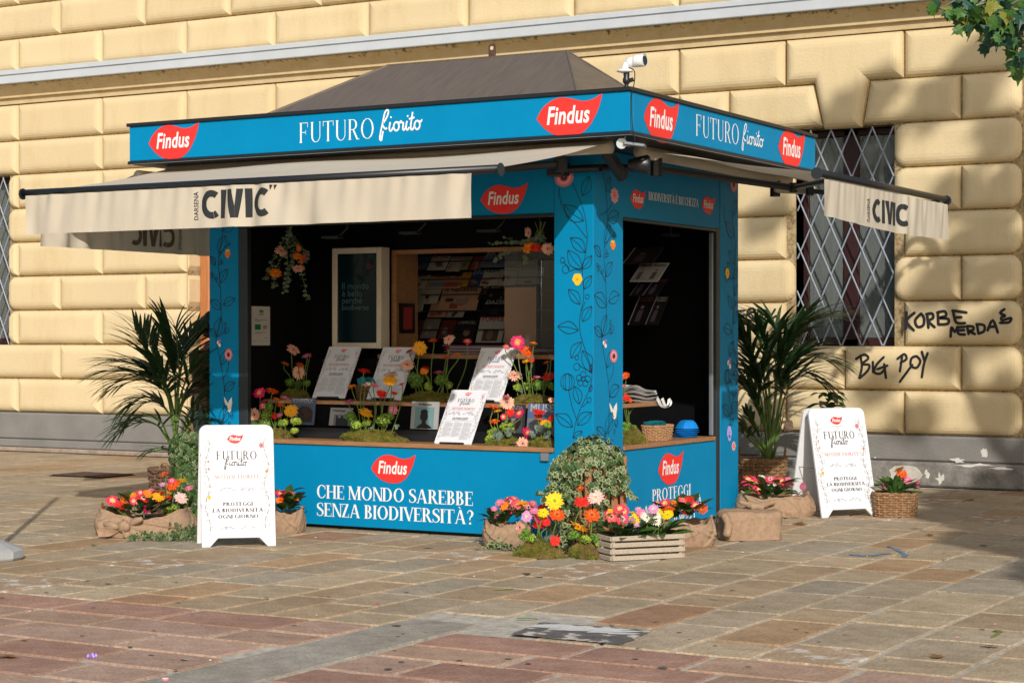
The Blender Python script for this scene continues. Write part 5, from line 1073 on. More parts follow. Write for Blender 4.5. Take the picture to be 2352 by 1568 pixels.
# leaf meshes -------------------------------------------------
def leafmesh(name, mats, L_, W_, n=5, curl=.15, lob=0, fold=.12, seed=0):
    r = random.Random(seed); vs = []; fs = []
    for i in range(n+1):
        t = i/n; w_ = W_*math.sin(math.pi*min(1, t*.9+.08))**.8*(1+lob*math.sin(i*3.0)); z = curl*L_*(-t*t); y = L_*t
        vs += [(-w_, y, z+fold*w_), (0, y, z), (w_, y, z+fold*w_)]
    for i in range(n):
        a = i*3; fs += [(a, a+1, a+4, a+3), (a+1, a+2, a+5, a+4)]
    return mesh(name, MB().add(vs, fs), mats)
LG = mat('gerbera_leaf', (.055, .12, .022), .42, .25, 20, .15, 60, .45, sss=.12); LG2 = mat('gerbera_leaf_dark', (.03, .075, .022), .42, .25, 20, .15, 60, .45, sss=.1)
EUC = mat('eucalyptus_leaf', (.12, .17, .13), .6, .15, 20, sss=.1); LIME = mat('lime_florets', (.36, .48, .06), .6, .3, 40, sss=.25); MIDG = mat('mid_green_florets', (.17, .32, .045), .6, .3, 40, sss=.25); DKG = mat('dark_florets', (.07, .15, .03), .6, .3, 40, sss=.2)
MOSS = mat('moss', (.075, .075, .018), .95, .4, 22, .9, 60, .1, rgb2=(.2, .17, .03)); MOSSB = mat('moss_blades', (.19, .2, .03), .85, .5, 30, sss=.2); MOSSD = mat('dry_moss', (.24, .16, .06), .9, .4, 30)
GL = [leafmesh('gerbera_leaf', [LG], 1, .27, 7, .35, .14, .2, 1), leafmesh('gerbera_leaf', [LG2], 1, .3, 7, .25, .18, .15, 2)]
RL = [leafmesh('round_leaf', [EUC], 1, .42, 5, .1, 0, .1, 3)]
def leaves(parent, c, rx, ry, z0, z1, n, size, name='leaf', meshes=GL, rnd=FR_, out=.6):
    for i in range(n):
        a = rnd.uniform(0, 2*math.pi); rr_ = math.sqrt(rnd.random()); p = Vector((c.x+rx*rr_*math.cos(a)*.8, c.y+ry*rr_*math.sin(a)*.8, rnd.uniform(z0, z1)))
        d = Vector((math.cos(a)*out*(.4+rr_), math.sin(a)*out*(.4+rr_), rnd.uniform(.15, .9))).normalized(); x = d.cross(UP).normalized(); s = size*rnd.uniform(.75, 1.25)
        x = (x+UP*rnd.uniform(-.5, .5)).normalized(); z = x.cross(d).normalized(); x = d.cross(z)
        inst(name, rnd.choice(meshes), parent, basis(p-d*s*.2, x*s, d*s, z*s))
def cluster(parent, zm, x, y, r, plane=None, m_=None, depth=None, name='leaf_cluster', n=None, fl=.8):
    """ball of small florets with gaps, one part"""
    m_ = m_ or LIME; X, Y = zc(zm, x, y); c = PD(X, Y, depth) if depth is not None else PY(X, Y, plane)
    R0 = r/zm[2]/1.63265*FD(c)/FPX; rnd = random.Random(int(x*3+y)); mb = MB(); lobes = [(c+Vector((rnd.uniform(-.5, .5)*R0, rnd.uniform(-.4, .4)*R0, rnd.uniform(-.4, .4)*R0*fl)), R0*rnd.uniform(.4, .62)) for _ in range(7)]
    for i in range(n or 300):
        lc, lr = rnd.choice(lobes); d = Vector((rnd.gauss(0, 1), rnd.gauss(0, 1), rnd.gauss(0, 1)+.25)).normalized(); p = lc+d*lr*rnd.uniform(.8, 1.08); s = .0085*rnd.uniform(.7, 1.4)
        u = d.orthogonal().normalized(); u.rotate(Matrix.Rotation(rnd.uniform(0, 6), 3, d)); v = d.cross(u); k = d*s*.35
        mb.add([p-u*s, p-v*s*.8+k, p+u*s, p+v*s*.8+k], [(0, 1, 2, 3)])
    for lc, lr in lobes:
        mb.lathe([(lr*.1, -lr*.78), (lr*.6, -lr*.5), (lr*.8, 0), (lr*.6, lr*.5), (lr*.1, lr*.78)], lc, 7, mi=1)
    return obj(name, mb, [m_, DKG], parent, kind='stuff')
def moss(parent, c, rx, ry, h, seed=0, tuft=1500):
    rnd = random.Random(seed); mb = MB(); n, m_ = 26, 9; vs = []
    def P_(a, t):
        rr_ = math.cos(t*math.pi/2)**.45 if t < 1 else 0; f = 1+.38*noise.noise(Vector((math.cos(a)*1.7+seed, math.sin(a)*1.7, t*1.5)))+.08*noise.noise(Vector((math.cos(a)*6+seed, math.sin(a)*6, t*5)))
        sq = 1/max(abs(math.cos(a))**3+abs(math.sin(a))**3, .01)**(1/3)
        return Vector((c.x+rx*rr_*f*math.cos(a)*sq, c.y+ry*rr_*f*math.sin(a)*sq, c.z+h*t*(1+.3*noise.noise(Vector((math.cos(a)*2.5+seed, math.sin(a)*2.5, 3))))))
    for j in range(m_+1):
        for i in range(n): vs.append(P_(2*math.pi*i/n, j/m_))
    mb.add(vs, [(j*n+i, j*n+(i+1) % n, (j+1)*n+(i+1) % n, (j+1)*n+i) for j in range(m_) for i in range(n)])
    for i in range(tuft):
        a = rnd.uniform(0, 2*math.pi); t = rnd.random()**1.2*.95; p = P_(a, t); d = (p-Vector((c.x, c.y, c.z+h*.2))).normalized()+Vector((rnd.gauss(0, .5), rnd.gauss(0, .5), rnd.gauss(0, .5))); d.normalize(); u = d.orthogonal().normalized()*.0017; l = rnd.uniform(.007, .024)
        mb.add([p-u, p+u, p+d*l], [(0, 1, 2)], 1 if noise.noise(p*9) > -.12 else 2)
    return obj('moss_mound', mb, [MOSS, MOSSB, MOSSD], parent)
def arrangement(label, zm, mo, fl, cl, plane, shelf, group='gerbera arrangements in moss on the kiosk shelves', euc=(), hm=1, dy=.0):
    """mo: (x centre, y top, half width) of the mound in picture units"""
    X, Y = zc(zm, mo[0], mo[1]); top = PY(X, Y, plane); hw = mo[2]/zm[2]/1.63265*FD(top)/FPX*1.12; h = max(.05, (top.z-shelf))*hm; ry = min(.12, hw*.6)
    c = Vector((top.x, plane+dy, shelf)); t = thing('flower_arrangement', label, 'flowers', c, group); moss(t, c, hw, ry, h*.8, seed=int(mo[0]) % 97)
    obj('tray', MB().box(c.x-hw*.8, c.y-ry*.7, shelf, c.x+hw*.8, c.y+ry*.7, shelf+.02), BLACKM, t)
    for q in cl: cluster(t, zm, q[0], q[1], q[2], plane+(.0 if len(q) < 5 else q[4])+FR_.uniform(-.02, .02), (q[3] if len(q) > 3 else LIME))
    flowers(t, zm, fl, plane, shelf+h*.7, c)
    for (x, y, r) in euc:
        p = PY(*zc(zm, x, y), plane-.06)
        for k in range(5):
            a = FR_.uniform(0, 6); d = Vector((math.cos(a), -.4, math.sin(a))).normalized(); xx = d.orthogonal().normalized(); s = r/zm[2]/1.63265*FD(p)/FPX; inst('leaf', RL[0], t, basis(p, xx*s, d*s, xx.cross(d)*s))
    return t
zA = (900, 1250, 3.485); zD = (1500, 1250, 3.485); PLC, PLS = YF+.13, YF+.56
arrangement('lime green florets with pink, peach and orange gerberas at the counter left end', zA, (470, 1215, 215),
  [(255, 780, 90, 'magenta', 'm'), (420, 750, 95, 'orangered', 'u'), (485, 865, 62, 'orange', 'u'), (590, 840, 72, 'pink', 'u'), (325, 875, 68, 'rose', 'u'), (305, 945, 52, 'hotpinkw', 'f'), (185, 1060, 90, 'peach', 'f'), (665, 1010, 100, 'yelloworange', 'f'), (460, 1075, 62, 'red', 'm'), (520, 1065, 45, 'pink', 'm'), (530, 935, 62, 'orangered', 'u'), (400, 940, 35, 'orangered', 'u')],
  [(330, 1060, 100), (380, 960, 80, MIDG), (320, 1190, 110), (570, 1160, 85), (735, 1150, 70), (730, 1260, 60), (200, 1190, 70, DKG)], PLC, .745)
arrangement('moss mound with tall peach and pink gerberas on the upper shelf left of the newspapers', zA, (730, 700, 190),
  [(695, 215, 98, 'peach', 'm'), (590, 395, 65, 'orange', 'u'), (780, 405, 68, 'orangered', 'u'), (868, 288, 78, 'pink', 'u'), (915, 292, 40, 'darkred', 'u'), (770, 510, 98, 'peach', 'f')],
  [(660, 640, 80, MIDG), (880, 650, 50, MIDG), (760, 670, 60, DKG)], PLS, SH2)
arrangement('long moss bed with yellow, orange and red gerberas in the middle of the counter', zA, (1720, 1235, 400),
  [(1620, 490, 98, 'red', 'u'), (1460, 695, 72, 'orange', 'u'), (1640, 680, 62, 'peach', 'u'), (1690, 660, 60, 'cream', 'u'), (1760, 675, 65, 'rose', 'u'), (1850, 790, 84, 'red', 'm'), (2015, 780, 52, 'red', 'u'), (1960, 610, 108, 'yelloworange', 'm'), (1985, 520, 80, 'peach', 'u'), (1645, 1035, 108, 'yelloworange', 'm'), (2000, 1000, 72, 'pink', 'f'), (1420, 885, 68, 'rose', 'u'), (2115, 662, 48, 'red', 'u')],
  [(1440, 1090, 95, MIDG), (1520, 1190, 105), (1870, 1120, 125), (1660, 1170, 65), (1960, 1080, 60, MIDG)], PLC, .745, euc=[(2060, 1220, 45), (1730, 1220, 45)])
arrangement('wide moss bed with green cushions and tall orange gerberas on the upper shelf', zD, (440, 740, 400),
  [(265, 190, 104, 'yelloworange', 'f'), (435, 95, 76, 'orangered', 'u'), (640, 80, 88, 'peach', 'm'), (880, 105, 62, 'hotpink', 'm'), (620, 190, 56, 'darkred', 'u'), (745, 280, 78, 'orange', 'u'), (615, 305, 62, 'orangered', 'u'), (95, 410, 98, 'peach', 'm'), (320, 490, 68, 'orange', 'm'), (505, 505, 82, 'rose', 'u'), (345, 445, 58, 'darkred', 'u'), (120, 232, 62, 'orangered', 'u')],
  [(190, 620, 135, MIDG), (550, 590, 120, MIDG), (370, 690, 60), (640, 680, 60)], PLS, SH2)
arrangement('moss mound with a large magenta gerbera on the upper shelf beside the corner post', zD, (1740, 770, 270),
  [(1535, 120, 106, 'magenta', 'f'), (1395, 180, 56, 'coral', 'm'), (1655, 230, 94, 'orangered', 'm'), (1745, 130, 64, 'orange', 'u'), (1650, 360, 68, 'yelloworange', 'u'), (1720, 350, 46, 'red', 'm'), (1500, 550, 106, 'peach', 'm'), (1735, 605, 62, 'orangered', 'u'), (1810, 570, 72, 'pink', 'u'), (1945, 560, 94, 'red', 'm'), (1920, 380, 58, 'orangered', 'u'), (1985, 310, 52, 'peach', 'm')],
  [(1520, 710, 60), (1660, 690, 68), (1830, 680, 98, MIDG), (1960, 690, 60, MIDG)], PLS, SH2, euc=[(1590, 740, 35)])
arrangement('moss mound with grey leaves and red and peach gerberas before the grey magazine', zD, (1370, 1330, 225),
  [(1400, 900, 104, 'peach', 'f'), (1385, 822, 62, 'rose', 'u'), (1215, 965, 94, 'orangered', 'u'), (1275, 1010, 64, 'yelloworange', 'u'), (1440, 1030, 68, 'red', 'f'), (1560, 1045, 80, 'magenta', 'm'), (1350, 1090, 44, 'hotpink', 'f'), (1235, 1150, 84, 'orangered', 'u')],
  [(1190, 1280, 75), (1400, 1225, 95), (1180, 1370, 60)], PLC, .745, euc=[(1240, 1310, 70), (1440, 1290, 70), (1320, 1360, 90)])
arrangement('moss mound with yellow and red gerberas on the counter against the corner post', zD, (1870, 1330, 165),
  [(1815, 1030, 98, 'red', 'u'), (1810, 1085, 70, 'orangered', 'm'), (1655, 1290, 84, 'magenta', 's'), (1605, 1440, 98, 'peach', 'f'), (1885, 1165, 66, 'yelloworange', 'm'), (1950, 1150, 50, 'orange', 'm'), (1985, 1095, 54, 'red', 'm'), (1985, 870, 52, 'peach', 'm')],
  [(1930, 1200, 50)], PLC, .745, euc=[(1820, 1260, 85), (1940, 1330, 70), (1740, 1310, 60)])
zG = (2300, 1350, 3.919); tG = thing('flower_arrangement', 'small moss mound with orange red gerberas on the side counter behind the corner post', 'flowers', (-7.05, 13.95, .745), 'gerbera arrangements in moss on the kiosk shelves')
cG = PX(*zc(zG, 235, 1200), XR-.14); cG.z = .745; moss(tG, cG, .11, .13, .13, 4)
for (x, y, r, c_, f) in ((165, 235, 84, 'orangered', 'm'), (140, 385, 40, 'magenta', 'm'), (180, 550, 78, 'red', 'm'), (250, 590, 45, 'orangered', 's'), (335, 650, 45, 'brown', 's')):
    p = PX(*zc(zG, x, y), XR-.14); flower(tG, p, r/zG[2]/1.63265*FD(p)/FPX, c_, f, Vector((cG.x, cG.y, .84)))
for (x, y, r) in ((190, 960, 70), (290, 990, 60), (170, 1020, 50)):
    p = PX(*zc(zG, x, y), XR-.14); cluster(tG, zG, x, y, r, depth=FD(p), m_=MIDG)
# hanging bouquets
def bouquet(label, zm, plane, hang, strands, fl):
    hp = PY(*zc(zm, *hang), plane); t = thing('hanging_bouquet', label, 'bouquet', hp, 'bouquets hanging upside down inside the kiosk'); mb = MB()
    for k in range(6): mb.tube([hp+Vector((FR_.uniform(-.07, .07), FR_.uniform(-.03, .03), .08)), hp-UP*.03, hp-UP*.12], .003, 4)
    mb.tube([hp+UP*.0, (hp.x, hp.y, 2.98)], .002, 4); obj('stem_bundle', mb, STEM, t); cnt = 0
    for st_ in strands:
        q = smoothpts([PY(*zc(zm, a, b), plane+FR_.uniform(-.03, .03)) for a, b in st_], 5); obj('stem', MB().tube(q, .0022, 4), STEM, t)
        for i, p in enumerate(q):
            for s in (-1, 1):
                d = (RT*s+UP*FR_.uniform(-.8, .3)-FW*FR_.uniform(-.4, .5)).normalized(); x = d.orthogonal().normalized(); x.rotate(Matrix.Rotation(FR_.uniform(0, 6), 3, d)); z = .032*FR_.uniform(.7, 1.3)
                inst('leaf', RLD, t, basis(p, x*z, d*z, x.cross(d)*z))
    for (x, y, r, c_, f) in fl:
        p = PY(*zc(zm, x, y), plane-.05); flower(t, p, r/zm[2]/1.63265*FD(p)/FPX, c_, f, hp-UP*.05, bend=.01, stem=False)
RLD = leafmesh('round_leaf', [mat('dark_eucalyptus', (.09, .13, .085), .6, .2, 20, sss=.1)], 1, .42, 5, .1, 0, .1, 3)
bouquet('hanging bunch of eucalyptus and orange gerberas at the left of the kiosk opening', (900, 800, 3.137), YF+.22, (590, 190), [[(590, 200), (560, 400), (560, 700), (520, 930)], [(590, 220), (700, 480), (730, 720), (800, 1000)], [(580, 220), (430, 450), (350, 650), (290, 760)], [(580, 250), (500, 500), (400, 700), (410, 850)], [(600, 240), (640, 420), (600, 560), (560, 800)], [(600, 240), (760, 430), (780, 520), (740, 560)]],
  [(485, 445, 82, 'peach', 'm'), (680, 510, 70, 'orange', 'm'), (685, 650, 78, 'peach', 'm'), (415, 705, 88, 'orange', 'm'), (685, 405, 50, 'orange', 's'), (760, 510, 40, 'red', 's'), (720, 570, 35, 'orangered', 's')])
bouquet('hanging bunch of gerberas and trailing leaves at the right of the kiosk opening', (1450, 850, 3.135), YF+.22, (1800, 60), [[(1800, 60), (1700, 150), (1500, 180), (1230, 200)], [(1800, 60), (1850, 180), (1900, 240)], [(1780, 120), (1650, 280), (1600, 430)], [(1800, 100), (1700, 250), (1400, 300), (1300, 390)], [(1780, 90), (1600, 200), (1400, 130)]],
  [(1660, 70, 70, 'peach', 's'), (1675, 250, 98, 'orange', 'm'), (1760, 250, 78, 'red', 'm'), (1895, 260, 80, 'peach', 'f')])
# ------------------------------------------------------------ burlap, baskets, crate
BUR = mat('burlap', (.33, .215, .135), .95, .12, 30, .35, 420, .1, rgb2=(.41, .28, .185)); SOIL = mat('potting_soil', (.03, .02, .012), 1, .4, 40)
def burlap(parent, c, rx, ry, h, seed=0, knot=None, rim=.06, rot=0, top=1.0, tails=True, ends=.25):
    n, m_ = 220, 20; vs = []; rnd = random.Random(seed); ph = [rnd.uniform(0, 6) for _ in range(10)]; ca, sa = math.cos(rot), math.sin(rot)
    cr_ = [(rnd.uniform(0, 6.283), rnd.uniform(-1.6, 1.6), rnd.uniform(.05, .16), rnd.uniform(.03, .085), rnd.uniform(0, 1), rnd.uniform(.3, .8)) for _ in range(26)]
    for j in range(m_+1):
        t = j/m_; base = .93+.11*math.sin(math.pi*min(1, t*1.1+.05))-.04*t
        for i in range(n):
            a = 2*math.pi*i/n; f = .05*noise.noise(Vector((math.cos(a)*1.6+seed, math.sin(a)*1.6, t*1.6)))
            for a0, sl_, w_, dp, tc_, tw in cr_:      # creases: a sharp valley with a soft roll beside it
                dd = ((a-a0-sl_*(t-.5)+math.pi) % (2*math.pi))-math.pi; env = math.exp(-((t-tc_)/tw)**2); f += env*dp*(-math.exp(-abs(dd)/(w_*.45))+.75*math.exp(-((dd-w_*1.1)/w_)**2))
            sq = 1/max(abs(math.cos(a))**2.6+abs(math.sin(a))**2.6, .01)**(1/2.6); r_ = base+f*(.35+.65*min(1, t*3)); x = rx*r_*sq*math.cos(a); y = ry*r_*sq*math.sin(a)
            z = h*t*(top+ends*(math.cos(a)**2-.4)+.07*math.sin(4*a+ph[5])+.03*math.sin(11*a+ph[6]))+(f*h*.5 if j == m_ else 0); vs.append((c.x+x*ca-y*sa, c.y+x*sa+y*ca, c.z+.002+max(z, 0)))
    for j in range(1, 4):       # cloth folds back inside
        for i in range(n): v = Vector(vs[m_*n+i]); k = Vector((c.x, c.y, v.z)); w_ = v.lerp(k, .05*j); w_.z -= .012*j*j*.5; vs.append(w_)
    M_ = m_+3; mb = MB().add(vs, [(j*n+i, j*n+(i+1) % n, (j+1)*n+(i+1) % n, (j+1)*n+i) for j in range(M_) for i in range(n)])
    o = obj('burlap_wrap', mb, BUR, parent, smooth=True); mb = MB(); mb.add([(c.x+rx*.85*math.cos(a)*ca-ry*.85*math.sin(a)*sa, c.y+rx*.85*math.cos(a)*sa+ry*.85*math.sin(a)*ca, c.z+h*.75) for a in [2*math.pi*i/20 for i in range(20)]], [tuple(range(20))]); obj('soil', mb, SOIL, parent)
    if knot is not None:
        k = knot; s = .05; mb = MB(); 
        def lump(p, r_, sx, sy, sz, seed2, rotm=None):
            vs = []; nn, mm = 22, 12
            for j in range(mm+1):
                for i in range(nn):
                    a = 2*math.pi*i/nn; b = math.pi*j/mm-math.pi/2; d = Vector((math.cos(b)*math.cos(a), math.cos(b)*math.sin(a), math.sin(b))); f = 1+.15*noise.noise(d*1.5+Vector((seed2, 0, 0)))+.07*(1-abs(math.sin(4*a+5*b+seed2))**.6*1.6); q = Vector((d.x*sx*f, d.y*sy*f, d.z*sz*f))*r_
                    if rotm: q = rotm @ q
                    vs.append(p+q)
            mb.add(vs, [(j*nn+i, j*nn+(i+1) % nn, (j+1)*nn+(i+1) % nn, (j+1)*nn+i) for j in range(mm) for i in range(nn)])
        lump(k, s, 1.25, .9, 1.0, seed+1); lump(k+UP*s*.3+RT*s*.4-FW*s*.3, s*.75, .6, .8, 1.2, seed+4)
        for ang, ln, wd in (((1.0, .42), 2.6, .8), ((-1, .1), 2.6, .85)):
            d = (RT*ang[0]+UP*ang[1]).normalized(); lump(k+d*ln*s*.8+FW*s*.1, s*1.25, 1.35, .45, wd*.62, seed+7, Matrix.Rotation(-math.atan2(ang[1], ang[0]) if ang[0] > 0 else math.atan2(ang[1], -ang[0]), 3, 'Y'))
        obj('knot', mb, BUR, parent, smooth=True)
        if tails:      # loose ends of cloth
            for (dx, dz, l, w_) in ((-1, -.55, 4.2, 1.3), (.35, -1.0, 1.8, .9), (.2, 1.0, 1.3, .6)):
                d = (RT*dx+UP*dz*.55-FW*.15).normalized(); sd_ = d.cross(FW).normalized(); vs = []
                for j in range(8):
                    t = j/7; ww = s*w_*(.35+.65*math.sin(min(1.4, t*1.7)))
                    for i in range(7): u = i/6-.5; q = k+d*(l*s*t)+sd_*(u*ww*1.4)-FW*(s*.55*math.cos(u*3+t*4)*.5+.25*s); q.z = max(q.z, .006+.01*i/6); vs.append(q)
                obj('cloth_end', MB().add(vs, [(j*7+i, j*7+i+1, (j+1)*7+i+1, (j+1)*7+i) for j in range(7) for i in range(6)]), BUR, parent, smooth=True)
WICK = mat('wicker', (.27, .14, .065), .6, .35, 30, .2, 60, .35, objvar=.1, rgb2=(.38, .22, .11)); WICKD = mat('dark_wicker', (.13, .065, .03), .6, .35, 30, .2, 60, .35)
def basket(parent, c, a, b, h, taper=.82, rows=10, stakes=26, m_=WICK, sq=3.0, rot=0, handles=0, hs=.07):
    def P_(t, z, off=0, tap=None):
        s = 1/max(abs(math.cos(t))**sq+abs(math.sin(t))**sq, .01)**(1/sq); k = taper+(1-taper)*(z/h); x = (a*k+off)*math.cos(t)*s; y = (b*k+off)*math.sin(t)*s
        return Vector((c.x+x*math.cos(rot)-y*math.sin(rot), c.y+x*math.sin(rot)+y*math.cos(rot), c.z+z))
    mb = MB(); n = stakes*4; th = h/rows*.46; amp = th*.75
    for r in range(rows):
        z = h*(r+.5)/rows; q = [P_(2*math.pi*i/n, z+th*.2*math.sin(i*1.7+r), amp*math.cos(math.pi*(i/4*1.0)+math.pi*r)) for i in range(n)]; q.append(q[0]); mb.tube(q, th, 5, caps=False)
    obj('woven_strands', mb, m_, parent, kind='stuff'); mb = MB()
    for i in range(stakes): t = 2*math.pi*(i+.0)/stakes; mb.tube([P_(t, .002), P_(t, h*.98)], th*.8, 5)
    obj('stakes', mb, m_, parent, kind='stuff'); mb = MB()
    for ph in (0, 2.1, 4.2):
        q = [P_(2*math.pi*i/60, h+th*.8*math.sin(2*math.pi*i/60*stakes/2+ph), th*.8*math.cos(2*math.pi*i/60*stakes/2+ph)) for i in range(60)]; q.append(q[0]); mb.tube(q, th*.85, 5, caps=False)
    obj('rim', mb, m_, parent)
    obj('basket_lining', MB().add([P_(2*math.pi*i/40, z, -.012) for z in (.01, h*.92) for i in range(40)]+[c+UP*.01], [(i, (i+1) % 40, 40+(i+1) % 40, 40+i) for i in range(40)]+[(i, (i+1) % 40, 80) for i in range(40)]), WICKD, parent)
    for k in range(handles):
        t0 = math.pi*k+math.pi*.0; e0 = P_(t0-.35, h); e1 = P_(t0+.35, h); up = UP*hs; mb = MB()
        for w_ in (0, 1.5): q = smoothpts([e0, e0.lerp(e1, .15)+up*.85+RT*.004*math.sin(w_), e0.lerp(e1, .5)+up*1.2, e0.lerp(e1, .85)+up*.85, e1], 4); mb.tube([p+Vector((.005*math.cos(i*1.3+w_*2), .005*math.sin(i*1.3+w_*2), 0)) for i, p in enumerate(q)], .006, 5)
        obj('handle', mb, m_, parent)
    return P_
def ctr(zm, x, y): return PG(*zc(zm, x, y))
zH = (1800, 1600, 2.613); zN = (2560, 1700, 1.823); zQ = (280, 1650, 3.825)
# H: burlap pot left of the ivy
g0 = ctr(zH, 262, 1200)+FW*.25; g0.z = 0; t = thing('potted_gerberas', 'burlap pot of pink gerberas left of the ivy, before the kiosk panel', 'flowers', g0, 'burlap wrapped pots of gerberas')
burlap(t, g0, .19, .17, .185, 3, rot=YAW); leaves(t, g0, .24, .18, .2, .27, 26, .11); D0_ = FD(g0)-.05
flowers(t, zH, [(285, 735, 66, 'hotpinkw', 'm'), (305, 795, 62, 'hotpinkw', 'f'), (230, 770, 56, 'orange', 'f'), (190, 740, 50, 'pink', 'm'), (150, 840, 52, 'pink', 'f'), (140, 800, 35, 'pink', 'm'), (410, 745, 74, 'yelloworange', 'u'), (475, 785, 58, 'hotpinkw', 'f'), (370, 760, 50, 'coral', 'f'), (520, 750, 46, 'coral', 'm'), (610, 790, 56, 'red', 'm'), (235, 920, 32, 'orangered', 's'), (330, 705, 62, 'hotpink', 'u'), (270, 700, 42, 'magenta', 'u'), (155, 870, 35, 'pink', 's')], 0, .26, g0, depth=D0_, jit=.08)
# I, J: moss arrangements on the ground
def groundmoss(label, zm, x, y, hw, hh, fl, cl, dpt=.0, seed=1, group='gerberas in moss standing on the paving'):
    g_ = ctr(zm, x, y); rw = hw/zm[2]/1.63265*FD(g_)/FPX; hz = hh/zm[2]/1.63265*FD(g_)/FPX; g_ = g_+FW*(rw*.45); g_.z = 0; t = thing('flower_arrangement', label, 'flowers', g_, group)
    moss(t, g_, rw, rw*.62, hz, seed, 3800); obj('tray', MB().cbox(g_.x-rw*.6, g_.y-rw*.4, .001, g_.x+rw*.6, g_.y+rw*.4, .03, .005), FRAME, t)
    for q in cl: cluster(t, zm, q[0], q[1], q[2], depth=FD(g_)+(q[4] if len(q) > 4 else -.04), m_=q[3] if len(q) > 3 else LIME)
    flowers(t, zm, fl, 0, hz*.8, g_, depth=FD(g_)-.02, jit=.07); return t
groundmoss('moss bed with yellow, magenta and red gerberas on the paving before the ivy', zH, 585, 1285, 225, 165, [(730, 725, 98, 'yellow', 'f'), (590, 890, 94, 'magenta', 'm'), (460, 875, 64, 'lilac', 'f'), (530, 820, 46, 'pink', 'm'), (620, 840, 62, 'yellow', 'm'), (755, 860, 86, 'orangered', 'm'), (580, 965, 78, 'red', 'u'), (650, 935, 52, 'red', 'm'), (735, 1115, 60, 'red', 'f'), (395, 985, 80, 'peach', 's')], [(450, 1040, 60, MIDG), (510, 1090, 62), (680, 1090, 50, EUC), (420, 1080, 45, MIDG)], seed=5)
groundmoss('small moss mound with orange and pale pink gerberas between the ivy and the wooden crate', zH, 1030, 1290, 150, 155, [(985, 605, 54, 'orangered', 'u'), (995, 735, 80, 'red', 'm'), (1135, 690, 94, 'palepink', 'm'), (1095, 865, 86, 'orangered', 'm'), (965, 975, 104, 'yelloworange', 'u')], [(920, 1060, 62, MIDG), (1040, 1090, 60), (1120, 1090, 66, MIDG), (1150, 1150, 40)], seed=8)
# K: slatted wooden crate
WW = mat('whitewashed_wood', (.36, .28, .20), .8, .25, 9, .3, 50, .15, rgb2=(.58, .50, .40), stretch=(2, 14, 14), contrast=.6)
q0 = PG(*zc(zH, 1297, 1322)); q1 = PG(*zc(zH, 1995, 1288)); U = (q1-q0); U.z = 0; Lc = U.length; U.normalize(); V_ = Vector((-U.y, U.x, 0)); hC = (1322-1065)/zH[2]/1.63265*FD(q0)/FPX; Dc = .3
M_ = basis(q0, U, V_, UP); kc = thing('wooden_crate', 'whitewashed slatted wooden crate holding gerbera plants', 'crate', q0)
for i in range(4):
    z0 = .004+i*hC/4; z1 = (i+1)*hC/4-.008; r_ = random.Random(i); 
    for a in ((0, 0, Lc, .014), (0, Dc-.014, Lc, Dc), (-.0145, .002, -.0005, Dc-.002), (Lc+.0005, .002, Lc+.0145, Dc-.002)): mb = MB(); mb.cbox(a[0]+r_.uniform(-.003, .003), a[1], z0, a[2]+r_.uniform(-.003, .003), a[3], z1, .004, M=M_); obj('slat', mb, WW, kc)
for a in ((.004, .0145), (Lc-.03, .0145), (.004, Dc-.04), (Lc-.03, Dc-.04)): obj('corner_post', MB().box(a[0], a[1], 0.003, a[0]+.025, a[1]+.025, hC-.012, M=M_), WW, kc)
obj('soil', MB().quad(*[M_ @ Vector(p) for p in ((.03, .016, hC*.8), (Lc-.03, .016, hC*.8), (Lc-.03, Dc-.016, hC*.8), (.03, Dc-.016, hC*.8))]), SOIL, kc)
gc = q0+U*Lc*.5+V_*Dc*.5; t = thing('gerbera_plants', 'pink, yellow and white gerbera plants growing in the wooden crate', 'flowers', gc+UP*hC*.8)
leaves(t, gc-U*.13, .2, .14, hC*.85, hC+.05, 24, .15); leaves(t, gc+U*.13, .2, .14, hC*.85, hC+.05, 24, .15)
flowers(t, zH, [(1370, 800, 62, 'hotpink', 'm'), (1410, 825, 62, 'hotpink', 'f'), (1290, 880, 62, 'coral', 'f'), (1395, 900, 68, 'hotpinkw', 'f'), (1310, 960, 54, 'redw', 'f'), (1250, 850, 42, 'hotpink', 'm'), (1385, 845, 44, 'cream', 'm'), (1520, 905, 64, 'yellow', 'f'), (1495, 905, 36, 'lilac', 's'), (1538, 985, 56, 'lilac', 'f'), (1585, 850, 72, 'pink', 'm'), (1500, 840, 48, 'yellow', 'u'), (1555, 812, 42, 'lilac', 'm'), (1700, 805, 64, 'lilac', 'm'), (1635, 890, 74, 'white', 'm'), (1725, 905, 72, 'white', 'f'), (1730, 840, 68, 'yellow', 'm'), (1840, 860, 64, 'yellow', 'm'), (1845, 805, 72, 'orangered', 'u'), (1275, 820, 30, 'yelloworange', 'm')], 0, hC*.8, gc, depth=FD(gc)-.05, jit=.09)
# L: burlap pot behind the crate
gl = ctr(zH, 2060, 1195)+FW*.3; gl.z = 0; t = thing('potted_gerberas', 'burlap wrapped pot of coral red gerberas behind the right end of the wooden crate', 'flowers', gl, 'burlap wrapped pots of gerberas'); burlap(t, gl+RT*.0, .22, .2, .19, 12, rot=YAW); leaves(t, gl-RT*.04, .24, .17, .22, .32, 30, .15)
flowers(t, zH, [(1815, 750, 62, 'hotpink', 'm'), (1735, 745, 52, 'hotpink', 'u'), (1910, 745, 58, 'orange', 'u'), (2035, 730, 78, 'red', 'm'), (2030, 800, 78, 'redw', 'f'), (2110, 775, 62, 'hotpink', 'm'), (2180, 800, 58, 'orangered', 'f'), (1985, 720, 50, 'coral', 'm')], 0, .26, gl, depth=FD(gl)-.04, jit=.08)
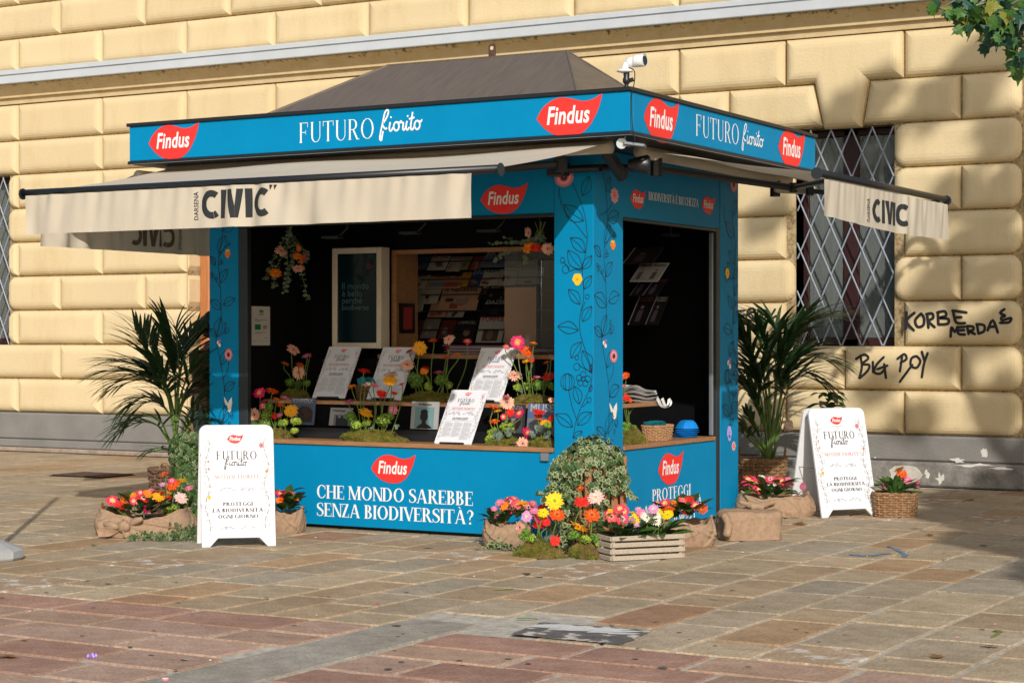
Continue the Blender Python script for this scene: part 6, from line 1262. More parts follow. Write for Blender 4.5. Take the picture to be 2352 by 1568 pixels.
# M: burlap wrapped box
gm_ = ctr(zN, 475, 600); t = thing('burlap_box', 'low box wrapped in burlap lying on the paving beside the kiosk corner', 'box', gm_); fr_ = gm_+FW*.2; Mx = basis(fr_, (RT*.97+FW*.24).normalized(), (FW*.97-RT*.24).normalized(), UP)
def softbox(parent, M, hx, hy, h, seed, name='burlap_wrap'):
    n, m_ = 72, 12; vs = []
    for j in range(m_+1):
        t = j/m_; zz = h*min(1, t*1.55) if t < .65 else h*(1-.02*(t-.65)); k = 1 if t < .6 else max(0, 1-(t-.6)/.4)**.6
        for i in range(n):
            a = 2*math.pi*i/n; sq = 1/(abs(math.cos(a))**4.5+abs(math.sin(a))**4.5)**(1/4.5); f = 1+.07*noise.noise(Vector((math.cos(a)*4+seed, math.sin(a)*4, t*4)))+.012*math.sin(19*a+7*t)
            vs.append(M @ Vector((hx*f*k*sq*math.cos(a), hy*f*k*sq*math.sin(a), .003+zz*(1+.03*math.sin(3*a+seed))+(.012*noise.noise(Vector((math.cos(a)*k*4, math.sin(a)*k*4, seed))) if t > .6 else 0))))
    obj(name, MB().add(vs, [(j*n+i, j*n+(i+1) % n, (j+1)*n+(i+1) % n, (j+1)*n+i) for j in range(m_) for i in range(n)]), BUR, parent, smooth=True)
softbox(t, Mx, .25, .17, .225, 2); k = Mx @ Vector((-.27, -.13, .1)); mb = MB(); mb.tube(smoothpts([k+UP*.12, k+RT*.04+UP*.03-FW*.02, k-UP*.06+RT*.02-FW*.05], 5), [.012]+[.03]*4+[.035]*5+[.02], 9); obj('cloth_end', mb, BUR, t, smooth=True)
# N: burlap pot with pink and white gerberas at the right of the kiosk
gn = ctr(zN, 640, 440)+FW*.18; gn.z = 0; t = thing('potted_gerberas', 'burlap trough of pink and white gerberas between the kiosk and right sign board', 'flowers', gn, 'burlap wrapped pots of gerberas'); burlap(t, gn+RT*.02, .345, .19, .19, 31, rot=YAW*.9); leaves(t, gn-RT*.06, .28, .15, .2, .33, 48, .13)
mb = MB(); k = gn-FW*.24+UP*.12-RT*.18; 
for s in (-1, 1): mb.tube(smoothpts([k-RT*.16*s+UP*.03, k-RT*.05*s, k+RT*.06*s-UP*.02-FW*.02], 5), [.02]*4+[.032]*6+[.04], 9)
obj('knot', mb, BUR, t, smooth=True)
flowers(t, zN, [(450, 185, 52, 'hotpink', 'm'), (492, 200, 50, 'hotpink', 'm'), (525, 240, 42, 'hotpink', 'f'), (545, 160, 34, 'white', 'u'), (600, 175, 44, 'hotpinkw', 'm'), (612, 205, 36, 'white', 'm'), (675, 188, 38, 'hotpink', 'm'), (730, 190, 42, 'pink', 'm'), (820, 225, 34, 'pink', 's'), (790, 300, 24, 'magenta', 's'), (755, 195, 26, 'white', 'm'), (700, 215, 30, 'pink', 's')], 0, .3, gn, depth=FD(gn)-.06, jit=.1)
# O: low wicker basket at the right
go = ctr(zN, 1478, 440)+FW*.18; go.z = 0; t = thing('wicker_basket', 'oblong wicker basket with orange and pink gerberas right of the right sign board', 'basket', go); bh = (440-282)/zN[2]/1.63265*FD(go)/FPX
basket(t, go, .195, .14, bh, .93, 10, 24, sq=3.6, rot=YAW*.85); obj('soil', MB().lathe([(.0, bh*.75), (.13, bh*.75)], go, 12), SOIL, t)
GLN = leafmesh('gerbera_leaf', [mat('fresh_leaf', (.09, .2, .05), .45, .2, 20, sss=.2)], 1, .14, 7, .3, .2, .2, 5)
t2 = thing('gerbera_plants', 'leafy gerbera plants with one orange bloom in the oblong basket', 'flowers', go+UP*bh*.8); leaves(t2, go, .17, .12, bh*.8, bh+.09, 60, .15, meshes=[GLN, GL[0]], out=.4)
flowers(t2, zN, [(1480, 108, 40, 'brown', 'u'), (1500, 140, 40, 'orangered', 'm'), (1385, 215, 32, 'pink', 's'), (1535, 180, 38, 'pink', 'm'), (1605, 205, 38, 'pink', 's'), (1510, 165, 26, 'pink', 'm')], 0, bh, go, depth=FD(go)-.03, jit=.06)
# P: leafy plant behind the right board
gp = PD(1902, 1110, 19.3); gp.z = 0; t = thing('leafy_plant', 'dark green broad leaved plant rising behind the top of the right sign board', 'plant', gp); obj('pot', MB().lathe([(.13, 0), (.15, .02), (.19, .34), (.2, .36)], gp, 18), mat('plastic_pot', (.04, .04, .04), .6, .1, 5), t, smooth=True)
BRL = leafmesh('broad_leaf', [mat('glossy_leaf', (.045, .12, .02), .3, .2, 15, spec=.6, sss=.15)], 1, .26, 7, .75, 0, .3, 8)
r_ = random.Random(4); obj('stalk', MB().tube([gp+UP*.3, gp+UP*.82], .012, 6), STEM, t)
for i in range(40):
    a = r_.uniform(0, 6.28); z = r_.uniform(.7, 1.04); d = Vector((math.cos(a), math.sin(a), r_.uniform(.2, 1.1)*(1 if z > .85 else .4))).normalized(); x = d.cross(UP).normalized(); s = r_.uniform(.14, .22); inst('leaf', BRL, t, basis(gp+UP*z+Vector((math.cos(a), math.sin(a), 0))*.04, x*s, d*s, x.cross(d)*s))
# Q, R, S at the left
gq = ctr(zQ, 820, 1410)+FW*.26; gq.z = 0; t = thing('potted_gerberas', 'knotted burlap bundle of red and orange gerberas left of the left sign board', 'flowers', gq, 'burlap wrapped pots of gerberas'); burlap(t, gq+RT*.06, .40, .24, .19, 41, rot=YAW, knot=PD(*zc(zQ, 700, 1240), FD(gq)-.24), rim=.1, ends=.4); leaves(t, gq-RT*.0, .32, .17, .2, .31, 50, .12)
flowers(t, zQ, [(400, 930, 50, 'brown', 's'), (540, 865, 104, 'hotpink', 'm'), (630, 925, 64, 'red', 'm'), (725, 875, 90, 'orangered', 'f'), (700, 960, 64, 'red', 'm'), (840, 790, 60, 'orange', 'm'), (940, 755, 64, 'hotpink', 'm'), (985, 825, 100, 'redw', 'm'), (1050, 770, 76, 'orange', 'm'), (1080, 722, 74, 'pink', 'u'), (845, 870, 64, 'hotpink', 'f'), (938, 925, 78, 'redw', 'f'), (885, 880, 50, 'palepink', 's'), (1200, 810, 106, 'yelloworange', 'm'), (1080, 890, 80, 'rose', 'u'), (1030, 985, 76, 'magenta', 's'), (1220, 880, 84, 'orange', 'u'), (1170, 750, 54, 'darkred', 'u'), (1260, 750, 50, 'darkred', 'u'), (490, 1045, 42, 'yelloworange', 's'), (700, 810, 45, 'orange', 's')], 0, .3, gq, depth=FD(gq)-.06, jit=.12)
groundmoss('lime green cushions with tall orange and pale pink gerberas beside the left sign board', zQ, 1500, 1345, 130, 110, [(1280, 485, 78, 'orangered', 'u'), (1275, 630, 74, 'lilac', 'u'), (1395, 580, 60, 'hotpinkw', 'm'), (1420, 640, 110, 'orangered', 'm'), (1535, 572, 84, 'yelloworange', 'u'), (1640, 680, 84, 'pink', 'u'), (1335, 825, 74, 'red', 'u'), (1520, 832, 110, 'palepink', 'm'), (1355, 750, 48, 'yelloworange', 'u')], [(1370, 1000, 105), (1440, 1150, 85), (1620, 1100, 125), (1540, 1170, 70)], seed=14)
zS = (0, 1700, 1.823); gs = ctr(zS, 1945, 552)+FW*.2; gs.z = 0; t = thing('potted_gerberas', 'burlap wrapped pot of orange gerberas half hidden behind the left sign board', 'flowers', gs, 'burlap wrapped pots of gerberas'); burlap(t, gs, .145, .14, .18, 52, rot=.4); leaves(t, gs, .17, .13, .2, .34, 22, .15)
flowers(t, zS, [(1965, 295, 60, 'orangered', 'm'), (1920, 322, 44, 'orange', 'm'), (1912, 272, 34, 'magenta', 'm'), (2000, 312, 44, 'orange', 'm'), (1940, 260, 30, 'darkred', 'u')], 0, .27, gs, depth=FD(gs)-.04, jit=.06)
# ------------------------------------------------------------ ivy
def ivyleaf(mats, seed):
    r = random.Random(seed); out = [(0, -.08), (-.3, -.22), (-.46, .02), (-.34, .2), (-.52, .44), (-.26, .46), (0, .98), (.26, .46), (.52, .44), (.34, .2), (.46, .02), (.3, -.22)]
    out = [(x*r.uniform(.9, 1.1), y*r.uniform(.9, 1.1)) for x, y in out]; n = len(out); vs = [(x, y, .06*abs(x)) for x, y in out]+[(x*.62, .2+(y-.2)*.62, .02+.02*abs(x)) for x, y in out]+[(0, .2, 0)]
    return mesh('ivy_leaf', MB().add(vs, [(i, (i+1) % n, n+(i+1) % n, n+i) for i in range(n)], 1).add([], []).add([], []) if False else _iv(vs, n), mats)
def _iv(vs, n):
    mb = MB(); mb.add(vs, [(i, (i+1) % n, n+(i+1) % n, n+i) for i in range(n)], 1); o = len(mb.v)-len(vs)
    mb.f += [(n+i, n+(i+1) % n, 2*n) for i in range(n)]; mb.m += [0]*n; return mb
IV1 = mat('ivy_green', (.035, .085, .02), .5, .25, 15, spec=.35, sss=.12); IV2 = mat('ivy_cream_edge', (.30, .34, .17), .55, .15, 15, sss=.15); IV3 = mat('ivy_grey_green', (.075, .135, .045), .5, .25, 15, sss=.12); IV4 = mat('ivy_dark_edge', (.06, .11, .03), .5, .2, 15, sss=.12)
IVY = [ivyleaf([IV1, IV2], 1), ivyleaf([IV3, IV2], 2), ivyleaf([IV1, IV4], 3)]; IVD = [IVY[2], IVY[2], IVY[0]]
def place_ivy(parent, pts, size, rnd, meshes=IVY, limit=290):
    """pts: list of (position, outward normal)"""
    mb = MB(); ms = [IV1, IV2, IV3, IV4]; idx = {0: (0, 1), 1: (2, 1), 2: (0, 3)}; pts = sorted(pts, key=lambda q: FD(q[0])-.3*q[1].dot(-FW))
    for i, (p, n) in enumerate(pts):
        n = (n+Vector((rnd.gauss(0, .35), rnd.gauss(0, .35), rnd.gauss(0, .35)))).normalized(); dn = (-UP*.8+Vector((rnd.gauss(0, .4), rnd.gauss(0, .4), 0))); y = (dn-n*dn.dot(n)); y = y.normalized() if y.length > .01 else n.orthogonal().normalized(); x = y.cross(n); s = size*rnd.uniform(.6, 1.35); k = rnd.randrange(len(meshes)); me = meshes[k]; M = basis(p+n*.008, x*s, y*s, n*s)
        if i < limit: inst('ivy_leaf', me, parent, M)
        else:
            o = len(mb.v); mb.v += [M @ v.co for v in me.vertices]; j = IVY.index(me)
            for f in me.polygons: mb.f.append(tuple(a+o for a in f.vertices)); mb.m.append(idx[j][0 if f.material_index == 0 else 1])
    if mb.v: obj('ivy_foliage', mb, ms, parent, kind='stuff')
CED = mat('cedar_planter', (.33, .14, .06), .7, .2, 10, .15, 50, stretch=(8, 8, 1))
gi = PD(1366, 1270, 14.45); gi.z = 0
ax_, ay_ = (RT*.9+FW*.43).normalized(), (FW*.9-RT*.43).normalized(); Mp = basis(gi, ax_, ay_, UP)
pt = thing('slatted_planter', 'tall brown slatted wooden planter in front of the kiosk corner under the ivy', 'planter', gi)
for i, x in enumerate((-.17, -.095, -.02, .055, .13)):
    for yy in (-.17, .155): mb = MB(); mb.cbox(x, yy, .02, x+.055, yy+.016, .72, .003, M=Mp); obj('slat', mb, CED, pt)
for y in (-.14, -.06, .02, .1):
    for xx in (-.2, .185): mb = MB(); mb.cbox(xx, y, .02, xx+.016, y+.055, .72, .003, M=Mp); obj('slat', mb, CED, pt)
for z in (.1, .6): mb = MB(); mb.cbox(-.184, -.152, z, .184, .154, z+.03, .003, M=Mp); obj('rail', mb, CED, pt)
obj('zinc_liner', MB().lathe([(.13, .3), (.14, .72), (.15, .8)], gi, 16), mat('pale_zinc', (.4, .42, .45), .5, .1, 5, metal=.3), pt, smooth=True)
iv = thing('variegated_ivy', 'cream edged ivy spilling over the slatted planter at the kiosk corner', 'ivy', gi+UP*.72); rnd = random.Random(77); pts = []
for i in range(620):
    d = Vector((rnd.gauss(0, 1), rnd.gauss(0, 1), abs(rnd.gauss(0, .9))+.05)).normalized(); d = Vector((d.x, d.y, d.z-.1)); p = gi+UP*.66+Vector((d.x*.235, d.y*.23, d.z*.225))*rnd.uniform(.85, 1.05); pts.append((p, d))
stemmb = MB()
def trail(q, n, w_=.02, st=True):
    q = smoothpts(q, 8)
    if st: stemmb.tube(q, .0022, 4)
    for i in range(n):
        p = q[rnd.randrange(len(q))]; o = Vector((rnd.gauss(0, 1), rnd.gauss(0, 1), rnd.gauss(0, .6)))*w_; pts.append((p+o, (-FW+Vector((rnd.gauss(0, .4), rnd.gauss(0, .4), .3)))))
def HP(x, y, D=14.25): return PD(*zc(zH, x, y), D)
for q, n, w_ in (([(850, 250), (780, 320), (720, 400), (660, 520)], 30, .02), ([(850, 330), (760, 470), (720, 560), (600, 680)], 50, .02), ([(900, 420), (860, 600), (740, 640), (620, 700)], 60, .03), ([(1000, 350), (900, 560), (830, 760), (800, 1000)], 120, .045), ([(900, 380), (800, 560), (860, 780), (900, 900)], 90, .05), ([(1330, 330), (1400, 450), (1380, 560), (1340, 640)], 24, .015), ([(1340, 420), (1420, 580), (1470, 650), (1540, 700)], 22, .01), ([(1300, 400), (1420, 480), (1440, 600), (1470, 660)], 22, .012),
  ([(1200, 480), (1180, 650), (1190, 800), (1160, 980)], 50, .03), ([(1120, 400), (1100, 560), (1130, 600)], 40, .03), ([(1270, 400), (1270, 520), (1240, 640)], 35, .025), ([(820, 900), (820, 1080), (800, 1230)], 60, .04), ([(850, 980), (870, 1150), (830, 1260)], 40, .03), ([(820, 300), (760, 350), (740, 430)], 20, .02)):
    trail([HP(a, b, 14.22 if a < 1250 else 14.3) for a, b in q], n, w_)
for (x0, y0), (x1, y1), n in (((90, 1180), (340, 1215), 34), ((120, 1150), (230, 1080), 10)):      # runners on the ground
    a = PG(*zc(zH, x0, y0+14)); b = PG(*zc(zH, x1, y1+14)); a.z = b.z = .02; trail([a, a.lerp(b, .5)+UP*.03, b], n, .022)
obj('ivy_stems', stemmb, mat('ivy_stem', (.08, .06, .03), .7, .2, 10), iv); place_ivy(iv, pts, .042, rnd, [IVY[0], IVY[1], IVY[2], IVY[2], IVY[0]])
# ivy bush at the left, behind the left board
gb = PD(432, 1215, 16.05); gb.z = 0; ib = thing('ivy_bush', 'tall bushy column of small leaved ivy behind the left sign board', 'ivy', gb); rnd = random.Random(5); pts = []; 
for i in range(2300):
    a = rnd.uniform(0, 6.283); z = rnd.random(); r0 = (.165+.04*math.sin(z*7+1))*(1 if z < .7 else math.sqrt(max(0, 1-((z-.7)/.34)**2)))*(1+.2*noise.noise(Vector((math.cos(a)*2, math.sin(a)*2, z*4)))); d = Vector((math.cos(a), math.sin(a), .3 if z > .7 else 0)); p = gb+RT*.02+Vector((math.cos(a)*r0, math.sin(a)*r0, .02+z*.8)); pts.append((p, d))
obj('inner_twigs', MB().lathe([(.12, 0), (.14, .3), (.14, .6), (.06, .74)], gb, 8), DKG, ib); a = ctr(zQ, 850, 1435); b = ctr(zQ, 1780, 1440); a.z = b.z = .015; stemmb = MB(); trail([a, a.lerp(b, .5)+UP*.03-FW*.03, b], 170, .035); trail([ctr(zQ, 1400, 1400)+UP*.05, b+UP*.08], 90, .045); obj('ivy_stems', stemmb, MATS['ivy_stem'], ib)
place_ivy(ib, pts, .026, rnd, IVD)
# ------------------------------------------------------------ kentia palms
PALM = mat('palm_leaf', (.025, .062, .02), .38, .25, 12, spec=.45, sss=.1); PALML = mat('palm_leaf_light', (.06, .13, .03), .38, .25, 12, spec=.45, sss=.15); PST = mat('palm_stalk', (.10, .17, .035), .45, .2, 10, stretch=(8, 8, 1))
def blade(L_, W_, seed, m_):
    vs = []; n = 6
    for i in range(n+1):
        t = i/n; w_ = W_*(math.sin(math.pi*(.1+.86*t))**.6)*(1-t*.55) if t < 1 else .0006; vs += [(-w_, t*L_, -.34*L_*t*t), (0, t*L_, -.34*L_*t*t-.25*w_), (w_, t*L_, -.34*L_*t*t)]
    fs = []
    for i in range(n): a = i*3; fs += [(a, a+1, a+4, a+3), (a+1, a+2, a+5, a+4)]
    return mesh('leaflet', MB().add(vs, fs), [m_])
BLD = [blade(1, .056, 1, PALM), blade(1, .050, 2, PALM), blade(1, .056, 3, PALML)]
def palm(label, base, fr, seed, bsk):
    t = thing('palm_plant', label, 'palm', base); rnd = random.Random(seed); mb = MB(); cnt = 0; extra = []
    for q, L_, nl, tone in fr:
        for rep in range(1):
            a0 = rnd.uniform(-.13, .13); b0 = rnd.uniform(-.1, .1); c0 = rnd.uniform(-.22, .22); extra.append(([p+(RT*a0+UP*b0+FW*c0)*(i/(len(q)-1))**1.2 for i, p in enumerate(q)], L_*rnd.uniform(.85, 1.05), nl-4, tone))
    fr = fr+extra
    for q, L_, nl, tone in fr:
        c = smoothpts(q, 8); o = obj('frond', MB().tube(c, [.011*(1-.8*i/len(c))+.0015 for i in range(len(c))], 5), PST, t)
        n0 = int(len(c)*.42); k = 0
        for i in range(nl):
            f = n0+(len(c)-1-n0)*i/(nl-1); j = min(int(f), len(c)-2); p = c[j].lerp(c[j+1], f-j); tg = (c[j+1]-c[j]).normalized(); sd = tg.cross(UP); sd = sd.normalized() if sd.length > .05 else RT.copy()
            s = 1 if i % 2 else -1; u = i/(nl-1); d = (tg*(.55+.9*u)+sd*s*(1.0-.45*u)+UP*rnd.uniform(.05, .4)).normalized(); l = 1.3*L_*(.55+.75*math.sin(math.pi*min(1, .2+.7*u)))*rnd.uniform(.85, 1.1)
            up = (UP-d*UP.dot(d)).normalized(); x = d.cross(up); me = rnd.choice(BLD[:2] if tone else BLD); M = basis(p, x*l, d*l, up*l*rnd.uniform(.5, 1.5)); cnt += 1
            if cnt <= 296: inst('leaflet', me, o, M)
            else:
                n_ = len(mb.v); mb.v += [M @ v.co for v in me.vertices]; mb.f += [tuple(a_+n_ for a_ in f.vertices) for f in me.polygons]; mb.m += [0]*len(me.polygons)
    if mb.v: obj('inner_leaflets', mb, PALM, t, kind='stuff')
    return t
zP = (380, 1130, 2.34)
gpl = PD(418, 1175, 17.1); gpl.z = 0
def PP(lst, D, zm): return [PD(*zc(zm, a, b), D+d) for a, b, d in lst]
S0 = (650, 1300, 0)
palm('dark green kentia palm at the left corner of the kiosk', gpl, [
  (PP([S0, (640, 1000, 0), (560, 700, -.1), (470, 500, -.1), (380, 260, 0)], 17.1, zP), .30, 26, 1), (PP([S0, (630, 950, 0), (540, 680, .1), (330, 560, .1), (110, 520, .1)], 17.1, zP), .30, 28, 1), (PP([S0, (620, 1000, 0), (560, 760, -.2), (380, 650, -.2), (150, 700, -.2)], 17.1, zP), .28, 26, 1),
  (PP([S0, (650, 900, 0), (640, 600, 0), (600, 400, 0), (560, 220, 0)], 17.1, zP), .30, 26, 1), (PP([S0, (660, 900, 0), (690, 600, .1), (760, 430, .2), (870, 300, .3)], 17.1, zP), .30, 26, 1), (PP([S0, (670, 950, 0), (740, 700, -.2), (840, 560, -.2), (940, 560, -.2)], 17.1, zP), .28, 24, 1),
  (PP([S0, (680, 1000, 0), (760, 800, 0), (860, 740, 0), (1000, 780, 0)], 17.1, zP), .26, 24, 1), (PP([(640, 1330, 0), (560, 1180, -.1), (480, 1080, -.2), (330, 1060, -.2), (170, 1130, -.2)], 17.1, zP), .24, 24, 0), (PP([S0, (620, 1050, 0), (520, 900, 0), (400, 880, 0), (300, 960, 0)], 17.1, zP), .24, 22, 1),
  (PP([S0, (700, 1150, 0), (780, 960, -.1), (850, 880, -.1), (900, 960, -.1)], 17.1, zP), .24, 22, 0), (PP([(660, 1320, 0), (700, 1180, -.2), (800, 1060, -.3), (900, 1030, -.3)], 17.1, zP), .22, 20, 0), (PP([(640, 1340, 0), (600, 1300, 0), (520, 1280, -.2), (430, 1300, -.2)], 17.1, zP), .16, 12, 0)], 3, None)
bl = ctr(zQ, 1340, 1130)+FW*.5; bl.z = 0; bl = PD(410, 1190, 16.75); bl.z = 0; t = thing('wicker_basket', 'tall dark wicker basket with a looped handle behind the left gerberas', 'basket', bl); basket(t, bl, .24, .2, .46, .85, 14, 22, m_=mat('grey_brown_wicker', (.15, .085, .05), .7, .35, 30, .2, 60), handles=0)
for s in (-1,): mb = MB(); c_ = PD(*zc(zQ, 1275, 400), 16.6); 
for w_ in (0, 1): mb.tube(smoothpts([PD(*zc(zQ, a+w_*12, b), 16.62+.02*w_) for a, b in ((1245, 450), (1220, 380), (1260, 325), (1310, 350), (1340, 430), (1360, 540))], 4), .007, 5)
obj('handle', mb, MATS['wicker'], t)
zR = (2560, 860, 1.823); gpr = PD(1750, 1118, 20.0); gpr.z = 0; S1 = (590, 1560, 0)
palm('kentia palm in a wicker basket between the kiosk and the barred window', gpr, [
  (PP([S1, (560, 1300, 0), (500, 1000, 0), (430, 780, 0), (330, 720, 0)], 19.9, zR), .36, 26, 1), (PP([S1, (600, 1250, 0), (590, 900, 0), (640, 700, 0), (560, 620, 0)], 19.9, zR), .34, 26, 1), (PP([S1, (620, 1250, 0), (660, 950, 0), (760, 680, 0), (960, 600, 0)], 19.9, zR), .38, 28, 1),
  (PP([S1, (640, 1300, 0), (700, 1000, 0), (800, 860, 0), (1020, 900, 0)], 19.9, zR), .38, 26, 1), (PP([S1, (600, 1350, 0), (560, 1050, -.1), (500, 960, -.1), (400, 1000, -.1)], 19.9, zR), .36, 24, 1), (PP([S1, (570, 1400, 0), (500, 1200, 0), (440, 1090, 0), (380, 1100, 0)], 19.9, zR), .3, 22, 0),
  (PP([S1, (520, 1480, -.1), (440, 1380, -.2), (380, 1330, -.2), (300, 1300, -.2)], 19.9, zR), .28, 20, 0), (PP([S1, (630, 1200, 0), (640, 900, .1), (700, 760, .1), (850, 640, .1)], 19.9, zR), .34, 26, 1), (PP([S1, (600, 1200, 0), (560, 800, 0), (480, 680, 0), (400, 640, .1)], 19.9, zR), .34, 24, 1), (PP([S1, (640, 1300, 0), (690, 1060, -.1), (760, 960, -.1), (860, 980, -.1)], 19.9, zR), .34, 24, 1), (PP([S1, (540, 1450, -.1), (480, 1330, -.1), (420, 1250, -.2)], 19.9, zR), .28, 14, 0)], 9, None)
mb = MB(); rr = random.Random(2)
for i in range(14): a = PD(*zc(zR, 560+rr.uniform(-20, 60), 1600), 19.95+rr.uniform(-.06, .06)); b = PD(*zc(zR, 520+i*13, rr.uniform(1150, 1300)), 19.9); mb.tube([a, a.lerp(b, .5), b], [.014, .01, .006], 5)
obj('stalks', mb, PST, bpy.data.objects['palm_plant.001']); bh = .42
t = thing('wicker_basket', 'wicker basket with two loop handles holding the palm by the wall', 'basket', gpr); basket(t, gpr, .25, .22, .34, .86, 10, 24, sq=2.4, rot=.3, handles=2, hs=.12)
# ------------------------------------------------------------ newspapers, side-shelf goods
PAPER = mat('newsprint', (.68, .69, .74), .75, .03, 12); TXTG = mat('text_grey', (.42, .42, .45), .7, 0); TXTD = mat('text_dark', (.05, .05, .07), .6, 0); PINKT = mat('title_pink', (.62, .18, .17), .6, 0); LINEG = mat('line_grey', (.2, .2, .23), .7, 0); PINKP = mat('pale_pink', (.78, .3, .3), .6, 0)
PM = [RED, WHITE, TXTD, PINKT, LINEG, TXTG, PK1, YLW, ORG, LIL, PINKP]
def sprig(pr, cx, cy, L_, s, mi=4, w_=.003):
    r = random.Random(int(cx*1000)+int(cy*1000))
    pr.line([(cx, cy), (cx+s*L_*.5, cy+L_*.12), (cx+s*L_, cy)], w_, mi, smooth=3)
    for k in range(5):
        a = R_(r.uniform(20, 160)); x = cx+s*L_*(k+.5)/5; l = L_*r.uniform(.16, .3); sg = 1 if k % 2 else -1; pr.ring(x+l*.5*math.cos(a), cy+sg*l*.5*math.sin(a)+L_*.05, l*.45, l*.2, w_*.8, mi, 8)
def border(pr, x, y0, y1, s, mi=4, sc=1.0, w_=.0036):
    r = random.Random(int(x*5000)); n = 14; q = [(x+s*sc*.018*math.sin(i*1.1), y0+(y1-y0)*i/n) for i in range(n+1)]; pr.line(q, w_, mi, smooth=3)
    for i in range(1, n):
        for sg in (-1, 1):
            a = R_(90+sg*r.uniform(25, 60)); l = sc*r.uniform(.03, .055); b = q[i]; e = (b[0]+l*math.cos(a), b[1]+l*math.sin(a)); nx, ny = -math.sin(a), math.cos(a)
            for k in (-1, 1): pr.line([b, ((b[0]+e[0])/2+nx*l*.25*k, (b[1]+e[1])/2+ny*l*.25*k), e], w_*.85, mi, smooth=3)
def newspaper_art(pr, W_, H_):
    logo(pr, W_*.5, H_*.925, W_*.17); serif(pr, 'IL GIORNALE', W_*.4, W_*.6, H_*.868, H_*.012, mi=5); sans(pr, 'di', W_*.485, W_*.515, H_*.845, mi=5)
    serif(pr, 'FUTURO', W_*.27, W_*.73, H_*.765, H_*.07, .17, .06, mi=2, gap=.08, sf=.04); script(pr, W_*.36, W_*.64, H_*.725, H_*.062, .12, 2)
    serif(pr, 'NOTIZIE FIORITE', W_*.18, W_*.82, H_*.628, H_*.034, .24, .09, mi=3)
    for y in (.67, .615): pr.line([(W_*.16, H_*y), (W_*.84, H_*y)], .001, 4)
    for s in (-1, 1): sprig(pr, W_*(.5+.04*s), H_*.545, W_*.3, s)
    serif(pr, 'CHE MONDO SAREBBE', W_*.28, W_*.72, H_*.462, H_*.02, .25, .1, mi=2); serif(pr, 'SENZA BIODIVERSITÀ?', W_*.28, W_*.72, H_*.436, H_*.02, .25, .1, mi=2); pr.line([(W_*.1, H_*.415), (W_*.9, H_*.415)], .0012, 2)
    r = random.Random(3)
    for col in range(3):
        for k in range(26):
            if col < 2 and k > 21: continue
            y = H_*(.385-.0125*k); x0 = W_*(.12+.26*col); pr.poly([(x0, y), (x0+W_*.235*(1 if k % 7 else .6), y), (x0+W_*.235*(1 if k % 7 else .6), y+H_*.0058), (x0, y+H_*.0058)], 5)
    border(pr, W_*.05, H_*.05, H_*.95, 1, sc=.7, w_=.0018); border(pr, W_*.95, H_*.05, H_*.95, -1, sc=.7, w_=.0018)
    for (x, y, r_, m_) in ((.93, .87, .022, 6), (.06, .55, .014, 6), (.95, .53, .013, 8), (.07, .25, .018, 7), (.05, .67, .01, 8)): petals(pr, W_*x, H_*y, W_*r_*1.4, W_*r_*1.4, 9, .1, .3, m_)
def newspaper(label, tl, tr, bl_, br, plane, zs, lean):
    a = PY(*bl_, plane); b = PY(*br, plane); a.z = b.z = (a.z+b.z)/2; W_ = (b-a).length; ty = plane+lean; top = PY((tl[0]+tr[0])/2, (tl[1]+tr[1])/2, ty); up = Vector((0, lean, top.z-a.z)); H_ = up.length; f = Frame(a, (1, 0, 0), up)
    t = thing('newspaper_stack', label, 'newspapers', Vector((a.x+W_/2, plane, zs)), 'newspapers propped on black stands'); M = basis(a, f.U, f.V, f.N)
    rnd = random.Random(int(a.x*100))
    for k in range(7):
        mb = MB(); n = 6; ox = rnd.uniform(-.008, .008); oz = rnd.uniform(-.006, .006); d = -.0022*k; vs = []
        if k == 0: ox = oz = 0
        for dd in (d, d-.0012):
            for j in range(n+1):
                for i in (0, 1): u = i*W_+ox; v = j/n*H_+oz; vs.append(M @ Vector((u, v, dd)))
        mb.add(vs, [(j*2, j*2+1, j*2+3, j*2+2) for j in range(n)]+[(14+j*2+2, 14+j*2+3, 14+j*2+1, 14+j*2) for j in range(n)]+[(0, 14, 15, 1), (12, 13, 27, 26)]+[(j*2, j*2+2, 16+j*2, 14+j*2) for j in range(n)]+[(j*2+1, 15+j*2, 17+j*2, j*2+3) for j in range(n)])
        obj('newspaper', mb, PAPER, t)
    pr = Print(f, .0012, .00006); newspaper_art(pr, W_, H_); pr.build('print', PM, t)
    mb = MB(); mb.box(.03, .01, -.03, W_-.03, H_*.7, -.018, M=M); mb.box(.06, -.012, -.03, W_-.06, .004, .014, M=M); e = M @ Vector((W_/2, H_*.6, -.03)); mb.tube([e, (e.x, e.y+.1, zs+.005)], .008, 6); obj('stand', mb, BLACKM, t)
newspaper('stack of white newspapers on a stand, leftmost of the three on the upper shelf', (736, 795), (806, 797), (717, 911), (791, 915), YF+.45, SH2, .26)
newspaper('stack of white newspapers left of the magazine window, middle of the upper shelf', (861, 796), (943, 799), (842, 914), (918, 918), YF+.45, SH2, .26)
newspaper('stack of white newspapers with a gerbera shadow, rightmost on the upper shelf', (1096, 798), (1174, 801), (1070, 918), (1150, 923), YF+.45, SH2, .26)
newspaper('stack of white newspapers leaning on a stand on the lower counter beside the portrait magazine', (1034, 893), (1110, 898), (997, 1016), (1080, 1020), YF+.06, .745, .28)
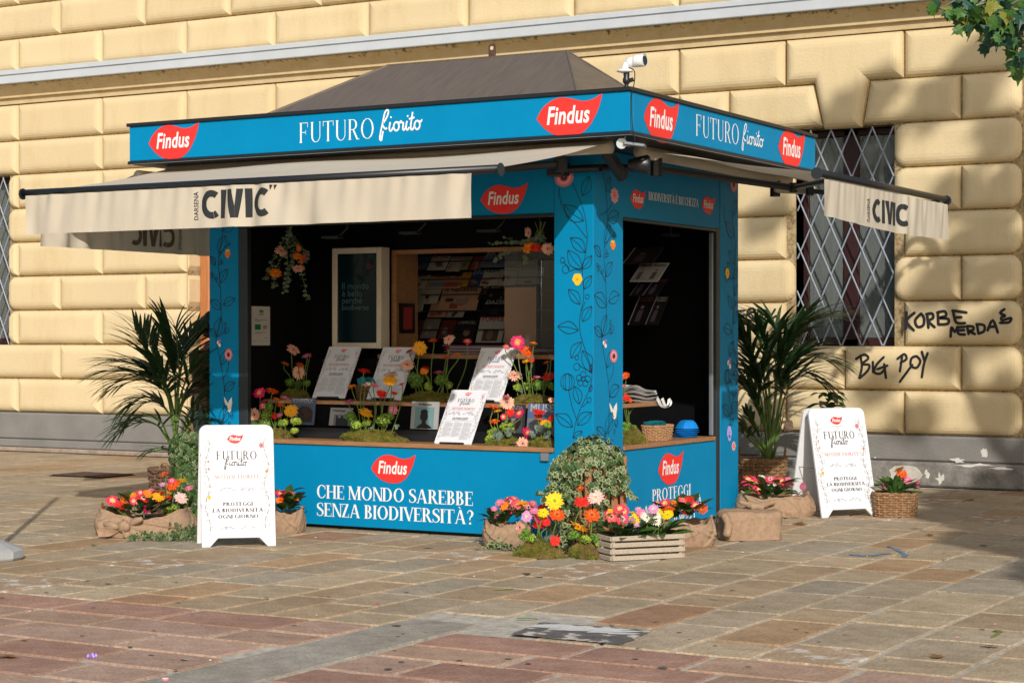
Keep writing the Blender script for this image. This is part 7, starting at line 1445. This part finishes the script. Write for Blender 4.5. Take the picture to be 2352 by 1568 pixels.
# baskets of leaflets and side shelf things
BRO = mat('teal_leaflets', (.01, .16, .2), .5, .2, 40, rgb2=(.02, .26, .32))
c_ = PY(848, 918, YF+.6); c_.z = SH2; t = thing('wicker_basket', 'small dark basket of teal leaflets between two newspaper stacks', 'basket', c_, 'baskets of teal leaflets'); basket(t, c_, .13, .1, .12, .8, 7, 20, m_=WICKD, sq=2)
t2 = thing('leaflet_bundle', 'teal leaflets standing in the small dark basket on the upper shelf', 'leaflets', c_+UP*.05, 'teal leaflets in baskets'); rr = random.Random(1)
for i in range(14): M = T(c_+Vector((rr.uniform(-.09, .09), rr.uniform(-.05, .05), .05))) @ Matrix.Rotation(rr.uniform(-.5, .5), 4, 'Y') @ Matrix.Rotation(rr.uniform(-.4, .4), 4, 'X') @ Matrix.Rotation(rr.uniform(-.5, .5), 4, 'Z'); mb = MB(); mb.box(-.035, -.001, 0, .035, .001, .15, M=M); obj('leaflet', mb, BRO, t2)
c_ = PX(*zc(zG, 650, 1180), XR-.13); c_.z = .744; c_ = c_+FW*.02; t = thing('wicker_basket', 'light brown wicker basket of teal leaflets on the side counter', 'basket', c_, 'baskets of teal leaflets'); basket(t, c_, .1, .17, .125, .86, 9, 26, m_=mat('light_wicker', (.42, .24, .12), .6, .3, 30, .2, 60), sq=3.4)
t2 = thing('leaflet_bundle', 'teal leaflets lying slanted in the light basket on the side counter', 'leaflets', c_+UP*.06, 'teal leaflets in baskets')
for i in range(16): M = T(c_+Vector((rr.uniform(-.04, .04), -.14+.018*i, .09))) @ Matrix.Rotation(-.75+rr.uniform(-.1, .1), 4, 'X') @ Matrix.Rotation(rr.uniform(-.2, .2), 4, 'Z') @ Matrix.Rotation(R_(90), 4, 'Z'); mb = MB(); mb.box(-.0012, -.05, 0, .0012, .05, .11, M=Matrix.Identity(4)); mb2 = MB(); mb2.box(-.045, -.0012, -.02, .045, .0012, .1, M=T(c_+Vector((rr.uniform(-.02, .02), -.13+.016*i, .08))) @ Matrix.Rotation(.62+rr.uniform(-.08, .08), 4, 'X')); obj('leaflet', mb2, BRO, t2)
BB = mat('bright_blue_cloth', (.0, .2, .62), .7, .12, 10, .1, 40); c_ = PX(*zc(zG, 1060, 1120), XR-.17); c_.z = .744; t = thing('cap_stack', 'stack of bright blue cloth caps on the side counter right of the basket', 'caps', c_)
for i in range(5):
    z = c_.z+.006+i*.017; mb = MB(); vs = []; n = 18
    for j in range(5):
        tt = j/4
        for k in range(n): a = 2*math.pi*k/n; rr_ = (1-tt*.92)**.55; f = 1+.05*math.sin(5*a+i*2); vs.append(c_+Vector((.1*rr_*f*math.cos(a), (.135+.02*math.sin(i))*rr_*f*math.sin(a)+.01*i, z-c_.z+(.012+.013*(i == 4)+.05*(i == 4))*math.sin(tt*math.pi/2))))
    mb.add(vs, [(j*n+k, j*n+(k+1) % n, (j+1)*n+(k+1) % n, (j+1)*n+k) for j in range(4) for k in range(n)]); obj('cap', mb, BB, t)
CLO = mat('white_cotton', (.72, .72, .74), .85, .05, 10, .15, 60); a = PX(*zc(zG, 560, 520), XR-.26); t = thing('folded_tote_bags', 'pile of folded white cotton bags on the upper side shelf, straps hanging down', 'bags', Vector((a.x, a.y, SH2)))
for i in range(4):
    mb = MB(); n, m_ = 20, 8; vs = []
    for s in (0, 1):
        for j in range(m_+1):
            for k in range(n+1):
                u, v = k/n, j/m_; y = 13.78+u*(.98-.02*i)+.01*math.sin(i*3+v*3); x = XR-.5+v*.34+.012*math.sin(u*9+i); z = SH2+.004+i*.022+(.016 if s else 0)+(.075*math.exp(-((u-.5)/.22)**2)*(i/3)+.012*math.sin(u*7+v*5+i)*v); vs.append((x, y, z))
    N = (n+1)*(m_+1); f = [(j*(n+1)+k, j*(n+1)+k+1, (j+1)*(n+1)+k+1, (j+1)*(n+1)+k) for j in range(m_) for k in range(n)]; f += [tuple(q+N for q in g_) for g_ in f]; f += [(m_*(n+1)+k, m_*(n+1)+k+1, N+m_*(n+1)+k+1, N+m_*(n+1)+k) for k in range(n)]+[(j*(n+1)+n, (j+1)*(n+1)+n, N+(j+1)*(n+1)+n, N+j*(n+1)+n) for j in range(m_)]
    obj('bag', mb.add(vs, f), CLO, t, smooth=True)
for q in ([(700, 570), (730, 650), (760, 690), (790, 640), (800, 575)], [(630, 570), (690, 680), (790, 700), (830, 640), (800, 580)]):
    c = smoothpts([PX(*zc(zG, a_, b_), XR-.11) for a_, b_ in q], 5); vs = [p+o for p in c for o in (Vector((0, 0, 0)), Vector((.012, .022, .012)))]; obj('strap', MB().add(vs, [(2*i, 2*i+1, 2*i+3, 2*i+2) for i in range(len(c)-1)]), CLO, t, smooth=True)
# ------------------------------------------------------------ A-frame boards
BW = mat('board_white', (.74, .745, .77), .35, .02, 4, spec=.5)
def aframe(label, f0, dirv, W_, H_, lean, gap, name='sign_board'):
    U = Vector(dirv).normalized(); N = Vector((U.y, -U.x, 0)); t = thing(name, label, 'sign board', f0+U*W_/2-N*gap/2, 'white folding sign boards')
    def panel(o, sgn):
        up = (UP*math.cos(lean)-N*sgn*math.sin(lean)); f = Frame(o, U*sgn, up); R0 = .06; H2 = H_
        q = [(0, 0), (.062, 0), (.125, .068), (W_-.125, .068), (W_-.062, 0), (W_, 0)]+[(W_-R0+R0*math.cos(a), H2-R0+R0*math.sin(a)) for a in [R_(15*k) for k in range(7)]]+[(R0-R0*math.sin(a), H2-R0+R0*math.cos(a)) for a in [R_(15*k) for k in range(7)]]
        n = len(q); mb = MB(); ins = []
        for i in range(n):
            p0, p1, p2 = Vector(q[i-1]), Vector(q[i]), Vector(q[(i+1) % n]); e1 = (p1-p0).normalized(); e2 = (p2-p1).normalized(); n1 = Vector((-e1.y, e1.x)); n2 = Vector((-e2.y, e2.x)); ins.append(p1+(n1+n2)*.004/max(.4, 1+n1.dot(n2)))
        vs = [f.p(*p, -.022) for p in q]+[f.p(*p, -.004) for p in q]+[f.p(p.x, p.y, 0) for p in ins]
        mb.add(vs, [(i, (i+1) % n, n+(i+1) % n, n+i) for i in range(n)]+[(n+i, n+(i+1) % n, 2*n+(i+1) % n, 2*n+i) for i in range(n)]+[tuple(range(2*n, 3*n)), tuple(reversed(range(n)))]); return obj('panel', mb, BW, t), f
    pf, f = panel(f0, 1); pb_, fb = panel(f0+U*W_-N*gap, -1)
    pr = Print(f, .0012, .0001); u = lambda x: x*W_; v = lambda y: H_*y
    logo(pr, u(.475), v(.885), W_*.225, mi if False else 1.0); serif(pr, 'IL GIORNALE', u(.37), u(.59), v(.825), H_*.013, .25, .1, mi=5); sans(pr, 'di', u(.465), u(.495), v(.805), mi=5)
    serif(pr, 'FUTURO', u(.21), u(.77), v(.715), H_*.07, .15, .055, mi=2, gap=.08, sf=.04); script(pr, u(.32), u(.63), v(.665), H_*.075, .095, 2)
    for y in (.598, .548): pr.line([(u(.15), v(y)), (u(.83), v(y))], .0012, 10)
    serif(pr, 'NOTIZIE FIORITE', u(.18), u(.80), v(.558), H_*.03, .24, .09, mi=10)
    for s in (-1, 1): sprig(pr, u(.49+.04*s), v(.465), W_*.2, s); sprig(pr, u(.49+.04*s), v(.15), W_*.2, s)
    for k, (s, a, b) in enumerate((('PROTEGGI', .29, .70), ('LA BIODIVERSITÀ', .15, .84), ('OGNI GIORNO', .22, .77))): serif(pr, s, u(a), u(b), v(.335-.051*k), H_*.03, .22, .08, mi=2)
    border(pr, u(.09), v(.08), v(.9), 1); border(pr, u(.89), v(.1), v(.9), -1)
    for (x, y, r_, m_) in ((.83, .83, .028, 6), (.11, .637, .013, 6), (.895, .615, .016, 8), (.11, .405, .022, 7), (.105, .70, .012, 8), (.65, .465, .011, 9), (.33, .15, .011, 9)): petals(pr, u(x), v(y), W_*r_*1.3, W_*r_*1.3, 10, .1, .3, m_); pr.ell(u(x), v(y), W_*r_*.3, W_*r_*.3, 2, .0012)
    pr.build('print', PM, pf)
    mb = MB(); top = f.p(0, H_-.05, -.012); 
    for s in (.03, W_-.03): mb.tube([f.p(s, H_-.08, -.022), fb.p(W_-s, H_-.08, -.022)], .006, 5); mb.tube([f.p(s, H_*.45, -.022), fb.p(W_-s, H_*.45, -.022)], .004, 5)
    obj('hinge_stays', mb, STEEL, t); return t
a = PG(464, 1258); b = PG(634, 1253); a.z = .004; aframe('white folding sign board standing at the left front of the kiosk', a, (b-a), (b-a).length*1.0, .945, R_(9), .36)
a = PG(1889, 1190); a.z = .004; dv = RT*math.cos(R_(24))+FW*math.sin(R_(24)); dv.z = 0; aframe('white folding sign board standing by the yellow wall at the right', a, dv, .60, 1.0, R_(13.5), .56)
# ------------------------------------------------------------ person behind the kiosk
def skinned(edges, pts, rad, name, mats, parent, sub=2):
    me = bpy.data.meshes.new(name); me.from_pydata([tuple(p) for p in pts], edges, []); o = bpy.data.objects.new(name, me); COL.objects.link(o)
    sk_ = o.modifiers.new('s', 'SKIN'); sb = o.modifiers.new('u', 'SUBSURF'); sb.levels = sub
    for i, r_ in enumerate(rad): me.skin_vertices[0].data[i].radius = (r_, r_) if not isinstance(r_, tuple) else r_
    me.skin_vertices[0].data[0].use_root = True; bpy.context.view_layer.update(); ev = o.evaluated_get(bpy.context.evaluated_depsgraph_get()); m2 = bpy.data.meshes.new_from_object(ev); bpy.data.objects.remove(o); bpy.data.meshes.remove(me)
    vs = [v.co.copy() for v in m2.vertices]; fs = [tuple(p.vertices) for p in m2.polygons]; bpy.data.meshes.remove(m2); return obj(name, MB().add(vs, fs), mats, parent, smooth=True)
gp_ = PD(480, 1160, 17.65); gp_.z = 0; pe = thing('person', 'person in tan coat and pale jeans behind the kiosk holding a brown bag', 'person', gp_)
F2 = (RT*.75-FW*.35).normalized(); R2 = F2.cross(UP).normalized(); SKIN = mat('skin', (.45, .24, .17), .55, .06, 10, sss=.05); COAT = mat('tan_coat', (.2, .12, .055), .85, .15, 12, .2, 50); JEAN = mat('pale_jeans', (.2, .28, .35), .8, .15, 20); HAIR = mat('dark_hair', (.025, .014, .01), .5, .3, 40, stretch=(4, 4, 1)); SHOE = mat('shoe', (.5, .5, .5), .6, 0); TEE = mat('white_shirt', (.6, .62, .65), .8, .05, 8)
def B(f, r_, z): return gp_+F2*f+R2*r_+UP*z
pts = [B(0, 0, 1.0), B(0, 0, 1.2), B(.0, 0, 1.42), B(.0, 0, 1.52), B(.02, 0, 1.6), B(0, .17, 1.46), B(.04, .2, 1.2), B(.24, .12, 1.12), B(.32, .06, 1.12), B(0, -.17, 1.46), B(.04, -.21, 1.2), B(.24, -.12, 1.12), B(.32, -.06, 1.12), B(0, .09, .92), B(.02, .1, .5), B(-.01, .1, .09), B(0, -.09, .92), B(-.02, -.1, .5), B(-.04, -.1, .09)]
ed = [(0, 1), (1, 2), (2, 3), (3, 4), (2, 5), (5, 6), (6, 7), (7, 8), (2, 9), (9, 10), (10, 11), (11, 12), (0, 13), (13, 14), (14, 15), (0, 16), (16, 17), (17, 18)]
skinned(ed, pts, [.13, .13, .12, .055, .05, .06, .045, .032, .03, .06, .045, .032, .03, .09, .06, .042, .09, .06, .042], 'body', SKIN, pe)
skinned([(0, 1), (1, 2), (2, 3), (3, 4), (4, 5), (2, 6), (6, 7), (7, 8), (0, 9)], [B(0, 0, 1.05), B(0, 0, 1.25), B(0, 0, 1.44), B(0, .18, 1.45), B(.04, .215, 1.2), B(.22, .13, 1.13), B(0, -.18, 1.45), B(.04, -.225, 1.2), B(.22, -.13, 1.13), B(0, 0, .82)], [.165, .165, .135, .085, .068, .052, .085, .068, .052, .175], 'coat', COAT, pe)
skinned([(0, 1), (1, 2), (2, 3), (0, 4), (4, 5), (5, 6)], [B(0, 0, 1.0), B(0, .095, .9), B(.02, .1, .5), B(-.01, .1, .1), B(0, -.095, .9), B(-.02, -.1, .5), B(-.04, -.1, .1)], [.15, .11, .082, .068, .11, .082, .068], 'jeans', JEAN, pe)
hd = B(.05, 0, 1.72); mb = MB(); nn, mm = 24, 18; vs = []
for j in range(mm+1):
    for i in range(nn):
        a = 2*math.pi*i/nn; b = math.pi*j/mm-math.pi/2; x = math.cos(b)*math.cos(a); y = math.cos(b)*math.sin(a); z = math.sin(b); jaw = 1-.28*max(0, -z)*(1-.3*max(0, x)); nose = .16*math.exp(-((a if a < math.pi else a-2*math.pi)/.22)**2-((z+.1)/.18)**2)+.04*math.exp(-((a if a < math.pi else a-2*math.pi)/.4)**2-((z+.5)/.12)**2); sock = -.05*sum(math.exp(-(((a if a < math.pi else a-2*math.pi)-s)/.2)**2-((z-.1)/.12)**2) for s in (-.38, .38))
        q = Vector(((x*(.098)+nose*.14+sock*.12)*jaw, y*.076*jaw, z*.118)); q.rotate(Matrix.Rotation(.38, 3, 'Y')); vs.append(hd+F2*q.x+R2*q.y+UP*q.z)
mb.add(vs, [(j*nn+i, j*nn+(i+1) % nn, (j+1)*nn+(i+1) % nn, (j+1)*nn+i) for j in range(mm) for i in range(nn)]); hh = obj('head', mb, SKIN, pe, smooth=True)
for s in (-1, 1):
    e = hd+F2*.088+R2*.032*s-UP*.022; obj('eye', MB().lathe([(.001, -.009), (.008, -.005), (.010, 0), (.008, .005), (.001, .009)], e, 8), HAIR, hh); obj('ear', MB().tube([hd+R2*.078*s-UP*.03-F2*.01, hd+R2*.084*s+UP*.0-F2*.015, hd+R2*.079*s+UP*.025-F2*.01], [.008, .012, .007], 8), SKIN, hh, smooth=True)
obj('mouth', MB().tube([hd+F2*.062+R2*.022-UP*.078, hd+F2*.072-UP*.078, hd+F2*.062-R2*.022-UP*.078], .004, 6), mat('lips', (.4, .12, .1), .5, 0), hh)
mb = MB(); vs = []
for j in range(mm+1):
    for i in range(nn):
        a = 2*math.pi*i/nn; b = math.pi*j/mm-math.pi/2; x = math.cos(b)*math.cos(a); y = math.cos(b)*math.sin(a); z = math.sin(b); k = 1.09+.03*math.sin(a*11+z*5); q = Vector((x*.104*k-.022, y*.084*k, z*.125*k+.012)); q.rotate(Matrix.Rotation(.3, 3, 'Y')); vs.append(hd+F2*q.x+R2*q.y+UP*q.z)
mb.add(vs, [(j*nn+i, j*nn+(i+1) % nn, (j+1)*nn+(i+1) % nn, (j+1)*nn+i) for j in range(mm) for i in range(nn)]); 
mb.f = [f for f in mb.f if not ((sum(mb.v[i].z for i in f)/4-hd.z) < .05 and (sum((mb.v[i]-hd).dot(F2) for i in f)/4) > .005) and (sum(mb.v[i].z for i in f)/4-hd.z) > -.09]; mb.m = [0]*len(mb.f); obj('hair', mb, HAIR, hh, smooth=True)
obj('shirt_collar', MB().lathe([(.075, 1.44), (.07, 1.5), (.06, 1.545)], (gp_.x+F2.x*.02, gp_.y+F2.y*.02, 0), 14), TEE, pe, smooth=True)
for s in (-1, 1):
    h0 = B(.33, .06*s, 1.12); palmm = MB().tube([B(.29, .075*s, 1.12), h0, B(.37, .05*s, 1.115)], [.026, .034, .03], 8); ho = obj('hand', palmm, SKIN, pe, smooth=True)
    for k in range(4): u = B(.375, .05*s, 1.135-.014*k); obj('finger', MB().tube(smoothpts([u, u+F2*.03-R2*.006*s, u+F2*.045-R2*.025*s], 3), [.009]*3+[.008]*3+[.006], 6), SKIN, ho, smooth=True)
    obj('thumb', MB().tube([B(.34, .04*s, 1.14), B(.375, .02*s, 1.165), B(.395, .01*s, 1.165)], [.012, .010, .007], 6), SKIN, ho, smooth=True)
for s, f in ((1, -.01), (-1, -.04)): obj('shoe', MB().tube([B(f-.07, .1*s, .045), B(f+.0, .1*s, .05), B(f+.12, .1*s, .035), B(f+.18, .1*s, .03)], [.035, .048, .04, .025], 10), SHOE, pe, smooth=True)
kb_ = thing('paper_bag', 'brown paper bag held in the hands of the person behind the kiosk', 'bag', B(.38, 0, .85)); mb = MB(); mb.cbox(-.09, -.14, -.3, .09, .14, .02, .008, M=basis(B(.40, 0, 1.12), F2, -R2, UP)); obj('bag_body', mb, mat('kraft_bag', (.36, .2, .1), .8, .1, 8), kb_)
# ------------------------------------------------------------ plane trees at the right, beyond the frame, one branch reaching in
PLL = mat('plane_leaf', (.06, .15, .025), .45, .3, 10, spec=.4, sss=.25); PLY = mat('plane_leaf_yellowing', (.24, .24, .04), .5, .3, 10, sss=.25); PLD = mat('plane_leaf_dark', (.025, .085, .05), .45, .25, 10, sss=.12); BARK = mat('plane_bark', (.2, .17, .12), .9, .4, 5, .4, 30, rgb2=(.36, .33, .24))
def planeleaf(m_, seed):
    r = random.Random(seed); out = [(0, 0), (-.12, -.06), (-.42, .0), (-.34, .14), (-.6, .32), (-.36, .38), (-.3, .56), (-.12, .62), (0, 1), (.12, .62), (.3, .56), (.36, .38), (.6, .32), (.34, .14), (.42, .0), (.12, -.06)]; n = len(out)
    vs = [(x*r.uniform(.88, 1.12), y*r.uniform(.9, 1.1), -.25*(x*x+.3*y*y)+r.uniform(-.04, .04)) for x, y in out]+[(0, .35, .03)]
    mb = MB().add(vs, [(i, (i+1) % n, n) for i in range(n)]); mb.tube([(0, .0, 0), (0, -.3, .06)], .012, 3); return mesh('leaf', mb, [m_])
PLV = [planeleaf(PLL, 1), planeleaf(PLD, 2), planeleaf(PLL, 3), planeleaf(PLY, 4), planeleaf(PLD, 5)]
def planetree(label, base, hgt, crowns, seed, limbs, branch=None, nl=2600):
    t = thing('plane_tree', label, 'tree', base, 'plane trees by the square'); rnd = random.Random(seed); b = Vector(base); top = b+UP*hgt
    obj('trunk', MB().tube([b, b+UP*.5, b+UP*hgt*.5+Vector((.1, .05, 0)), top], [.26, .2, .16, .12], 10), BARK, t, smooth=True); mb = MB(); cr = MB()
    for c, r_ in crowns:
        c = Vector(c); k_ = 1 if r_ > .5 else .18; mb.tube(smoothpts([top-UP*.5, top.lerp(c, .5)+UP*.3, c], 4), [.1*k_]*3+[.06*k_]*3+[.03*k_]*3, 6)
        for i in range(int((nl if c[0] < -0 or FD(c) < 30 and c[2] < 9 else nl*.3)*r_**2/4)):
            d = Vector((rnd.gauss(0, 1), rnd.gauss(0, 1), rnd.gauss(0, 1))).normalized(); f = rnd.uniform(.35, 1)**.5*(1+.35*noise.noise(d*2+c)); p = c+Vector((d.x*r_, d.y*r_, d.z*r_*.75))*f; s = rnd.uniform(.09, .16); u = Vector((rnd.gauss(0, 1), rnd.gauss(0, 1), rnd.gauss(0, .5))).normalized(); v = u.orthogonal().normalized(); cr.add([p-u*s, p-v*s*.8, p+u*s, p+v*s*.8], [(0, 1, 2, 3)], rnd.randrange(3))
    obj('limbs', mb, BARK, t); obj('crown', cr, [PLL, PLD, PLY], t, kind='stuff'); return t, top
def S_(p, k): return Vector(p)+Vector((.616, -.788, .538))*k
tr, top = planetree('plane tree whose leafy branch hangs into the top right corner', (1.6, 12.6, 0), 5.2, [((1.5, 12.4, 8.5), 1.2), ((3.4, 11.2, 6.6), 1.4), ((3.2, 13.5, 5.8), 1.2)], 6, None, nl=1500)
rnd = random.Random(12); bm_ = MB(); zT = (2560, 0, 1.823); lf_ = []
def TPt(x, y, D=16.6): return PD(*zc(zT, x, y), D)
for q in ([(2900, -300), (2600, -80), (2350, 30), (2200, 90)], [(2500, -100), (2150, 0), (2000, 40), (1860, 100)], [(2350, 40), (2300, 150), (2200, 200), (2090, 230)], [(2600, -50), (2340, 160), (2330, 300), (2290, 430)], [(2200, -60), (2050, 10), (1990, 90), (1950, 170)], [(2100, -50), (1900, -10), (1760, 60)], [(2400, 100), (2230, 150), (2190, 260)], [(2500, 250), (2380, 330), (2280, 400)], [(2300, 0), (2200, 60), (2120, 130)]):
    c = smoothpts([TPt(a, b, 16.6+rnd.uniform(-.2, .2)) for a, b in q], 6); bm_.tube(c, [.012*(1-.75*i/len(c)) for i in range(len(c))], 5)
    for i, p in enumerate(c):
        if i < 2: continue
        for k in range(rnd.choice((1, 2, 2))): lf_.append(p+Vector((rnd.gauss(0, .045), rnd.gauss(0, .07), rnd.gauss(-.02, .04))))
bm_.tube(smoothpts([top, (0, 13, 5.5), TPt(2900, -300), TPt(2500, -100)], 6), [.09-.0035*i for i in range(19)], 7); obj('branch', bm_, BARK, tr)
for p in lf_:
    d = Vector((rnd.gauss(0, .6), rnd.gauss(0, .6), -1+rnd.gauss(0, .5))).normalized(); n = (-FW*.8+SD*.3+Vector((rnd.gauss(0, .5), rnd.gauss(0, .5), rnd.gauss(0, .5)))); n = (n-d*n.dot(d)).normalized(); s = rnd.uniform(.09, .165); inst('leaf', rnd.choices(PLV, (3, 3, 3, 1.3, 3))[0], tr, basis(p, d.cross(n)*s, d*s, n*s))
for x, y in ((2060, 262), (2055, 235), (1870, 100), (1905, 92)): obj('seed_ball', MB().lathe([(.001, -.014), (.01, -.01), (.014, 0), (.01, .01), (.001, .014)], TPt(x, y), 8), mat('seed_ball', (.2, .1, .05), .9, .3, 60), tr)
planetree('plane tree whose crown shades the paving at the right', (9.4, 4.5, 0), 5, [(S_((a_, 20.3, b_), 17.5), c_) for a_, b_, c_ in ((-7.35, 4.15, .3), (-7.05, 3.8, .26), (-6.95, 4.5, .22), (-6.3, 4.35, .3), (-5.8, 4.7, .34), (-5.6, 3.9, .26), (-6.1, 3.3, .26), (-5.95, 2.7, .22), (-5.5, 1.9, .3), (-6.4, 2.25, .22), (-6.1, 1.6, .24), (-5.6, 1.0, .28), (-6.6, .8, .22), (-5.6, 3.2, .2), (-8.3, 3.1, .24), (-5.9, 4.3, .2), (-7.0, 1.2, .2), (-5.5, 2.5, .22))]+[(S_((-3.8, 16.8, 0), 12), 1.25), (S_((-4.7, 18.7, 0), 12), 1.1), (S_((-2.5, 14.3, 0), 12.2), 1.15), (S_((-3.95, 15.1, 0), 11.8), .6), (S_((-5.0, 17.0, 0), 12), .5), (S_((-2.9, 13.2, 0), 12), .65), (S_((-2.2, 17.0, 0), 12), 1.6), (S_((-5.4, 19.6, 0), 12), .5)], 16, None, nl=13000)
# ------------------------------------------------------------ bits on the ground
DRY = mat('dry_leaf', (.2, .09, .03), .8, .3, 30); DRYM = planeleaf(DRY, 9)
for i, (x, y, s, lb) in enumerate(((790, 488, .12, 'dry brown leaf on the paving in front of the right burlap trough'), (1712, 562, .09, 'dry leaf lying at the edge of the tree shadow'), (1582, 520, .08, 'small dark dry leaf right of the right sign board'), (1945, 324, .10, 'dark leaf inside the tree shadow near the wall'), (1770, 1402, .08, 'reddish dry leaf on the paving at lower right'), (2120, 1325, .07, 'dry leaf near the right edge of the paving'))):
    p = PG(*zc(zN, x, y)); p.z = .012; t = thing('fallen_leaf', lb, 'leaf', p, 'leaves fallen on the paving'); inst('leaf', DRYM, t, T(p) @ Matrix.Rotation(i*1.9, 4, 'Z') @ Matrix.Rotation(.15, 4, 'X') @ Matrix.Scale(s, 4))
for (x, y, s, lb) in ((35, 1402, .1, 'curled brown leaf at the lower left edge'), (630, 632, .06, 'green ivy sprig lying left of the burlap bundle')):
    p = PG(*zc(zS, x, y)); p.z = .012; t = thing('fallen_leaf', lb, 'leaf', p, 'leaves fallen on the paving'); inst('leaf', DRYM if x < 100 else IVY[0], t, T(p) @ Matrix.Rotation(x*.01, 4, 'Z') @ Matrix.Scale(s, 4))
p = PG(*zc(zN, 2165, 1232)); t = thing('fallen_leaf', 'yellow petal on a green stalk lying at the right edge of the paving', 'leaf', p); obj('stalk', MB().tube([p-RT*.07-FW*.14+UP*.01, p+UP*.008], .007, 6), STEM, t); inst('leaf', planeleaf(PLY, 7), t, T(p+UP*.012+FW*.04) @ Matrix.Scale(.07, 4))
for (x, y, lb) in ((1110, 935, 'green stalk lying on the paving below the wooden crate'), (1270, 1132, 'thin green stalk on the paving above the worn slab')): p = PG(*zc((1280, 1700, 1.823), x, y)); t = thing('cut_stalk', lb, 'stalk', p); obj('stalk', MB().tube([p-RT*.06+UP*.006, p+UP*.008, p+RT*.06+FW*.04*(1 if x < 1200 else -.5)+UP*.006], .004, 5), STEM, t)
p = PG(380, 1562); t = thing('bottle_cap', 'pink and white cap lying on the granite strip at the bottom edge', 'cap', p); obj('rim', MB().lathe([(.017, .002), (.018, .006), (.017, .010)], p, 16), mat('cap_pink', (.8, .2, .25), .4, 0), t); obj('top', MB().lathe([(.0165, .0105), (.012, .013), (.001, .0135)], p, 16), WP, t)
p = PG(*zc(zS, 630, 1400)); t = thing('fallen_blossom', 'small purple blossom lying on the red paving at lower left', 'blossom', p)
for k in range(7): a = k*.9; obj('petal', MB().lathe([(.001, -.012), (.008, 0), (.001, .012)], p+RT*.02*math.cos(a)+FW*.03*math.sin(a)+UP*.014, 6), PUR if k % 2 else LIL, t)
pm = [mat('petal_bit', (.8, .05, .03), .6, 0), mat('petal_bit_pink', (.8, .3, .3), .6, 0), mat('white_scrap', (.75, .75, .72), .7, 0)]; rr = random.Random(8); mb = MB()
for i in range(46):
    D = rr.uniform(9.3, 17); u = rr.uniform(-.26, .27); q = PD(CX+u*FPX, CY, D); q.z = .006; s = rr.uniform(.006, .016); a = rr.uniform(0, 6); e = Vector((math.cos(a), math.sin(a), 0))*s; f = Vector((-e.y, e.x, 0))*.5; mb.add([q-e, q-f, q+e, q+f+UP*.004], [(0, 1, 2, 3)], rr.choice((0, 1, 2, 2)))
tag(obj('scattered_petals', mb, pm), 'tiny petals and scraps scattered over the paving', 'litter', kind='stuff')
